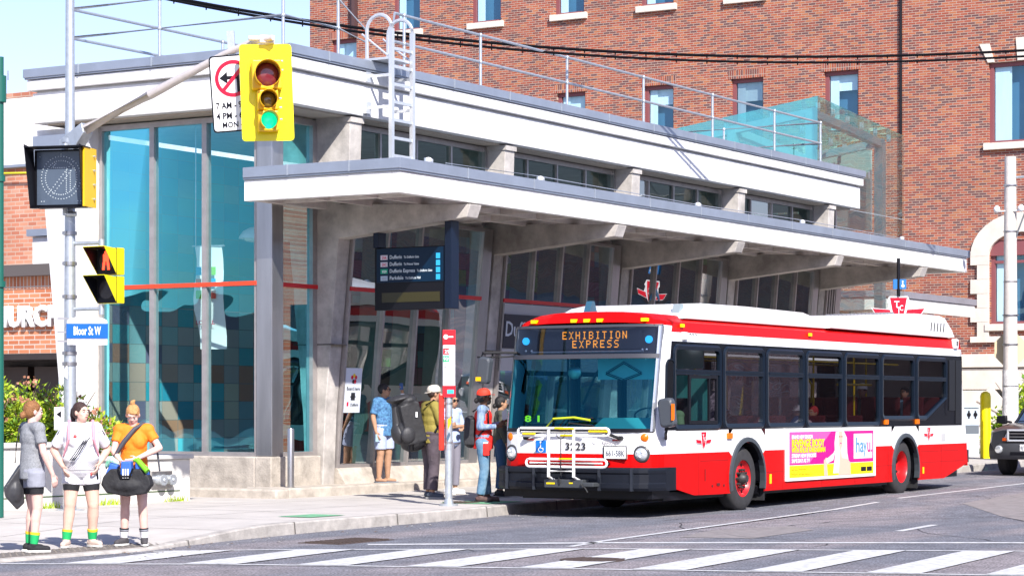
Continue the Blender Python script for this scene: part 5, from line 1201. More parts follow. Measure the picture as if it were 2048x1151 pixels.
g=MB(); g.box(33.85,33.92,ys-.006,ys,.40,.55); g.box(40.46,40.53,ys-.006,ys,.40,.52); g.build('yellow_reflector',mat('reflector_yellow',(.8,.6,0),.3),BUS)
g=MB(); g.box(41.42,41.62,ys-.004,ys,.98,1.12); g.build('vent_grille',mat('vent_grey',(.45,.45,.45),.6),BUS)
g=MB(); g.box(42.55,42.92,ys+.02,ys+.3,.56,.80); g.build('rear_bumper',BLACK,BUS)
# advertisement
adx0,adx1,adz0,adz1=34.43,38.16,.42,1.27; y=ys-.03
g=MB(); g.box(adx0,adx1,y,ys,adz0,adz1); AD=g.build('advert_board',WHITE,BUS)
mg=mat('ad_magenta',(.70,.0,.24),.4); mg2=mat('ad_pink',(.75,.10,.38),.4); yl=mat('ad_yellow',(.90,.80,.0),.4); sk=mat('ad_skin',(.80,.48,.36),.5); hr=mat('ad_hair',(.82,.74,.70),.5)
g=MB(); y-=.002; lay=lambda k:y-.0015*k
w=adx1-adx0; h=adz1-adz0
g.cur=0; g.quad(*[(adx0+w*a,lay(0),adz0+h*b) for a,b in ((.03,.30),(.97,.30),(.97,.93),(.03,.93))])
g.cur=1; g.quad(*[(adx0+w*a,lay(1),adz0+h*b) for a,b in ((.03,.32),(.24,.32),(.48,.93),(.03,.93))])
g.cur=2; g.quad(*[(adx0+w*a,lay(1),adz0+h*b) for a,b in ((.03,.06),(.97,.06),(.97,.29),(.03,.29))])
def poly(c_,pts,k): g.cur=c_; g.add([(adx0+w*a,lay(k),adz0+h*b) for a,b in pts],[tuple(range(len(pts)))])
poly(4,[(.50,.10),(.52,.45),(.515,.70),(.53,.92),(.62,.93),(.655,.80),(.66,.50),(.70,.10)],2)
poly(3,[(.565,.93),(.60,.93),(.61,.80),(.605,.66),(.59,.55),(.60,.40),(.66,.38),(.695,.30),(.70,.06),(.56,.06),(.575,.40),(.58,.55),(.565,.66)],3)
poly(3,[(.40,.06),(.44,.06),(.43,.28),(.47,.34),(.44,.40),(.42,.42),(.395,.36)],3)
poly(4,[(.43,.30),(.50,.36),(.53,.60),(.50,.50),(.42,.38)],4)
poly(5,[(.567,.81),(.580,.81),(.580,.83),(.567,.83)],4); poly(5,[(.592,.81),(.604,.81),(.604,.83),(.592,.83)],4); poly(0,[(.575,.68),(.595,.68),(.592,.70),(.578,.70)],4)
poly(6,[(.735,.37),(.955,.37),(.955,.87),(.735,.87)],2)
poly(5,[(.82,.11),(.88,.11),(.88,.20),(.82,.20)],3); poly(5,[(.89,.11),(.95,.11),(.95,.20),(.89,.20)],3)
g.build('advert_print',[mg,mg2,yl,sk,hr,BLACK,WHITE],AD,fix=False)
yt=mat('ad_yellow_text',(.88,.78,.0),.5); hb=mat('ad_blue_text',(.10,.28,.48),.5)
def ad(s,size,a,b,m,wd,bold=.003): return text(s,size,(adx0+w*a,lay(5),adz0+h*b),PX,Z,m,None,'l',wd*w,bold,.001)
L_=[ad('BRAND NEW SEASON',.085,.05,.80,wt,.22),ad('REVENGE BODY',.17,.05,.645,yt,.35,.006),ad('WITH KHLOE KARDASHIAN',.115,.05,.535,yt,.36,.004),ad('STREAM NEW EPISODES',.085,.05,.44,wt,.26),ad('SAME DAY AS TV',.085,.05,.345,wt,.19),
 ad('ha',.36,.755,.50,hb,.09,.004),ad('y',.36,.848,.50,hb,.04,.004),ad('u.',.36,.89,.50,mg,.055,.004),ad('Get Seven Weeks Free',.04,.05,.20,mat('ad_orange_text',(.6,.30,0),.5),.15,0),ad('Watch on any device',.04,.05,.11,MC['ad_orange_text'],.2,0)]
join_mesh(L_,'lettering',AD)
# wheels
def wheel(x,s,front,z=.5,y=None):
    t=bpy.data.objects.new('wheel',None); COL.objects.link(t); y=BYC+s*1.24 if y is None else y; t.location=(x,y,z); par(t,BUS); t.matrix_parent_inverse=wloc(BUS).inverted()
    g=MB(); R=.50
    g.lathe((x,y-s*.28,z),(0,s,0),[(.29,0),(.40,0),(.47,.02),(.495,.05),(R,.09),(R,.19),(.495,.23),(.47,.26),(.40,.28),(.29,.275),(.285,.24),(.285,.04)],44); g.build('tyre',mat('tyre_rubber',(.035,.034,.036),.75,noise=.25,nscale=8),t)
    g=MB(); r=s
    rim=mat('rim_red',(.55,.01,.015),.35,coat=.3)
    if front: pr=[(.30,.0),(.30,.255),(.285,.265),(.275,.24),(.25,.20),(.20,.19),(.165,.215),(.12,.22),(0,.22)]
    else: pr=[(.30,.0),(.30,.255),(.285,.265),(.27,.24),(.26,.10),(.20,.07),(.15,.07),(.10,.10),(0,.10)]
    g.lathe((x,y-s*.28,z),(0,s,0),pr,36); g.build('rim',rim,t)
    hb_=mat('hub_dark',(.06,.055,.055),.5,metal=.4,noise=.3,nscale=30)
    g=MB(); yo=y-s*.28; off=.22 if front else .10
    if front:
        g.lathe((x,yo+s*off,z),(0,s,0),[(.10,0),(.10,.05),(.07,.09),(.06,.12),(0,.12)],20)
        for i in range(10): a=2*pi*i/10; g.cyl((x+.14*cos(a),yo+s*(off-.01),z+.14*sin(a)),(x+.14*cos(a),yo+s*(off+.06),z+.14*sin(a)),.022,.018,8)
    else: g.lathe((x,yo+s*off,z),(0,s,0),[(.07,0),(.06,.04),(0,.05)],16)
    g.build('hub',hb_,t)
    g=MB()
    for i in range(8): a=2*pi*(i+.5)/8; g.cyl((x+.225*cos(a),yo+s*(.187 if front else .09),z+.225*sin(a)),(x+.225*cos(a),yo+s*(.200 if front else .1),z+.225*sin(a)),.025,n=8)
    g.build('vent_hole',BLACK,t)
for s in (-1,1): wheel(33.03,s,True); wheel(39.62,s,False,.54)
g=MB()
for c_ in arches:
    for s in (-1,1):
        n=18; rings=[]
        for i in range(n+1):
            a=R_(-16+212*i/n); 
            rings.append([(c_+r*cos(a),BYC+s*(HW+d),.5+r*sin(a)) for r,d in ((AR-.005,-.06),(AR-.02,.035),(AR+.045,.03),(AR+.05,-.01))])
        g.loft(rings)
g.build('arch_flare',mat('arch_grey',(.05,.06,.07),.5),BUS)
g=MB()
for c_ in arches:
    for s in (-1,1):
        n=12; rings=[]
        for i in range(n+1):
            a=pi*i/n; rings.append([(c_+(AR+.02)*cos(a),BYC+s*(HW-.03),.45+(AR+.02)*sin(a)),(c_+(AR+.02)*cos(a),BYC+s*(HW-.5),.45+(AR+.02)*sin(a))])
        g.loft(rings,cap=False,close=False); g.box(c_-AR,c_+AR,BYC+s*.78,BYC+s*.80,.25,1.05)
g.build('wheel_well',BLACK,BUS)
g=MB()
for x in (33.70,40.28): g.box(x,x+.03,BYC-1.27,BYC-.95,.14,.62)
g.build('mud_flap',DARK,BUS)
# underbody and interior
g=MB(); g.box(30.4,32.4,BYC-1.2,BYC+1.2,.24,.36); g.box(33.65,39.0,BYC-1.2,BYC+1.2,.24,.36); g.box(40.25,42.5,BYC-1.2,BYC+1.2,.30,.42); g.box(32.4,33.65,BYC-.75,BYC+.75,.24,.5); g.box(39,40.25,BYC-.75,BYC+.75,.24,.5); g.build('chassis',BLACK,BUS)
g=MB(); g.box(30.3,42.4,BYC-.78,BYC+.78,.38,.42); g.box(33.7,38.95,BYC-1.24,BYC+1.24,.375,.415); g.box(40.3,42.4,BYC-1.24,BYC+1.24,.375,.415); 
for c_ in arches: g.box(c_-AR,c_+AR,BYC-1.24,BYC-.82,1.09,1.14); g.box(c_-AR,c_+AR,BYC+.82,BYC+1.24,1.09,1.14)
g.build('cabin_floor',mat('bus_floor',(.08,.08,.085),.7),BUS)
g=MB(); g.box(31.0,42.2,BYC-1.15,BYC+1.15,2.60,2.63); g.build('cabin_ceiling',mat('bus_ceiling',(.35,.36,.36),.6),BUS)
g=MB(); g.box(32,41.5,BYC-.95,BYC-.75,2.50,2.53); g.box(32,41.5,BYC+.75,BYC+.95,2.50,2.53); g.build('cabin_light',mat('cabin_light',(.8,.8,.8),.5,emit=((.9,.95,1),.5)),BUS)
seatm=mat('seat_red_fabric',(.12,.012,.018),.8,noise=.2,nscale=20)
st0=None
for s in (-1,1):
    for i,x in enumerate((34.2,35.0,35.8,36.6,37.4,38.3,40.3,41.1,41.8)):
        zf=.42 if x<38 else .75
        for q in (0,1):
            yy=BYC+s*(1.0-.46*q)
            g=MB(); g.box(x,x+.42,yy-.21,yy+.21,zf+.38,zf+.46); g.prism([(x+.40,yy-.20,zf+.46),(x+.47,yy-.20,zf+.46),(x+.55,yy-.18,zf+1.05),(x+.50,yy-.18,zf+1.05)],(0,.4,0)); g.build('passenger_seat',seatm,BUS,bevel=.02)
yp=mat('pole_yellow',(.75,.55,.0),.3)
g=MB()
for x,y in ((32.9,BYC-.45),(34.1,BYC-.4),(35.8,BYC+.4),(37.6,BYC-.4),(38.1,BYC-.95),(40.2,BYC-.3)): g.cyl((x,y,.42),(x,y,2.6),.017)
g.cyl((32.5,BYC-.6,2.4),(41,BYC-.6,2.4),.016); g.cyl((32.5,BYC+.6,2.4),(41,BYC+.6,2.4),.016); g.cyl((36.9,BYC-1.15,2.0),(38.4,BYC-1.15,2.0),.02)
g.tube([(37.1,BYC-.3,2.4),(37.3,BYC-.5,2.0),(37.5,BYC-.4,1.7)],.02)
g.build('grab_pole',yp,BUS)
# driver area: dashboard, wheel, barrier, farebox
teal=mat('dash_grey',(.34,.42,.42),.6)
g=MB(); g.prism([(30.05,BYC-1.15,1.0),(30.85,BYC-1.15,1.0),(30.80,BYC-1.15,1.30),(30.45,BYC-1.15,1.46),(30.1,BYC-1.15,1.3)],(0,1.0,0)); g.box(30.0,30.6,BYC-.15,BYC+1.1,.9,1.27); g.build('dashboard',teal,BUS,bevel=.03)
g=MB(); 
g.tube([(30.86+.2*cos(a)*.35,BYC-.70+.22*sin(a),1.50+.2*cos(a)*.5) for a in [2*pi*i/20 for i in range(21)]],.014,6); g.cyl((30.75,BYC-.7,1.35),(30.86,BYC-.7,1.5),.02); g.build('steering_wheel',BLACK,BUS)
g=MB(); g.box(31.9,31.94,BYC-1.2,BYC-.25,.5,2.1); g.box(31.88,31.96,BYC-.33,BYC-.23,.5,2.55); g.build('driver_barrier',mat('barrier_lit_teal',(.12,.62,.56),.5),BUS)  # lit teal cast of the cab interior put into the barrier colour
g=MB(); g.box(31.35,31.75,BYC-.95,BYC-.45,.9,1.0); g.box(31.68,31.82,BYC-.92,BYC-.48,1.0,1.75); g.build('driver_seat',mat('driver_seat',(.05,.05,.06),.8),BUS,bevel=.03)
g=MB(); g.box(30.9,31.15,BYC-.05,BYC+.2,.42,1.45); g.box(30.55,30.8,BYC+.35,BYC+.65,1.0,1.32); g.build('fare_box',mat('fare_box',(.15,.17,.18),.4,metal=.5),BUS,bevel=.02)
g=MB(); g.tube([(30.55,BYC-1.0,2.3),(30.6,BYC-.1,2.28),(30.7,BYC+.1,2.1),(30.75,BYC+.35,1.65)],.02,6); g.cyl((31.0,BYC+.75,.42),(31.0,BYC+.75,2.4),.018); g.build('cab_rail',DARK,BUS)
g=MB(); g.box(30.5,30.55,BYC-1.05,BYC-.05,2.02,2.33); g.build('sun_visor',mat('sun_visor',(.62,.70,.70),.5),BUS)
g=MB(); 
for a,b in (((BYC-.8,2.1),(BYC-.5,2.26)),((BYC-.5,2.26),(BYC-.2,2.1)),((BYC-.2,2.1),(BYC-.5,2.0)),((BYC-.5,2.0),(BYC-.8,2.1))):
    g.cyl((30.47,a[0],a[1]),(30.47,b[0],b[1]),.008,n=5); g.cyl((30.47,a[0],a[1]+.025),(30.47,b[0],b[1]+.025),.006,n=5)
g.build('visor_scissor_arm',BLACK,BUS)
g=MB(); g.ball((30.5,BYC+.35,2.13),(.04,.12,.1)); g.build('interior_mirror',STEEL,BUS)
g=MB(); g.box(30.06,30.07,BYC+.68,BYC+.98,1.38,1.50); nb=g.build('run_number_card',BLACK,BUS)
text('8 1',.13,(30.055,BYC+.96,1.395),NY,Z,mat('yellow_digit',(.75,.80,.0),.5,emit=((.8,.85,0),.5)),nb,'lettering',.26,.004,.001)
g=MB(); g.box(32.1,32.14,BYC-1.0,BYC-.1,2.2,2.55); g.build('bulkhead_panel',mat('bulkhead',(.5,.55,.56),.5),BUS)
# wipers
for s in (-1,1):
    g=MB(); y0=BYC+s*.80; g.cyl((fx(s*.6,1.16)-.05,y0,1.16),(fx(s*.6,1.16)+.02,y0,1.16),.035,n=10)
    x_=fx(.3,1.3)-.05; g.tube([(fx(.6,1.16)-.05,y0,1.16),(x_-.01,BYC+s*.4,1.28),(x_,BYC+s*.30,1.31)],[.028,.018,.012],6)
    g.tube([(x_,BYC+s*.75-.55*(s>0),1.31+.02),(x_+.01,BYC+s*.30-.2,1.36+(.08 if s>0 else 0)),(x_+.03,BYC+s*.30-.65,1.40+(.05 if s>0 else -.04))] if s>0 else [(x_,BYC-.72,1.20),(x_,BYC-.35,1.34),(x_+.01,BYC+.05,1.38)],.010,5)
    g.build('wiper',DARK,BUS)
# mirrors
def mirror(x,y,z,s,h,w_,arm):
    g=MB(); g.M=Matrix.Translation((x,y,z))@Matrix.Rotation(R_(8*s),4,'X')
    n=8; pr=rr(-w_/2,w_/2,-h/2,h/2,.06,3)
    g.loft([[(-.12*0+p[0]*.6 -.05,p[1]*0+p[0]*0+q*s*.0,p[1]) for p in pr] for q in (0,)]) if 0 else None
    g.loft([[(-.06,p[0]*.8,p[1]*.85) for p in pr],[(-.04,p[0],p[1]) for p in pr],[(.06,p[0],p[1]) for p in pr]]); g.M=None
    o=g.build('mirror',mat('mirror_housing',(.06,.068,.08),.4),BUS)
    g=MB(); g.tube(arm,.022,8); g.build('mirror_arm',DARK,o)
    return o
m1=mirror(30.0,ys-.17,1.53,-1,.42,.23,[(30.02,ys-.17,1.34),(30.05,ys-.12,1.22),(30.25,ys-.02,1.15)])
g=MB(); g.box(29.92,29.98,ys-.30,ys-.275,1.42,1.66); g.build('amber_strip',om,m1)
m2=mirror(29.65,BYC+1.42,2.16,1,.40,.20,[(29.65,BYC+1.5,2.3),(29.66,BYC+1.45,2.42),(29.95,BYC+1.32,2.43),(30.2,BYC+1.15,2.43)])
g=MB(); g.tube([(29.66,BYC+1.55,2.36),(29.95,BYC+1.35,2.36),(30.2,BYC+1.2,2.38)],.014,6); g.cyl((29.85,BYC+1.4,2.34),(29.85,BYC+1.4,2.45),.015); g.build('mirror_arm',DARK,m2)
g=MB(); g.box(29.56,29.585,BYC+1.44,BYC+1.52,2.0,2.06); g.build('amber_strip',mat('amber_patch',(.85,.5,.0),.4),m2)
# bicycle rack
BR_=[]; wpipe=mat('rack_white',(.82,.82,.82),.3)
g=MB()
def loop(y0,y1,z0,z1,x): 
    r=(z1-z0)/2; pts=[]
    for i in range(7): a=R_(90+180*i/6); pts.append((x,y0-r*cos(a)*-1*-1 if 0 else y0+r*abs(cos(a)) ,z0+r+r*sin(a)))
    for i in range(7): a=R_(-90+180*i/6); pts.append((x,y1-r*abs(cos(a)),z0+r+r*sin(a)))
    pts.append(pts[0]); g.tube(pts,.019,7)
xrk=29.42
BYR=BYC-.36
loop(BYR+1.0,BYR-.42,1.195,1.305,xrk); loop(BYR+.86,BYR-.38,.745,.855,xrk+.0)
for z in (1.25,): g.tube([(xrk,BYR+1.0,z),(xrk,BYR-.42,z)],.012,6)
g.tube([(xrk,BYR+.85,.80),(xrk,BYR-.36,.80)],.016,6)
for y in (BYR+.52,BYR+.10): g.tube([(xrk-.02,y,1.28),(xrk-.02,y,.60),(xrk+.12,y-.02,.54)],.024,8)
g.tube([(xrk-.02,BYR+.52,.68),(xrk-.02,BYR+.1,.68)],.018,7)
g.tube([(xrk,BYR-.22,1.2),(xrk,BYR-.22,1.12)],.016,6); g.ball((xrk,BYR-.22,1.10),.03,8,6)
rk=g.build('bicycle_rack',wpipe,BUS)
g=MB(); 
for a,b,z in ((.96,.75,1.22),(.10,.35,1.30),(.42,.28,1.305),(-.15,-.45,1.26),(.32,.10,1.20)): g.cyl((xrk-.022,BYR+a,z),(xrk-.022,BYR+b,z),.016,n=8)
g.cyl((xrk-.02,BYR+.35,.86),(xrk-.02,BYR+.12,.86),.014,n=8)
g.build('yellow_sleeve',mat('sleeve_yellow',(.85,.62,.0),.4),rk)
g=MB(); g.tube([(xrk-.03,BYR+.31,1.14),(xrk-.03,BYR+.31,.62)],.008,5)
g.tube([(xrk-.03,BYR+.38,1.22),(xrk-.03,BYR+.36,1.17),(xrk-.03,BYR+.31,1.15),(xrk-.03,BYR+.26,1.17),(xrk-.03,BYR+.24,1.22)],.008,5)
g.tube([(xrk,BYR+.3,.66),(xrk,BYR+.36,.58),(xrk,BYR+.34,.5)],.012,5); g.tube([(xrk,BYR-.0,.5),(xrk,BYR-.08,.44),(xrk,BYR-.12,.38)],.012,5)
g.build('release_handle',DARK,rk)
g=MB(); g.box(xrk+.02,xrk+.22,BYR-.02,BYR+.62,.44,.56); g.box(xrk+.02,xrk+.22,BYR-.2,BYR-.02,.46,.52); g.build('rack_mount',mat('rack_mount_dark',(.05,.055,.06),.5),rk,bevel=.01)
g=MB(); g.box(xrk+.013,xrk+.019,BYR+.44,BYR+.58,.49,.515); g.box(xrk+.013,xrk+.019,BYR+.14,BYR+.2,.50,.52); g.build('yellow_tag',MC['sleeve_yellow'],rk)
g=MB(); g.cyl((29.78,BYC-.60,.79),(29.82,BYC-.60,.79),.03,n=10); g.build('fog_lens',BLACK,BUS)
g=MB(); g.cyl((fz-.02,BYC-.64,.79),(fz,BYC-.64,.79),.03,n=10); 
# bike tray lying inside windshield
g=MB(); g.tube([(29.55,BYC+.3,1.30),(29.6,BYC+.2,1.44),(29.6,BYC-.15,1.46),(29.6,BYC-.42,1.42)],.018,6); g.build('wheel_tray',mat('lime_sleeve',(.55,.68,.02),.4),rk)
# ---------------- SUV at right ----------------
vx,vyc=48.15,16.30
SU=thing('dark_suv','dark grey sport utility car facing left behind the bus, cut by the right edge','car',(vx+2.3,vyc,.13))
zb=zg(48)
cp=mat('suv_paint',(.018,.020,.026),.3,coat=.4); cb_=mat('suv_bumper',(.05,.052,.058),.45); cgl=glass('suv_glass',(.35,.55,.5),.12)
def ringx(x,pts): return [(x,vyc+a,zb+b) for a,b in pts]+[(x,vyc-a,zb+b) for a,b in pts[::-1]]
g=MB(); 
secs=[(vx+.02,[(.62,.55),(.80,.58),(.86,.70),(.82,.92),(.62,.98),(.0,1.0)]),(vx+.25,[(.80,.42),(.93,.48),(.97,.72),(.92,.98),(.70,1.05),(.0,1.09)]),(vx+.95,[(.85,.40),(.96,.48),(.99,.75),(.95,1.03),(.78,1.12),(.0,1.15)]),(vx+1.55,[(.85,.40),(.96,.48),(.99,.75),(.96,1.05),(.80,1.14),(.0,1.18)]),(vx+3.2,[(.85,.38),(.96,.46),(.99,.75),(.96,1.05),(.84,1.12),(.0,1.14)]),(vx+4.7,[(.85,.40),(.94,.48),(.97,.75),(.93,1.05),(.80,1.12),(.0,1.14)])]
g.smooth=True; g.loft([ringx(x,p) for x,p in secs]); g.build('body',cp,SU)
g=MB(); g.smooth=False
cab=[(vx+1.45,1.13,.80),(vx+2.15,1.72,.66),(vx+2.4,1.80,.63),(vx+4.2,1.80,.63),(vx+4.7,1.12,.78)]
g.smooth=True; g.loft([[(vx+2.1,vyc-.66,zb+1.73),(vx+2.1,vyc+.66,zb+1.73),(vx+2.1,vyc+.60,zb+1.78),(vx+2.1,vyc-.60,zb+1.78)],[(vx+4.3,vyc-.66,zb+1.75),(vx+4.3,vyc+.66,zb+1.75),(vx+4.3,vyc+.6,zb+1.82),(vx+4.3,vyc-.6,zb+1.82)]]); g.build('roof',cp,SU)
g=MB()
for s in (-1,1):
    g.tube([(vx+1.40,vyc+s*.80,zb+1.12),(vx+2.12,vyc+s*.66,zb+1.74)],.035,6); g.tube([(vx+2.9,vyc+s*.84,zb+1.12),(vx+2.95,vyc+s*.66,zb+1.74)],.04,6); g.tube([(vx+4.6,vyc+s*.82,zb+1.12),(vx+4.3,vyc+s*.66,zb+1.76)],.05,6)
g.build('roof_pillar',cp,SU)
g=MB(); g.quad((vx+1.42,vyc-.80,zb+1.13),(vx+1.42,vyc+.80,zb+1.13),(vx+2.12,vyc+.66,zb+1.73),(vx+2.12,vyc-.66,zb+1.73)); g.build('windshield',cgl,SU)
g=MB()
for s in (-1,1): g.quad((vx+1.5,vyc+s*.82,zb+1.12),(vx+4.6,vyc+s*.82,zb+1.12),(vx+4.3,vyc+s*.66,zb+1.74),(vx+2.12,vyc+s*.66,zb+1.74))
g.build('side_window',cgl,SU)
g=MB(); g.box(vx+1.5,vx+4.5,vyc-.75,vyc+.75,zb+.6,zb+1.05); g.build('cabin_interior',DARK,SU)
for s in (-.4,.4):
    g=MB(); g.box(vx+2.4,vx+2.6,vyc+s-.25,vyc+s+.25,zb+.9,zb+1.45); g.ball((vx+2.5,vyc+s,zb+1.55),(.07,.13,.11)); g.build('seat',DARK,SU)
g=MB(); g.tube([(vx+1.35,vyc+.7,zb+1.16),(vx+1.38,vyc+.1,zb+1.20)],.012,5); g.build('wiper',BLACK,SU)
g=MB(); rings=[]
for i in range(13):
    t=-1+i/6; y=vyc+t*.97; x=vx-.06+.28*abs(t)**3.5
    rings.append([(x+.04,y,zb+.36),(x-.02,y,zb+.42),(x-.04,y,zb+.58),(x,y,zb+.70),(x+.3,y,zb+.72),(x+.3,y,zb+.36)])
g.smooth=True; g.loft(rings); bpp=g.build('front_bumper',cb_,SU)
g=MB(); g.box(vx-.11,vx-.095,vyc-.14,vyc+.18,zb+.54,zb+.68); lp=g.build('licence_plate',WHITE,bpp); text('BJTZ 104',.10,(vx-.113,vyc+.165,zb+.575),NY,Z,MC['plate_text'] if 'plate_text' in MC else bt,lp,'lettering',.28,0,.001)
g=MB(); g.box(vx-.09,vx+.0,vyc-.40,vyc+.40,zb+.45,zb+.52); g.build('air_intake',BLACK,bpp)
for s in (-1,1):
    g=MB(); g.lathe((vx+.02,vyc+s*.66,zb+.57),(-1,s*.2,0),[(.085,0),(.085,.08),(.07,.10),(0,.105)],18); g.build('fog_lamp',hl,bpp)
    g=MB(); g.prism([(vx-.03,vyc+s*.50,zb+.76),(vx+.16,vyc+s*.90,zb+.76),(vx+.16,vyc+s*.90,zb+.97),(vx+.02,vyc+s*.50,zb+.95)],(.06,0,0)); h_=g.build('headlight',mat('suv_headlamp',(.75,.72,.68),.12),SU)
    g=MB(); g.prism([(vx-.035,vyc+s*.50,zb+.755),(vx+.155,vyc+s*.905,zb+.755),(vx+.155,vyc+s*.905,zb+.83),(vx-.03,vyc+s*.50,zb+.815)],(.05,0,0)); g.build('turn_lens',mat('turn_orange_red',(.75,.10,.01),.2),h_)
g=MB(); x=vx-.05; 
for z0,z1,y0,y1 in ((.96,1.0,.48,-.48),(.74,.78,.48,-.48)): g.box(x,x+.08,vyc+y1,vyc+y0,zb+z0,zb+z1)
for y in (-.48,0,.45): g.box(x,x+.08,vyc+y-.0,vyc+y+.04,zb+.74,zb+1.0)
g.build('grille_frame',mat('chrome_bright',(.75,.77,.80),.2,metal=.5),SU,bevel=.01)
g=MB(); g.box(vx-.01,vx+.03,vyc-.47,vyc+.47,zb+.76,zb+.98); g.build('grille',BLACK,SU)
g=MB()
for z in (.83,.90): g.box(vx-.03,vx+.0,vyc-.46,vyc+.46,zb+z,zb+z+.018)
g.build('grille_slat',STEEL,SU)
def cwheel(x,s):
    g=MB(); y=vyc+s*.78; R=.37
    g.lathe((x,y-.12,zb+R),(0,1,0),[(.22,0),(.33,0),(R,.04),(R,.20),(.33,.24),(.22,.24)],32); t=g.build('wheel',MC['tyre_rubber'],SU)
    g=MB(); g.lathe((x,y-.10,zb+R),(0,1,0),[(.22,0),(.22,.20),(.1,.17),(0,.17)],20); g.build('rim',STEEL,t)
for x in (vx+.85,vx+3.8):
    for s in (-1,1): cwheel(x,s)
for s in (-1,1):
    g=MB(); g.cyl((vx+1.55,vyc+s*.92,zb+1.13),(vx+1.5,vyc+s*1.08,zb+1.17),.025); g.prism([(vx+1.42,vyc+s*1.02,zb+1.10),(vx+1.42,vyc+s*1.24,zb+1.12),(vx+1.42,vyc+s*1.24,zb+1.28),(vx+1.42,vyc+s*1.02,zb+1.29)],(.12,0,0)); g.build('side_mirror',BLACK,SU,bevel=.03)
# ---------------- people ----------------
PEND=[]
def V3(*a): return Vector(a)
def organic(mb,name,m,parent,voxel=.009,smooth=3,mats=None):
    """overlapping volumes fused into one continuous skin"""
    me=mb.mesh(name,m,fix=True)
    if mats: 
        pass
    o=bpy.data.objects.new(name,me); COL.objects.link(o)
    md=o.modifiers.new('r','REMESH'); md.mode='VOXEL'; md.voxel_size=voxel; md.use_smooth_shade=True
    s=o.modifiers.new('s','SMOOTH'); s.factor=.5; s.iterations=smooth
    par(o,parent); PEND.append(o); return o
def flush():
    dg=bpy.context.evaluated_depsgraph_get(); dg.update()
    new=[(o,bpy.data.meshes.new_from_object(o.evaluated_get(dg))) for o in PEND]
    for o,me in new:
        m=o.data.materials[0]; o.modifiers.clear(); old=o.data; o.data=me; me.name=old.name
        if not len(me.materials): me.materials.append(m)
    PEND.clear()
def skinm(name,c):
    return mat(name,c,.7,noise=.14,nscale=11,spec=.25)
eyew=mat('eye_white',(.7,.7,.68),.3); eyed=mat('eye_dark',(.02,.015,.01),.2); lip=mat('lip',(.42,.12,.11),.5)
DEF=dict(hipL=(0,.095,.90),hipR=(0,-.095,.90),kneeL=(.02,.10,.49),kneeR=(.02,-.10,.49),ankL=(-.01,.11,.085),ankR=(-.01,-.11,.085),
 shL=(0,.175,1.39),shR=(0,-.175,1.39),elL=(-.02,.235,1.12),elR=(-.02,-.235,1.12),wrL=(.07,.25,.88),wrR=(.07,-.25,.88),hdL=(.3,0,-1),hdR=(.3,0,-1),neck=(0,0,1.43),head=(.02,0,1.575),toeL=12,toeR=-12)
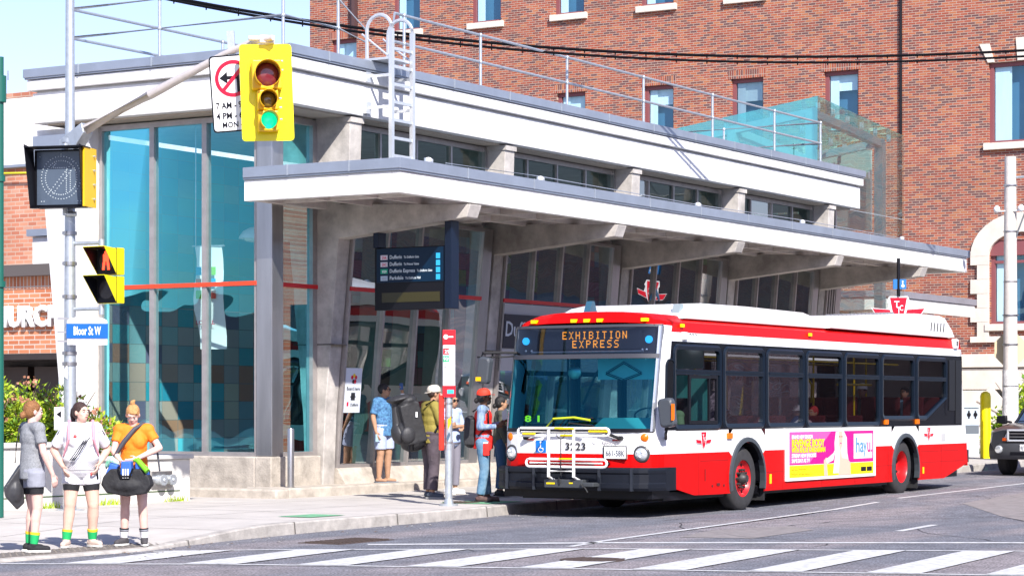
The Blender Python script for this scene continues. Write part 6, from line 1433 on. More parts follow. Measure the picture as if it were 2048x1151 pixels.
def figure(label,loc,yaw,h=1.7,g=1.0,J={},skin=None,head=(0,0),top=None,bottom=None,hair=None,shoes=None,socks=None,group=None,voxel=.009,bust=0,belly=0,hold=(.35,.35)):
    j=dict(DEF); j.update(J); k=h/1.70
    t=thing('person',label,'person',loc,0,group); M=Matrix.Translation(loc)@Matrix.Rotation(yaw,4,'Z')@Matrix.Scale(k,4)
    v={a:Vector(b) if isinstance(b,tuple) else b for a,b in j.items()}
    hz=v['hipL'].z; dzt=(v['shL']+v['shR'])/2; pel=(v['hipL']+v['hipR'])/2; hc=v['head']
    def T(f,off=0.0): # point on the trunk: 0 pelvis ... 1 shoulder line
        return pel.lerp(dzt,f)
    Hm=Matrix.Translation(hc)@Matrix.Rotation(R_(head[0]),4,'Z')@Matrix.Rotation(R_(head[1]),4,'Y')
    def H(x,y,z): return Hm@Vector((x,y,z))
    b=MB(); b.M=M
    def trunk(b,e=0,lo=0):
        def el(f,rx,ry,rz,dx=0,dz=0): p=T(f); b.ball((p.x+dx,p.y,p.z+dz),((rx*g+e),(ry*g+e),(rz+e)),16,10)
        el(.02,.115,.165,.12); el(.28,.105+belly*.5,.145+belly,.14,belly*.35); el(.55,.105+belly*.3,.150+belly*.5,.16,.0); el(.78,.110,.165,.15); el(.92,.085,.165,.09)
        if bust: 
            for s in (-1,1): p=T(.70); b.ball((p.x+.07*g,p.y+s*.075,p.z),(bust+e,.075+e,.075+e),12,8)
        b.caps(v['shL'],v['shR'],.062+e,.062+e,12)
    trunk(b,-.006)
    b.caps(v['neck']-V3(0,0,.06),hc-V3(.012,0,.06),.056,.052,12)
    # head
    b.M=M@Hm
    b.ball((-.012,0,.025),(.098,.077,.095),16,10); b.ball((.025,0,-.035),(.068,.060,.082),14,9); b.caps((.045,0,-.075),(.03,0,-.06),.034,.045,10)
    b.ball((.086,0,.012),(.014,.012,.022),8,6); b.ball((.094,0,-.012),(.018,.017,.013),8,6); b.ball((.074,0,.04),(.022,.052,.012),10,6)
    for s in (-1,1): b.ball((-.005,s*.078,-.005),(.018,.012,.032),8,6); b.ball((.06,s*.038,-.022),(.022,.022,.022),8,6)
    b.ball((.078,0,-.052),(.016,.024,.010),8,6)
    b.M=M
    def leg(s): return v['hip'+s],v['knee'+s],v['ank'+s]
    for s in 'LR':
        a,c,d=leg(s); b.caps(a,c,.088*g**1.25,.058*g,14); mid=c.lerp(d,.32); b.caps(c,mid+V3(-.012,0,0),.054*g,.058*g,12); b.caps(mid+V3(-.010,0,0),d,.056*g,.037*g**.5,12)
        ta=R_(v['toe'+s]); fd=V3(cos(ta),sin(ta),0); b.caps(d-fd*.03-V3(0,0,.045),d+fd*.13-V3(0,0,.055),.036,.028,10)
        a,c,d=v['sh'+s],v['el'+s],v['wr'+s]; b.caps(a,c,.050*g**.8,.040*g**.7,12); m_=c.lerp(d,.3); b.caps(c,m_,.039*g**.7,.041*g**.7,12); b.caps(m_,d,.040*g**.7,.026,12)
        # hand
        dd=v['hd'+s].normalized(); sd=1 if s=='L' else -1
        fore=(d-c).normalized(); pn=V3(0,-sd,0)-dd*V3(0,-sd,0).dot(dd)
        if pn.length<.3: pn=V3(0,0,-1)-dd*V3(0,0,-1).dot(dd)
        pn.normalize(); wd=dd.cross(pn).normalized()
        if wd.dot(V3(1,0,.3))<0: wd=-wd
        pc=d+dd*.05; 
        for q in (-.022,-.007,.008,.022): b.caps(d+wd*q*.6,pc+dd*.035+wd*q,.014,.013,8)
        curl=hold[0] if s=='L' else hold[1]
        for i,(q,ln) in enumerate(((-.030,.062),(-.010,.078),(.011,.082),(.031,.072))):
            a1=curl*(.8+.12*i); p0=pc+dd*.035+wd*q; p1=p0+(dd*cos(a1)+pn*sin(a1))*ln*.5; p2=p1+(dd*cos(a1*2.2)+pn*sin(a1*2.2))*ln*.5
            b.caps(p0,p1,.0105,.0095,8); b.caps(p1,p2,.0095,.008,8)
        p0=d+dd*.02+wd*.02; p1=p0+(dd*.6+wd*.7+pn*.4).normalized()*.04; b.caps(p0,p1,.013,.011,8); b.caps(p1,p1+(dd*.9+wd*.2+pn*.3).normalized()*.032,.011,.009,8)
    organic(b,'body',skin,t,.0085*k if voxel<.012 else voxel)
    # face marks
    b=MB(); b.M=M@Hm
    for s in (-1,1): b.ball((.082,s*.032,.014),(.008,.014,.007),8,6)
    b.build('eye',eyew,t); b=MB(); b.M=M@Hm
    for s in (-1,1): b.ball((.088,s*.032,.014),(.004,.006,.006),8,6)
    b.build('pupil',eyed,t); b=MB(); b.M=M@Hm
    for s in (-1,1): b.ball((.089,s*.034,.036),(.005,.020,.004),8,5)
    b.build('brow',hair[0] if hair else eyed,t)
    b=MB(); b.M=M@Hm; b.ball((.091,0,-.050),(.006,.022,.006),8,6); b.build('mouth',lip,t)
    # hair
    if hair:
        b=MB(); b.M=M@Hm; st=hair[1]
        b.ball((-.022,0,.036),(.102,.085,.096),18,12)
        if 'short' not in st: b.ball((-.04,0,.0),(.078,.082,.085),16,10)
        else: b.ball((-.045,0,.01),(.066,.078,.07),16,10)
        if 'fringe' in st: b.ball((.062,.02,.07),(.03,.055,.022),10,6)
        if 'pony' in st:
            pts=[(-.105,0,.045),(-.135,0,.03),(-.145,0,-.03),(-.13,0,-.11),(-.11,0,-.17)]
            for p,q,r0,r1 in zip(pts,pts[1:],(.028,.034,.034,.026),(.034,.034,.026,.012)): b.caps(p,q,r0,r1,10)
        if 'bun' in st: b.ball((-.045,0,.145),(.032,.032,.034),10,7); b.caps((-.03,0,.12),(-.045,0,.14),.022,.03,8); b.ball((-.06,.02,.165),(.012,.02,.022),8,5)
        if 'low' in st: b.ball((-.125,0,-.045),(.036,.04,.045),10,7)
        if 'long' in st:
            for s in (-1,1): b.caps((-.02,s*.075,.02),(.0,s*.085,-.16),.032,.04,10)
            b.caps((-.07,0,.0),(-.06,0,-.18),.06,.07,10)
        organic(b,'hair',hair[0],t,.009)
    if top:
        b=MB(); b.M=M; e=.017; trunk(b,e)
        p0=T(-.02); hem=top.get('hem',.86); rx,ry=(.120*g**.6+e+belly*.6),(.158*g**.6+e+belly*.5)
        def oval(z,sx,sy,dx=0): 
            f=(z-pel.z)/(dzt.z-pel.z); c=T(f); return [(c.x+dx+sx*cos(a),c.y+sy*sin(a),z) for a in [2*pi*i/20 for i in range(20)]]
        b.loft([oval(hem,rx*1.02,ry*1.0),oval((hem+1.12)/2,rx*.98,ry*.97),oval(1.13*(hc.z/1.575),rx*.9,ry*.88)])
        for s in 'LR':
            fr=top.get('sleeve',.55); a,c,d=v['sh'+s],v['el'+s],v['wr'+s]
            if fr<=1: b.caps(a,a.lerp(c,.4),.060*g**.5+e*.2,.058*g**.5+e*.2,14); b.cyl(a,a.lerp(c,fr),.058*g**.5+.006,.058*g**.5+.008,14)
            else: b.caps(a,c,.056*g+e*.5,.050*g+e*.3,14); b.cyl(c,c.lerp(d,fr-1),.052*g,.040,14)
        if top.get('collar'): b.lathe(v['neck']-V3(0,0,.035),(0,0,1),[(.075,0),(.075,.04),(.062,.045),(.062,0)],16)
        organic(b,top.get('name','shirt'),top['m'],t,.011,2)
    if bottom:
        b=MB(); b.M=M; e=.014; 
        b.ball(T(.02),(.125*g+e,.17*g+e,.12),16,10); b.ball(T(.16),(.118*g+e+belly*.4,.16*g+e+belly*.6,.08),16,8)
        L=bottom.get('len',.5); fl=bottom.get('flare',.012)
        for s in 'LR':
            a,c,d=leg(s)
            if L<=1: q=a.lerp(c,L); b.cyl(a,q,.095*g+e,(.085*g*(1-L)+.06*g**.7*L)+e+fl,16)
            else: b.caps(a,c,.092*g+e,.060*g**.7+e,16); b.cyl(c,c.lerp(d,L-1),.060*g**.7+e,.05+e*.4+fl,16)
        organic(b,bottom.get('name','shorts'),bottom['m'],t,.011,2)
        if bottom.get('under'):
            b=MB(); b.M=M; um,u0,u1=bottom['under']
            for s in 'LR':
                a,c,d=leg(s); b.cyl(a.lerp(c,u0),a.lerp(c,u1),(.085*g*(1-u0)+.058*g**.7*u0)+.014,(.085*g*(1-u1)+.058*g**.7*u1)+.010,20)
            b.build('under_shorts',um,t)
    for s in 'LR':
        a,c,d=leg(s); ta=R_(v['toe'+s]); fd=V3(cos(ta),sin(ta),0)
        if socks:
            for (m_,f0,f1) in socks:
                b=MB(); b.M=M; r=lambda f:(.040+.014*max(0,(1-f)/.3)); b.cyl(c.lerp(d,f0),c.lerp(d,f1),r(f0)*g**.5+.004,r(f1)*g**.5+.004,14); b.build('sock',m_,t)
        if shoes:
            sm2,so=shoes[0],shoes[1]; b=MB(); b.M=M
            b.caps(d-fd*.035-V3(0,0,.035),d+fd*.15-V3(0,0,.048),.046,.036,14); b.ball(d+fd*.0-V3(0,0,.01),(.052,.048,.045),12,8)
            so_=organic(b,'shoe',sm2,t,.008,1)
            b=MB(); b.M=M; n=14; pr=[]
            sdv=V3(-fd.y,fd.x,0)
            for i in range(n):
                a_=2*pi*i/n; pr.append(d+fd*(.045+.145*cos(a_))+sdv*.050*sin(a_)-V3(0,0,.085))
            b.prism(pr,(0,0,.022)); b.build('sole',so,so_)
    return t,M,Hm,v
def hat(t,M,Hm,m,back=False,name='cap'):
    b=MB(); b.M=M@Hm@Matrix.Rotation(R_(-6),4,'Y'); n=20; prof=[(.100,.0),(.102,.03),(.095,.065),(.07,.095),(.035,.108),(0,.11)]
    b.smooth=True; b.loft([[(r*1.06*cos(2*pi*i/n)-.01,r*.86*sin(2*pi*i/n),.035+z) for i in range(n)] for r,z in prof])
    s=-1 if back else 1
    b.loft([[(s*(.07+.0*1)+s*.09*cos(a)*1.0,.078*sin(a),.035+d-.0-.012*cos(a)) for a in [R_(-90+180*i/12) for i in range(13)]] for d in (0,.010)])
    return b.build(name,m,t)
def glasses(t,M,Hm):
    b=MB(); b.M=M@Hm
    for s in (-1,1): b.ball((.098,s*.033,.014),(.008,.030,.019),12,8); b.cyl((.095,s*.06,.02),(.0,s*.084,.016),.004,n=5)
    b.cyl((.102,-.01,.018),(.102,.01,.018),.004,n=5); b.build('sunglasses',BLACK,t)
grayT=mat('heather_grey_cloth',(.26,.27,.29),.9,bump=.9,bscale=9,noise=.35,nscale=60); ltg=mat('light_grey_cloth',(.27,.28,.33),.85,bump=.9,bscale=9); blk=mat('black_cloth',(.012,.012,.015),.8,bump=.9,bscale=9)
wcl=mat('white_cloth',(.72,.72,.76),.8,bump=.9,bscale=9); org=mat('orange_cloth',(.85,.22,.01),.75,bump=.9,bscale=9); grs=mat('green_sock',(.01,.42,.12),.8); yls=mat('yellow_sock',(.80,.55,.02),.8)
fair=skinm('fair_skin',(.70,.44,.35)); fair2=skinm('pale_skin',(.74,.47,.40)); tan_=skinm('tan_skin',(.42,.24,.15)); brn=skinm('brown_skin',(.13,.065,.04))
auburn=mat('auburn_hair',(.26,.11,.035),.6,bump=.8,bscale=60,noise=.3,nscale=30); dkh=mat('dark_brown_hair',(.045,.02,.015),.6,bump=.8,bscale=60,noise=.3,nscale=30); blnd=mat('strawberry_hair',(.55,.28,.10),.7,bump=.8,bscale=60,noise=.3,nscale=30); bkh=mat('black_hair',(.012,.010,.010),.5,bump=.8,bscale=60)
wsole=mat('white_sole',(.75,.74,.70),.6)
SH=zg(20)+.045
gy=17.55
# 1 girl left
t,M,Hm,v=figure('woman in grey tee and grey shorts seen from behind, leftmost of three women',(18.955,17.56,.045),R_(-22),1.63,.98,skin=fair2,head=(-10,3),
 J=dict(elR=(.03,-.235,1.12),wrR=(.14,-.24,.87),elL=(.02,.22,1.12),wrL=(.12,.2,.88),kneeL=(.05,.09,.49),ankL=(.03,.13,.085),ankR=(-.02,-.09,.085),toeL=5,toeR=-30),
 top=dict(m=grayT,sleeve=.62,hem=.82),bottom=dict(m=ltg,len=.42,flare=.02,under=(blk,.40,.60)),hair=(auburn,'low'),shoes=(blk,wsole),socks=((yls,.66,.73),(grs,.73,.98)),bust=.055)
# bag behind
bd=thing('drawstring_bag','black drawstring bag hanging from the shoulder of the woman in grey','bag',(18.82,17.9,.9))
b=MB(); b.M=M; b.prism([(-.10,.04,1.0),(-.13,.06,.97),(-.30,.08,.72),(-.28,.08,.62),(-.14,.08,.47),(-.06,.06,.55)],(0.05,.14,0)); b.ball((-.15,.12,.68),(.10,.09,.16)); organic(b,'sack',mat('grey_black_nylon',(.035,.035,.04),.45),bd,.012,5)
b=MB(); b.M=M; b.tube([(-.15,.12,1.0),(-.13,.13,1.2),(-.09,.14,1.40),(.0,.13,1.47),(.10,.12,1.36),(.14,.09,1.18)],.007,6); b.build('strap',BLACK,bd)
# 2 girl centre
jersey=wcl
t,M,Hm,v=figure('woman in white sports kit, hands on hips, dark ponytail, middle of three women',(19.90,17.70,.045),R_(222),1.62,1.18,skin=fair,head=(42,0),belly=.035,bust=.08,
 J=dict(hipL=(0,.10,.90),hipR=(0,-.10,.90),elL=(-.16,.31,1.14),wrL=(.10,.20,.97),hdL=(.6,-.2,-.8),elR=(-.12,-.32,1.13),wrR=(.13,-.205,.94),hdR=(.6,.2,-.7),kneeL=(.03,.14,.49),ankL=(-.05,.13,.085),ankR=(.04,-.17,.085),kneeR=(.04,-.13,.49),toeL=35,toeR=-15),
 top=dict(m=jersey,sleeve=.78,hem=.90),bottom=dict(m=wcl,len=.42,flare=.012,under=(blk,.41,.58)),hair=(dkh,'pony'),shoes=(mat('beige_shoe',(.60,.47,.40),.7),wsole),socks=((yls,.70,.76),(grs,.76,.98)))
b=MB(); b.M=M
def strip_on(b,pts,w,r=.006): b.tube(pts,w,5)
for o in (0,.035,.07): b.tube([(.165,.10-o,1.29-o*.6),(.215,.04-o,1.21-o*.6),(.225,-.02-o*.9,1.10-o*.2),(.22,-.09-o*.6,1.02)],.006,5)
for s in (-1,1):
    for o in (0,.02): b.tube([(.02+o,s*.10,1.445),(.02+o,s*.20,1.43),(.0+o-.01,s*.275,1.32)],.005,5)
b.build('stripe',BLACK,t)
b=MB(); b.M=M
rnd=random.Random(2)
for i in range(46):
    for q in range(6):
        a_=R_(-75+150*i/45); r_=.222 if 0 else .0
        b.box(.172*cos(a_)+.052-.004,.172*cos(a_)+.052+.004,.215*sin(a_)-.0035,.215*sin(a_)+.0035,.925+q*.022+(i%2)*.011,.930+q*.022+(i%2)*.011)
o_=b.build('mesh_pattern',mat('pattern_navy',(.03,.03,.05),.8),t); o_['kind']='stuff'
b=MB(); b.M=M; b.ball((.17,-.07,1.30),(.012,.022,.022)); b.ball((.165,.12,.86),(.01,.018,.022)); b.build('badge',mat('badge_red',(.6,.08,.08),.5),t)
b=MB(); b.M=M
for o in (0,.022,.044): b.tube([(.11-o*.2,.175+o*.3,.93),(.11-o*.2,.185+o*.3,.80)],.004,5)
b.build('stripe',BLACK,t)
pb=thing('backpack','pink backpack worn by the woman in white sports kit','backpack',(20.1,17.8,1.1))
pkm=mat('pink_strap',(.62,.28,.34),.7)
b=MB(); b.M=M
for s in (-1,1): b.tube([(-.10,s*.13,1.38),(-.02,s*.135,1.475),(.09,s*.14,1.42),(.16,s*.145,1.26),(.10,s*.20,1.08),(-.06,s*.19,1.0)],[.020,.022,.022,.018,.010,.008],8)
b.build('strap',pkm,pb)
b=MB(); b.M=M; b.ball((-.22,0,1.18),(.09,.15,.20)); organic(b,'sack',mat('pink_nylon',(.60,.10,.25),.6),pb,.014,3)
# 3 girl right
t,M,Hm,v=figure('woman in orange tee, blonde bun, looking down into her bag, right of three women',(20.44,17.395,.045),R_(207),1.60,1.0,skin=fair2,head=(6,32),bust=.055,
 J=dict(elR=(.10,-.22,1.13),wrR=(.26,-.10,1.02),hdR=(.5,.4,-.6),elL=(.02,.32,1.17),wrL=(.24,.10,1.05),hdL=(.5,-.6,-.3),kneeL=(.02,.11,.49),ankL=(.0,.13,.085),ankR=(.0,-.12,.085),toeL=15,toeR=-20,head=(.045,0,1.565)),
 top=dict(m=org,sleeve=.58,hem=.93),bottom=dict(m=blk,len=.34,flare=.01),hair=(blnd,'bun fringe'),shoes=(mat('charcoal_shoe',(.06,.055,.06),.8),wsole),socks=((blk,.70,.74),(ltg,.74,.78),(blk,.78,.80),(wcl,.80,.98)))
df=thing('duffel_bag','black and blue open duffel bag slung in front of the woman in orange','bag',(20.3,17.2,.9))
dfm=mat('duffel_black',(.015,.015,.018),.7,bump=.9,bscale=9,noise=.3,nscale=15)
def bagp(b,x0,x1,pts): b.prism([(x0,y,z) for y,z in pts],(x1-x0,0,0))
b=MB(); b.M=M
bagp(b,.20,.38,[(-.31,.74),(-.24,.64),(0,.60),(.22,.63),(.30,.74),(.27,.84),(.17,.93),(-.19,.93),(-.28,.84)]); b.ball((.29,0,.73),(.13,.29,.11),16,10); organic(b,'sack',dfm,df,.012,7)
b=MB(); b.M=M; bagp(b,.22,.36,[(-.27,.84),(-.16,.84),(-.10,.97),(-.20,1.0)]); bagp(b,.22,.36,[(.10,.92),(.26,.84),(.22,.96),(.10,1.02)]); bagp(b,.26,.40,[(-.07,.85),(.07,.85),(.06,1.02),(-.06,1.02)]); organic(b,'side_panel',mat('duffel_blue',(.03,.12,.48),.6),df,.011,4)
b=MB(); b.M=M; b.tube([(.24,-.28,.93),(.17,-.16,1.12),(.155,-.08,1.25),(.13,.04,1.40),(.02,.12,1.47),(-.12,.14,1.36),(-.14,.26,1.1),(.1,.34,.90)],[.012,.026,.03,.028,.02,.016,.012,.010],8); b.build('shoulder_strap',mat('strap_charcoal',(.05,.055,.07),.7),df)
b=MB(); b.M=M; b.tube([(.38,-.10,.92),(.42,-.05,.84),(.42,.05,.84),(.38,.08,.93)],.014,6); b.build('handle',BLACK,df)
b=MB(); b.M=M
for q in (-.03,0,.03): b.box(.412,.418,q-.008,q+.008,.82,.93)
b.build('stripe',WHITE,df)
bt_=MB(); bt_.M=M; bt_.cyl((.34,.12,1.04),(.40,.26,.90),.034,.034,14); bt_.cyl((.295,.08,1.04),(.30,.10,1.02),.024,n=12)
tag(bt_.build('water_bottle',mat('lime_bottle',(.18,.55,.02),.3)),'lime green water bottle sticking out of the duffel bag','bottle')
bt_=MB(); bt_.M=M; bt_.caps((.27,-.26,.97),(.30,-.20,1.04),.03,.04,10); bt_.caps((.30,-.20,1.04),(.33,-.12,1.0),.04,.025,10)
tag(bt_.build('striped_scarf',mat('green_white_cloth',(.05,.55,.30),.7,col2=(.75,.8,.78),nscale=25)),'green and white striped cloth at the left end of the open duffel bag','scarf')
# sliver of a person at the left edge
p=at(-62,25.6,0)
figure('person in green tee cut off by the left edge, only an elbow showing',(p[0],p[1],.045),R_(-30),1.7,1.0,skin=fair2,J=dict(elR=(-.04,-.42,1.12),wrR=(.1,-.25,.98)),top=dict(m=mat('green_tee',(.0,.25,.10),.8),sleeve=.6),bottom=dict(m=blk,len=.5),hair=(auburn,'short'),shoes=(blk,wsole))
# 4 man blue shirt
camo=mat('blue_patterned_cloth',(.02,.06,.17),.8,bump=.9,bscale=9,col2=(.10,.28,.48),nscale=26)
t,M,Hm,v=figure('man in blue patterned shirt and pale shorts wearing sunglasses, arm raised to his face',(33.34,22.78,.32),R_(262),1.70,1.12,skin=tan_,head=(32,-3),belly=.02,
 J=dict(elR=(-.02,-.25,1.13),wrR=(.06,-.26,.87),elL=(.16,.30,1.28),wrL=(.22,.24,1.53),hdL=(.1,-.4,.9),kneeR=(.02,-.10,.48),toeL=30,toeR=10),
 top=dict(m=camo,sleeve=.85,hem=.80,collar=1),bottom=dict(m=mat('pale_blue_shorts',(.38,.44,.62),.85,bump=.9,bscale=9),len=.80,flare=.02),hair=(bkh,'short'),shoes=None)
glasses(t,M,Hm)
b=MB(); b.M=M
for s in 'LR': d=v['ank'+s]; fd=V3(cos(R_(v['toe'+s])),sin(R_(v['toe'+s])),0); b.prism([d+fd*(.05+.15*cos(a))+V3(-fd.y,fd.x,0)*.052*sin(a)-V3(0,0,.088) for a in [2*pi*i/14 for i in range(14)]],(0,0,.015))
b.build('flip_flop',mat('grey_sandal',(.20,.22,.26),.7),t)
b=MB(); b.M=M; w=v['wrL']; b.cyl(w-V3(0,0,.03),w+V3(.0,.0,.0),.034,n=14); b.build('wristband',WHITE,t)
b=MB(); b.M=M; b.box(.09,.10,-.31,-.235,.70,.83); tag(b.build('phone',mat('phone_pale_blue',(.35,.50,.58),.3)),'pale blue phone in the lowered hand of the man in the blue shirt','phone')
b=MB(); b.M=M; b.cyl((.24,.19,1.60),(.26,.16,1.70),.032,n=12); tag(b.build('snack_pouch',mat('blue_pouch',(.03,.10,.28),.4)),'small blue pouch raised in the hand of the man in the blue shirt','pouch')
# woman behind the glass
t,M,Hm,v=figure('woman with wavy dark hair and sunglasses looking out from behind the raked glass',(35.32,23.60,.34),R_(206),1.78,.92,skin=fair,head=(18,0),top=dict(m=mat('teal_coat',(.03,.12,.16),.8),sleeve=1.9,hem=.7),bottom=dict(m=blk,len=1.9),hair=(dkh,'long'),shoes=(blk,blk),voxel=.014)
glasses(t,M,Hm)
# 5 backpack man
olive=mat('olive_cloth',(.26,.21,.04),.8,bump=.9,bscale=9,noise=.15,nscale=5); plum=mat('plum_grey_cloth',(.085,.065,.08),.85,bump=.9,bscale=9,noise=.3,nscale=8)
bkx,bky=31.25,20.45
t,M,Hm,v=figure('man in olive jacket and dark cargo trousers with a large black backpack, cap turned backwards',(bkx,bky,.16),R_(-34),1.80,1.2,skin=tan_,head=(-8,2),belly=.03,
 J=dict(elR=(.06,-.27,1.14),wrR=(.26,-.16,1.10),hdR=(.8,.3,.1),elL=(.08,.26,1.14),wrL=(.26,.12,1.08),hdL=(.8,-.3,.1),ankR=(-.03,-.13,.085),ankL=(.02,.11,.085),toeR=-22,toeL=10,head=(.07,0,1.565),neck=(.03,0,1.43)),
 top=dict(m=olive,sleeve=1.9,hem=.83,name='jacket'),bottom=dict(m=plum,len=1.9,flare=.03,name='trousers'),hair=(dkh,'short'),shoes=(mat('grey_blue_shoe',(.06,.075,.10),.7),mat('grey_sole',(.30,.30,.29),.7)))
hat(t,M,Hm,mat('beige_cap',(.55,.50,.42),.85),back=True)
b=MB(); b.M=M; b.box(-.06,.06,-.172,-.15,.56,.70); b.build('cargo_pocket',plum,t,bevel=.01)
rb=thing('travel_backpack','large black travel backpack with hanging straps worn by the man in olive','backpack',(31.0,20.6,1.2))
nyl=mat('black_nylon',(.022,.022,.025),.6,noise=.3,nscale=12,bump=.3,bscale=15)
b=MB(); b.M=M@Matrix.Translation((-.36,-.03,1.14))@Matrix.Rotation(R_(-14),4,'Y')@Matrix.Diagonal((1.3,1.15,1.05,1))
b.caps((0,0,-.26),(0,0,.22),.17,.15,16); b.ball((-.08,0,-.12),(.14,.17,.19),14,9); b.ball((.02,0,.32),(.13,.18,.09),14,9); b.box(-.12,.12,-.165,.165,-.30,.28); organic(b,'pack',nyl,rb,.014,7)
b=MB(); b.M=M@Matrix.Translation((-.36,-.03,1.14))@Matrix.Rotation(R_(-14),4,'Y')@Matrix.Diagonal((1.3,1.15,1.05,1))
b.ball((-.17,0,-.12),(.07,.13,.15),14,9); b.ball((-.10,-.16,-.15),(.09,.05,.12)); b.ball((-.06,0,.37),(.15,.17,.05),14,8); b.caps((-.15,0,0),(-.10,0,.36),.06,.05,10); organic(b,'pocket',mat('black_nylon2',(.03,.03,.034),.55),rb,.012,4)
b=MB(); b.M=M
b.tube([(-.40,-.20,.95),(-.43,-.2,.8),(-.42,-.2,.62)],.012,6); b.tube([(-.36,-.2,.9),(-.37,-.21,.72)],.010,6); b.tube([(-.14,-.15,1.40),(-.02,-.17,1.475),(.10,-.17,1.40),(.13,-.19,1.22),(-.02,-.23,1.0)],.018,6); b.tube([(-.45,-.05,1.40),(-.52,-.05,1.15),(-.45,-.05,.85)],.008,5); b.build('strap',BLACK,rb)
b=MB(); b.M=M; b.box(-.34,-.31,-.242,-.236,1.22,1.30); b.build('tag',WHITE,rb)
# 6 person in pale blue shirt behind the stop pole
p=at(904,38.9,0)
t,M,Hm,v=figure('person in pale blue short-sleeved shirt with folded arms, half hidden by the bus stop pole',(p[0],p[1],.17),R_(268),1.66,.95,skin=tan_,head=(-20,0),
 J=dict(elR=(.05,-.24,1.13),wrR=(.22,.02,1.16),hdR=(.2,.9,.1),elL=(.05,.25,1.12),wrL=(.24,.0,1.10),hdL=(.2,-.9,.1)),
 top=dict(m=mat('pale_blue_cloth',(.42,.52,.78),.8),sleeve=.8,hem=.88,collar=1),bottom=dict(m=mat('grey_lilac_cloth',(.22,.21,.26),.85),len=1.85,flare=.01,name='trousers',),hair=(bkh,'short'),shoes=(wcl,wsole))
glasses(t,M,Hm)
# 7 man in red vest
shirtm=mat('striped_blue_cloth',(.05,.12,.28),.8,bump=.9,bscale=9,col2=(.35,.44,.55),nscale=42,streak=True)
red=mat('red_vest_cloth',(.72,.018,.012),.7,bump=.9,bscale=9); jean=mat('washed_denim',(.06,.16,.27),.9,bump=.9,bscale=9,col2=(.20,.33,.45),nscale=7)
t,M,Hm,v=figure('man in red cap, red vest and jeans at the front bus door, seen in profile',(30.55,19.02,.155),R_(-66),1.73,.98,skin=brn,head=(4,0),
 J=dict(elR=(-.02,-.24,1.13),wrR=(.24,-.14,1.14),hdR=(.75,.1,.6),elL=(.04,.22,1.14),wrL=(.26,.10,1.18),hdL=(.7,-.1,.65),kneeR=(.03,-.09,.49),ankL=(.05,.10,.085),ankR=(-.03,-.10,.085),toeL=5,toeR=-10),hold=(.9,.7),
 top=dict(m=shirtm,sleeve=1.9,hem=.92),bottom=dict(m=jean,len=1.93,flare=.012,name='jeans'),hair=(bkh,'low'),shoes=(mat('brown_trainer',(.11,.06,.055),.7,noise=.3,nscale=20),DARK))
b=MB(); b.M=M
for f,rx,ry,rz in ((.30,.135,.175,.16),(.55,.135,.178,.16),(.78,.138,.175,.15),(.93,.105,.150,.07),(.08,.14,.18,.13)): p=v['hipL'].lerp(v['shL'],f); b.ball((0,0,p.z),(rx,ry,rz),18,10)
b.cyl((0,0,.80),(0,0,1.0),.155,.15,20); organic(b,'vest',red,t,.011,3)
b=MB(); b.M=M; b.box(.02,.12,-.20,-.17,.70,.88); b.box(.06,.14,-.18,-.12,.78,.90); o_=b.build('vest_pocket',red,t,bevel=.02)
b=MB(); b.M=M; b.box(.03,.10,-.206,-.195,.885,.905); b.build('pocket_papers',WHITE,t)
hat(t,M,Hm,mat('red_cap',(.75,.04,.015),.7))
b=MB(); b.M=M@Hm; b.ball((.045,0,-.062),(.058,.054,.048),14,9); b.ball((.092,0,-.038),(.008,.026,.006)); organic(b,'beard',bkh,t,.009,1)
b=MB(); b.M=M; b.caps((-.20,-.02,1.22),(-.19,-.02,.92),.09,.11,12); b.box(-.27,-.12,-.14,.12,.86,1.25); t2=thing('black_backpack','black backpack on the back of the man in the red vest','backpack',(30.4,19.2,1.1)); organic(b,'sack',nyl,t2,.012,5)
b=MB(); b.M=M; b.tube([(-.14,-.14,1.36),(.0,-.16,1.46),(.10,-.155,1.36),(.11,-.18,1.15),(-.05,-.2,1.0)],.012,6); b.build('strap',BLACK,t2)
b=MB(); b.M=M; b.prism([(.30,-.06,1.22),(.38,-.06,1.26),(.36,-.06,1.42),(.29,-.06,1.36)],(0,.02,0)); tag(b.build('folded_leaflet',mat('silver_leaflet',(.45,.47,.50),.4)),'silvery folded leaflet held up by the man in the red vest','leaflet')
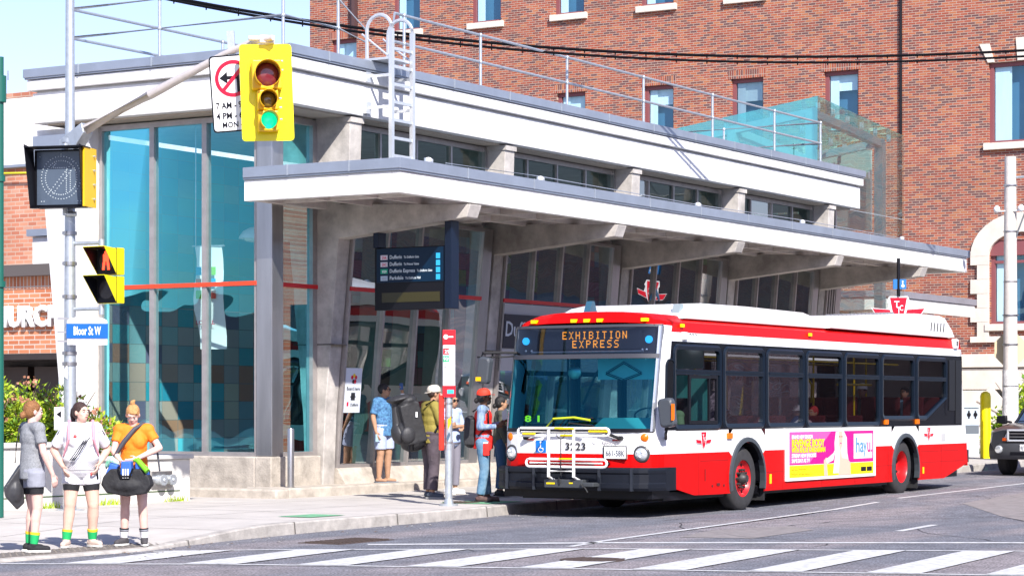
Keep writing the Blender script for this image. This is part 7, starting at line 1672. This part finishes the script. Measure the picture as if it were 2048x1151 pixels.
# 8 person behind
p=at(1001,38.0,0)
t,M,Hm,v=figure('person in dark jeans mostly hidden between the red vest man and the bus',(p[0],p[1],.17),R_(-50),1.62,.95,skin=tan_,top=dict(m=mat('dark_olive_cloth',(.07,.07,.05),.85),sleeve=1.9,hem=.9),bottom=dict(m=mat('dark_denim',(.03,.08,.16),.9),len=1.9,name='jeans'),hair=(bkh,'low'),shoes=(blk,blk),voxel=.014)
b=MB(); b.M=M; b.prism([(.10,-.30,.20),(.36,-.30,.24),(.33,-.30,.62),(.24,-.30,.64),(.22,-.3,.78),(.18,-.3,.62),(.12,-.30,.60)],(0,.08,0)); tag(b.build('carrier_bag',mat('lime_bag',(.35,.85,.02),.5)),'lime green carrier bag hanging by the bus front corner','bag')
# passengers
SIT=dict(hipL=(0,.095,.50),hipR=(0,-.095,.50),kneeL=(.42,.10,.52),kneeR=(.42,-.10,.52),ankL=(.42,.10,.09),ankR=(.42,-.10,.09),shL=(-.02,.175,.98),shR=(-.02,-.175,.98),elL=(.06,.24,.74),elR=(.06,-.24,.74),wrL=(.28,.12,.66),wrR=(.28,-.12,.66),neck=(-.02,0,1.02),head=(0,0,1.165))
floral=mat('floral_cloth',(.015,.015,.03),.8,col2=(.30,.28,.33),nscale=16)
def rider(lbl,x,y,z,m,hm,yaw=180,sit=True,hatm=None,J=None):
    j=dict(SIT) if sit else {}
    if J: j.update(J)
    t,M,Hm,v=figure(lbl,(x,y,z),R_(yaw),1.68,1.0,J=j,skin=tan_,top=dict(m=m,sleeve=.8 if sit else .7,hem=.46 if sit else .85),bottom=dict(m=blk,len=1.8),hair=(hm,'short'),shoes=(blk,blk),voxel=.016)
    if hatm: hat(t,M,Hm,hatm)
    return t
rider('standing passenger in dark floral dress at the first passenger window',33.05,BYC-.55,.42,floral,bkh,200,False)
rider('passenger in red cap seen through the second passenger window',35.15,BYC+.3,.55,blk,bkh,180,True,mat('red_cap2',(.65,.02,.04),.7))
rider('seated passenger in white cap at the third passenger window',35.95,BYC-.85,.36,mat('pale_pink_cloth',(.55,.40,.40),.8),bkh,180,True,WHITE)
rider('seated passenger in grey and red hooded top at the third passenger window',36.55,BYC-.85,.36,mat('grey_hood_cloth',(.40,.38,.42),.8),mat('red_hood',(.45,.03,.03),.8),170)
rider('passenger in white hat at the fifth passenger window',39.3,BYC-.6,.75,blk,bkh,180,True,WHITE)
rider('passenger in pale blue top at the rearmost window',40.95,BYC-.75,.72,mat('rider_blue_cloth',(.25,.50,.70),.8),bkh,180)
rider('bus driver in green hi-vis top behind the sliding window',31.5,BYC-.72,.52,mat('hivis_green',(.30,.60,.30),.8),bkh,180)
flush()
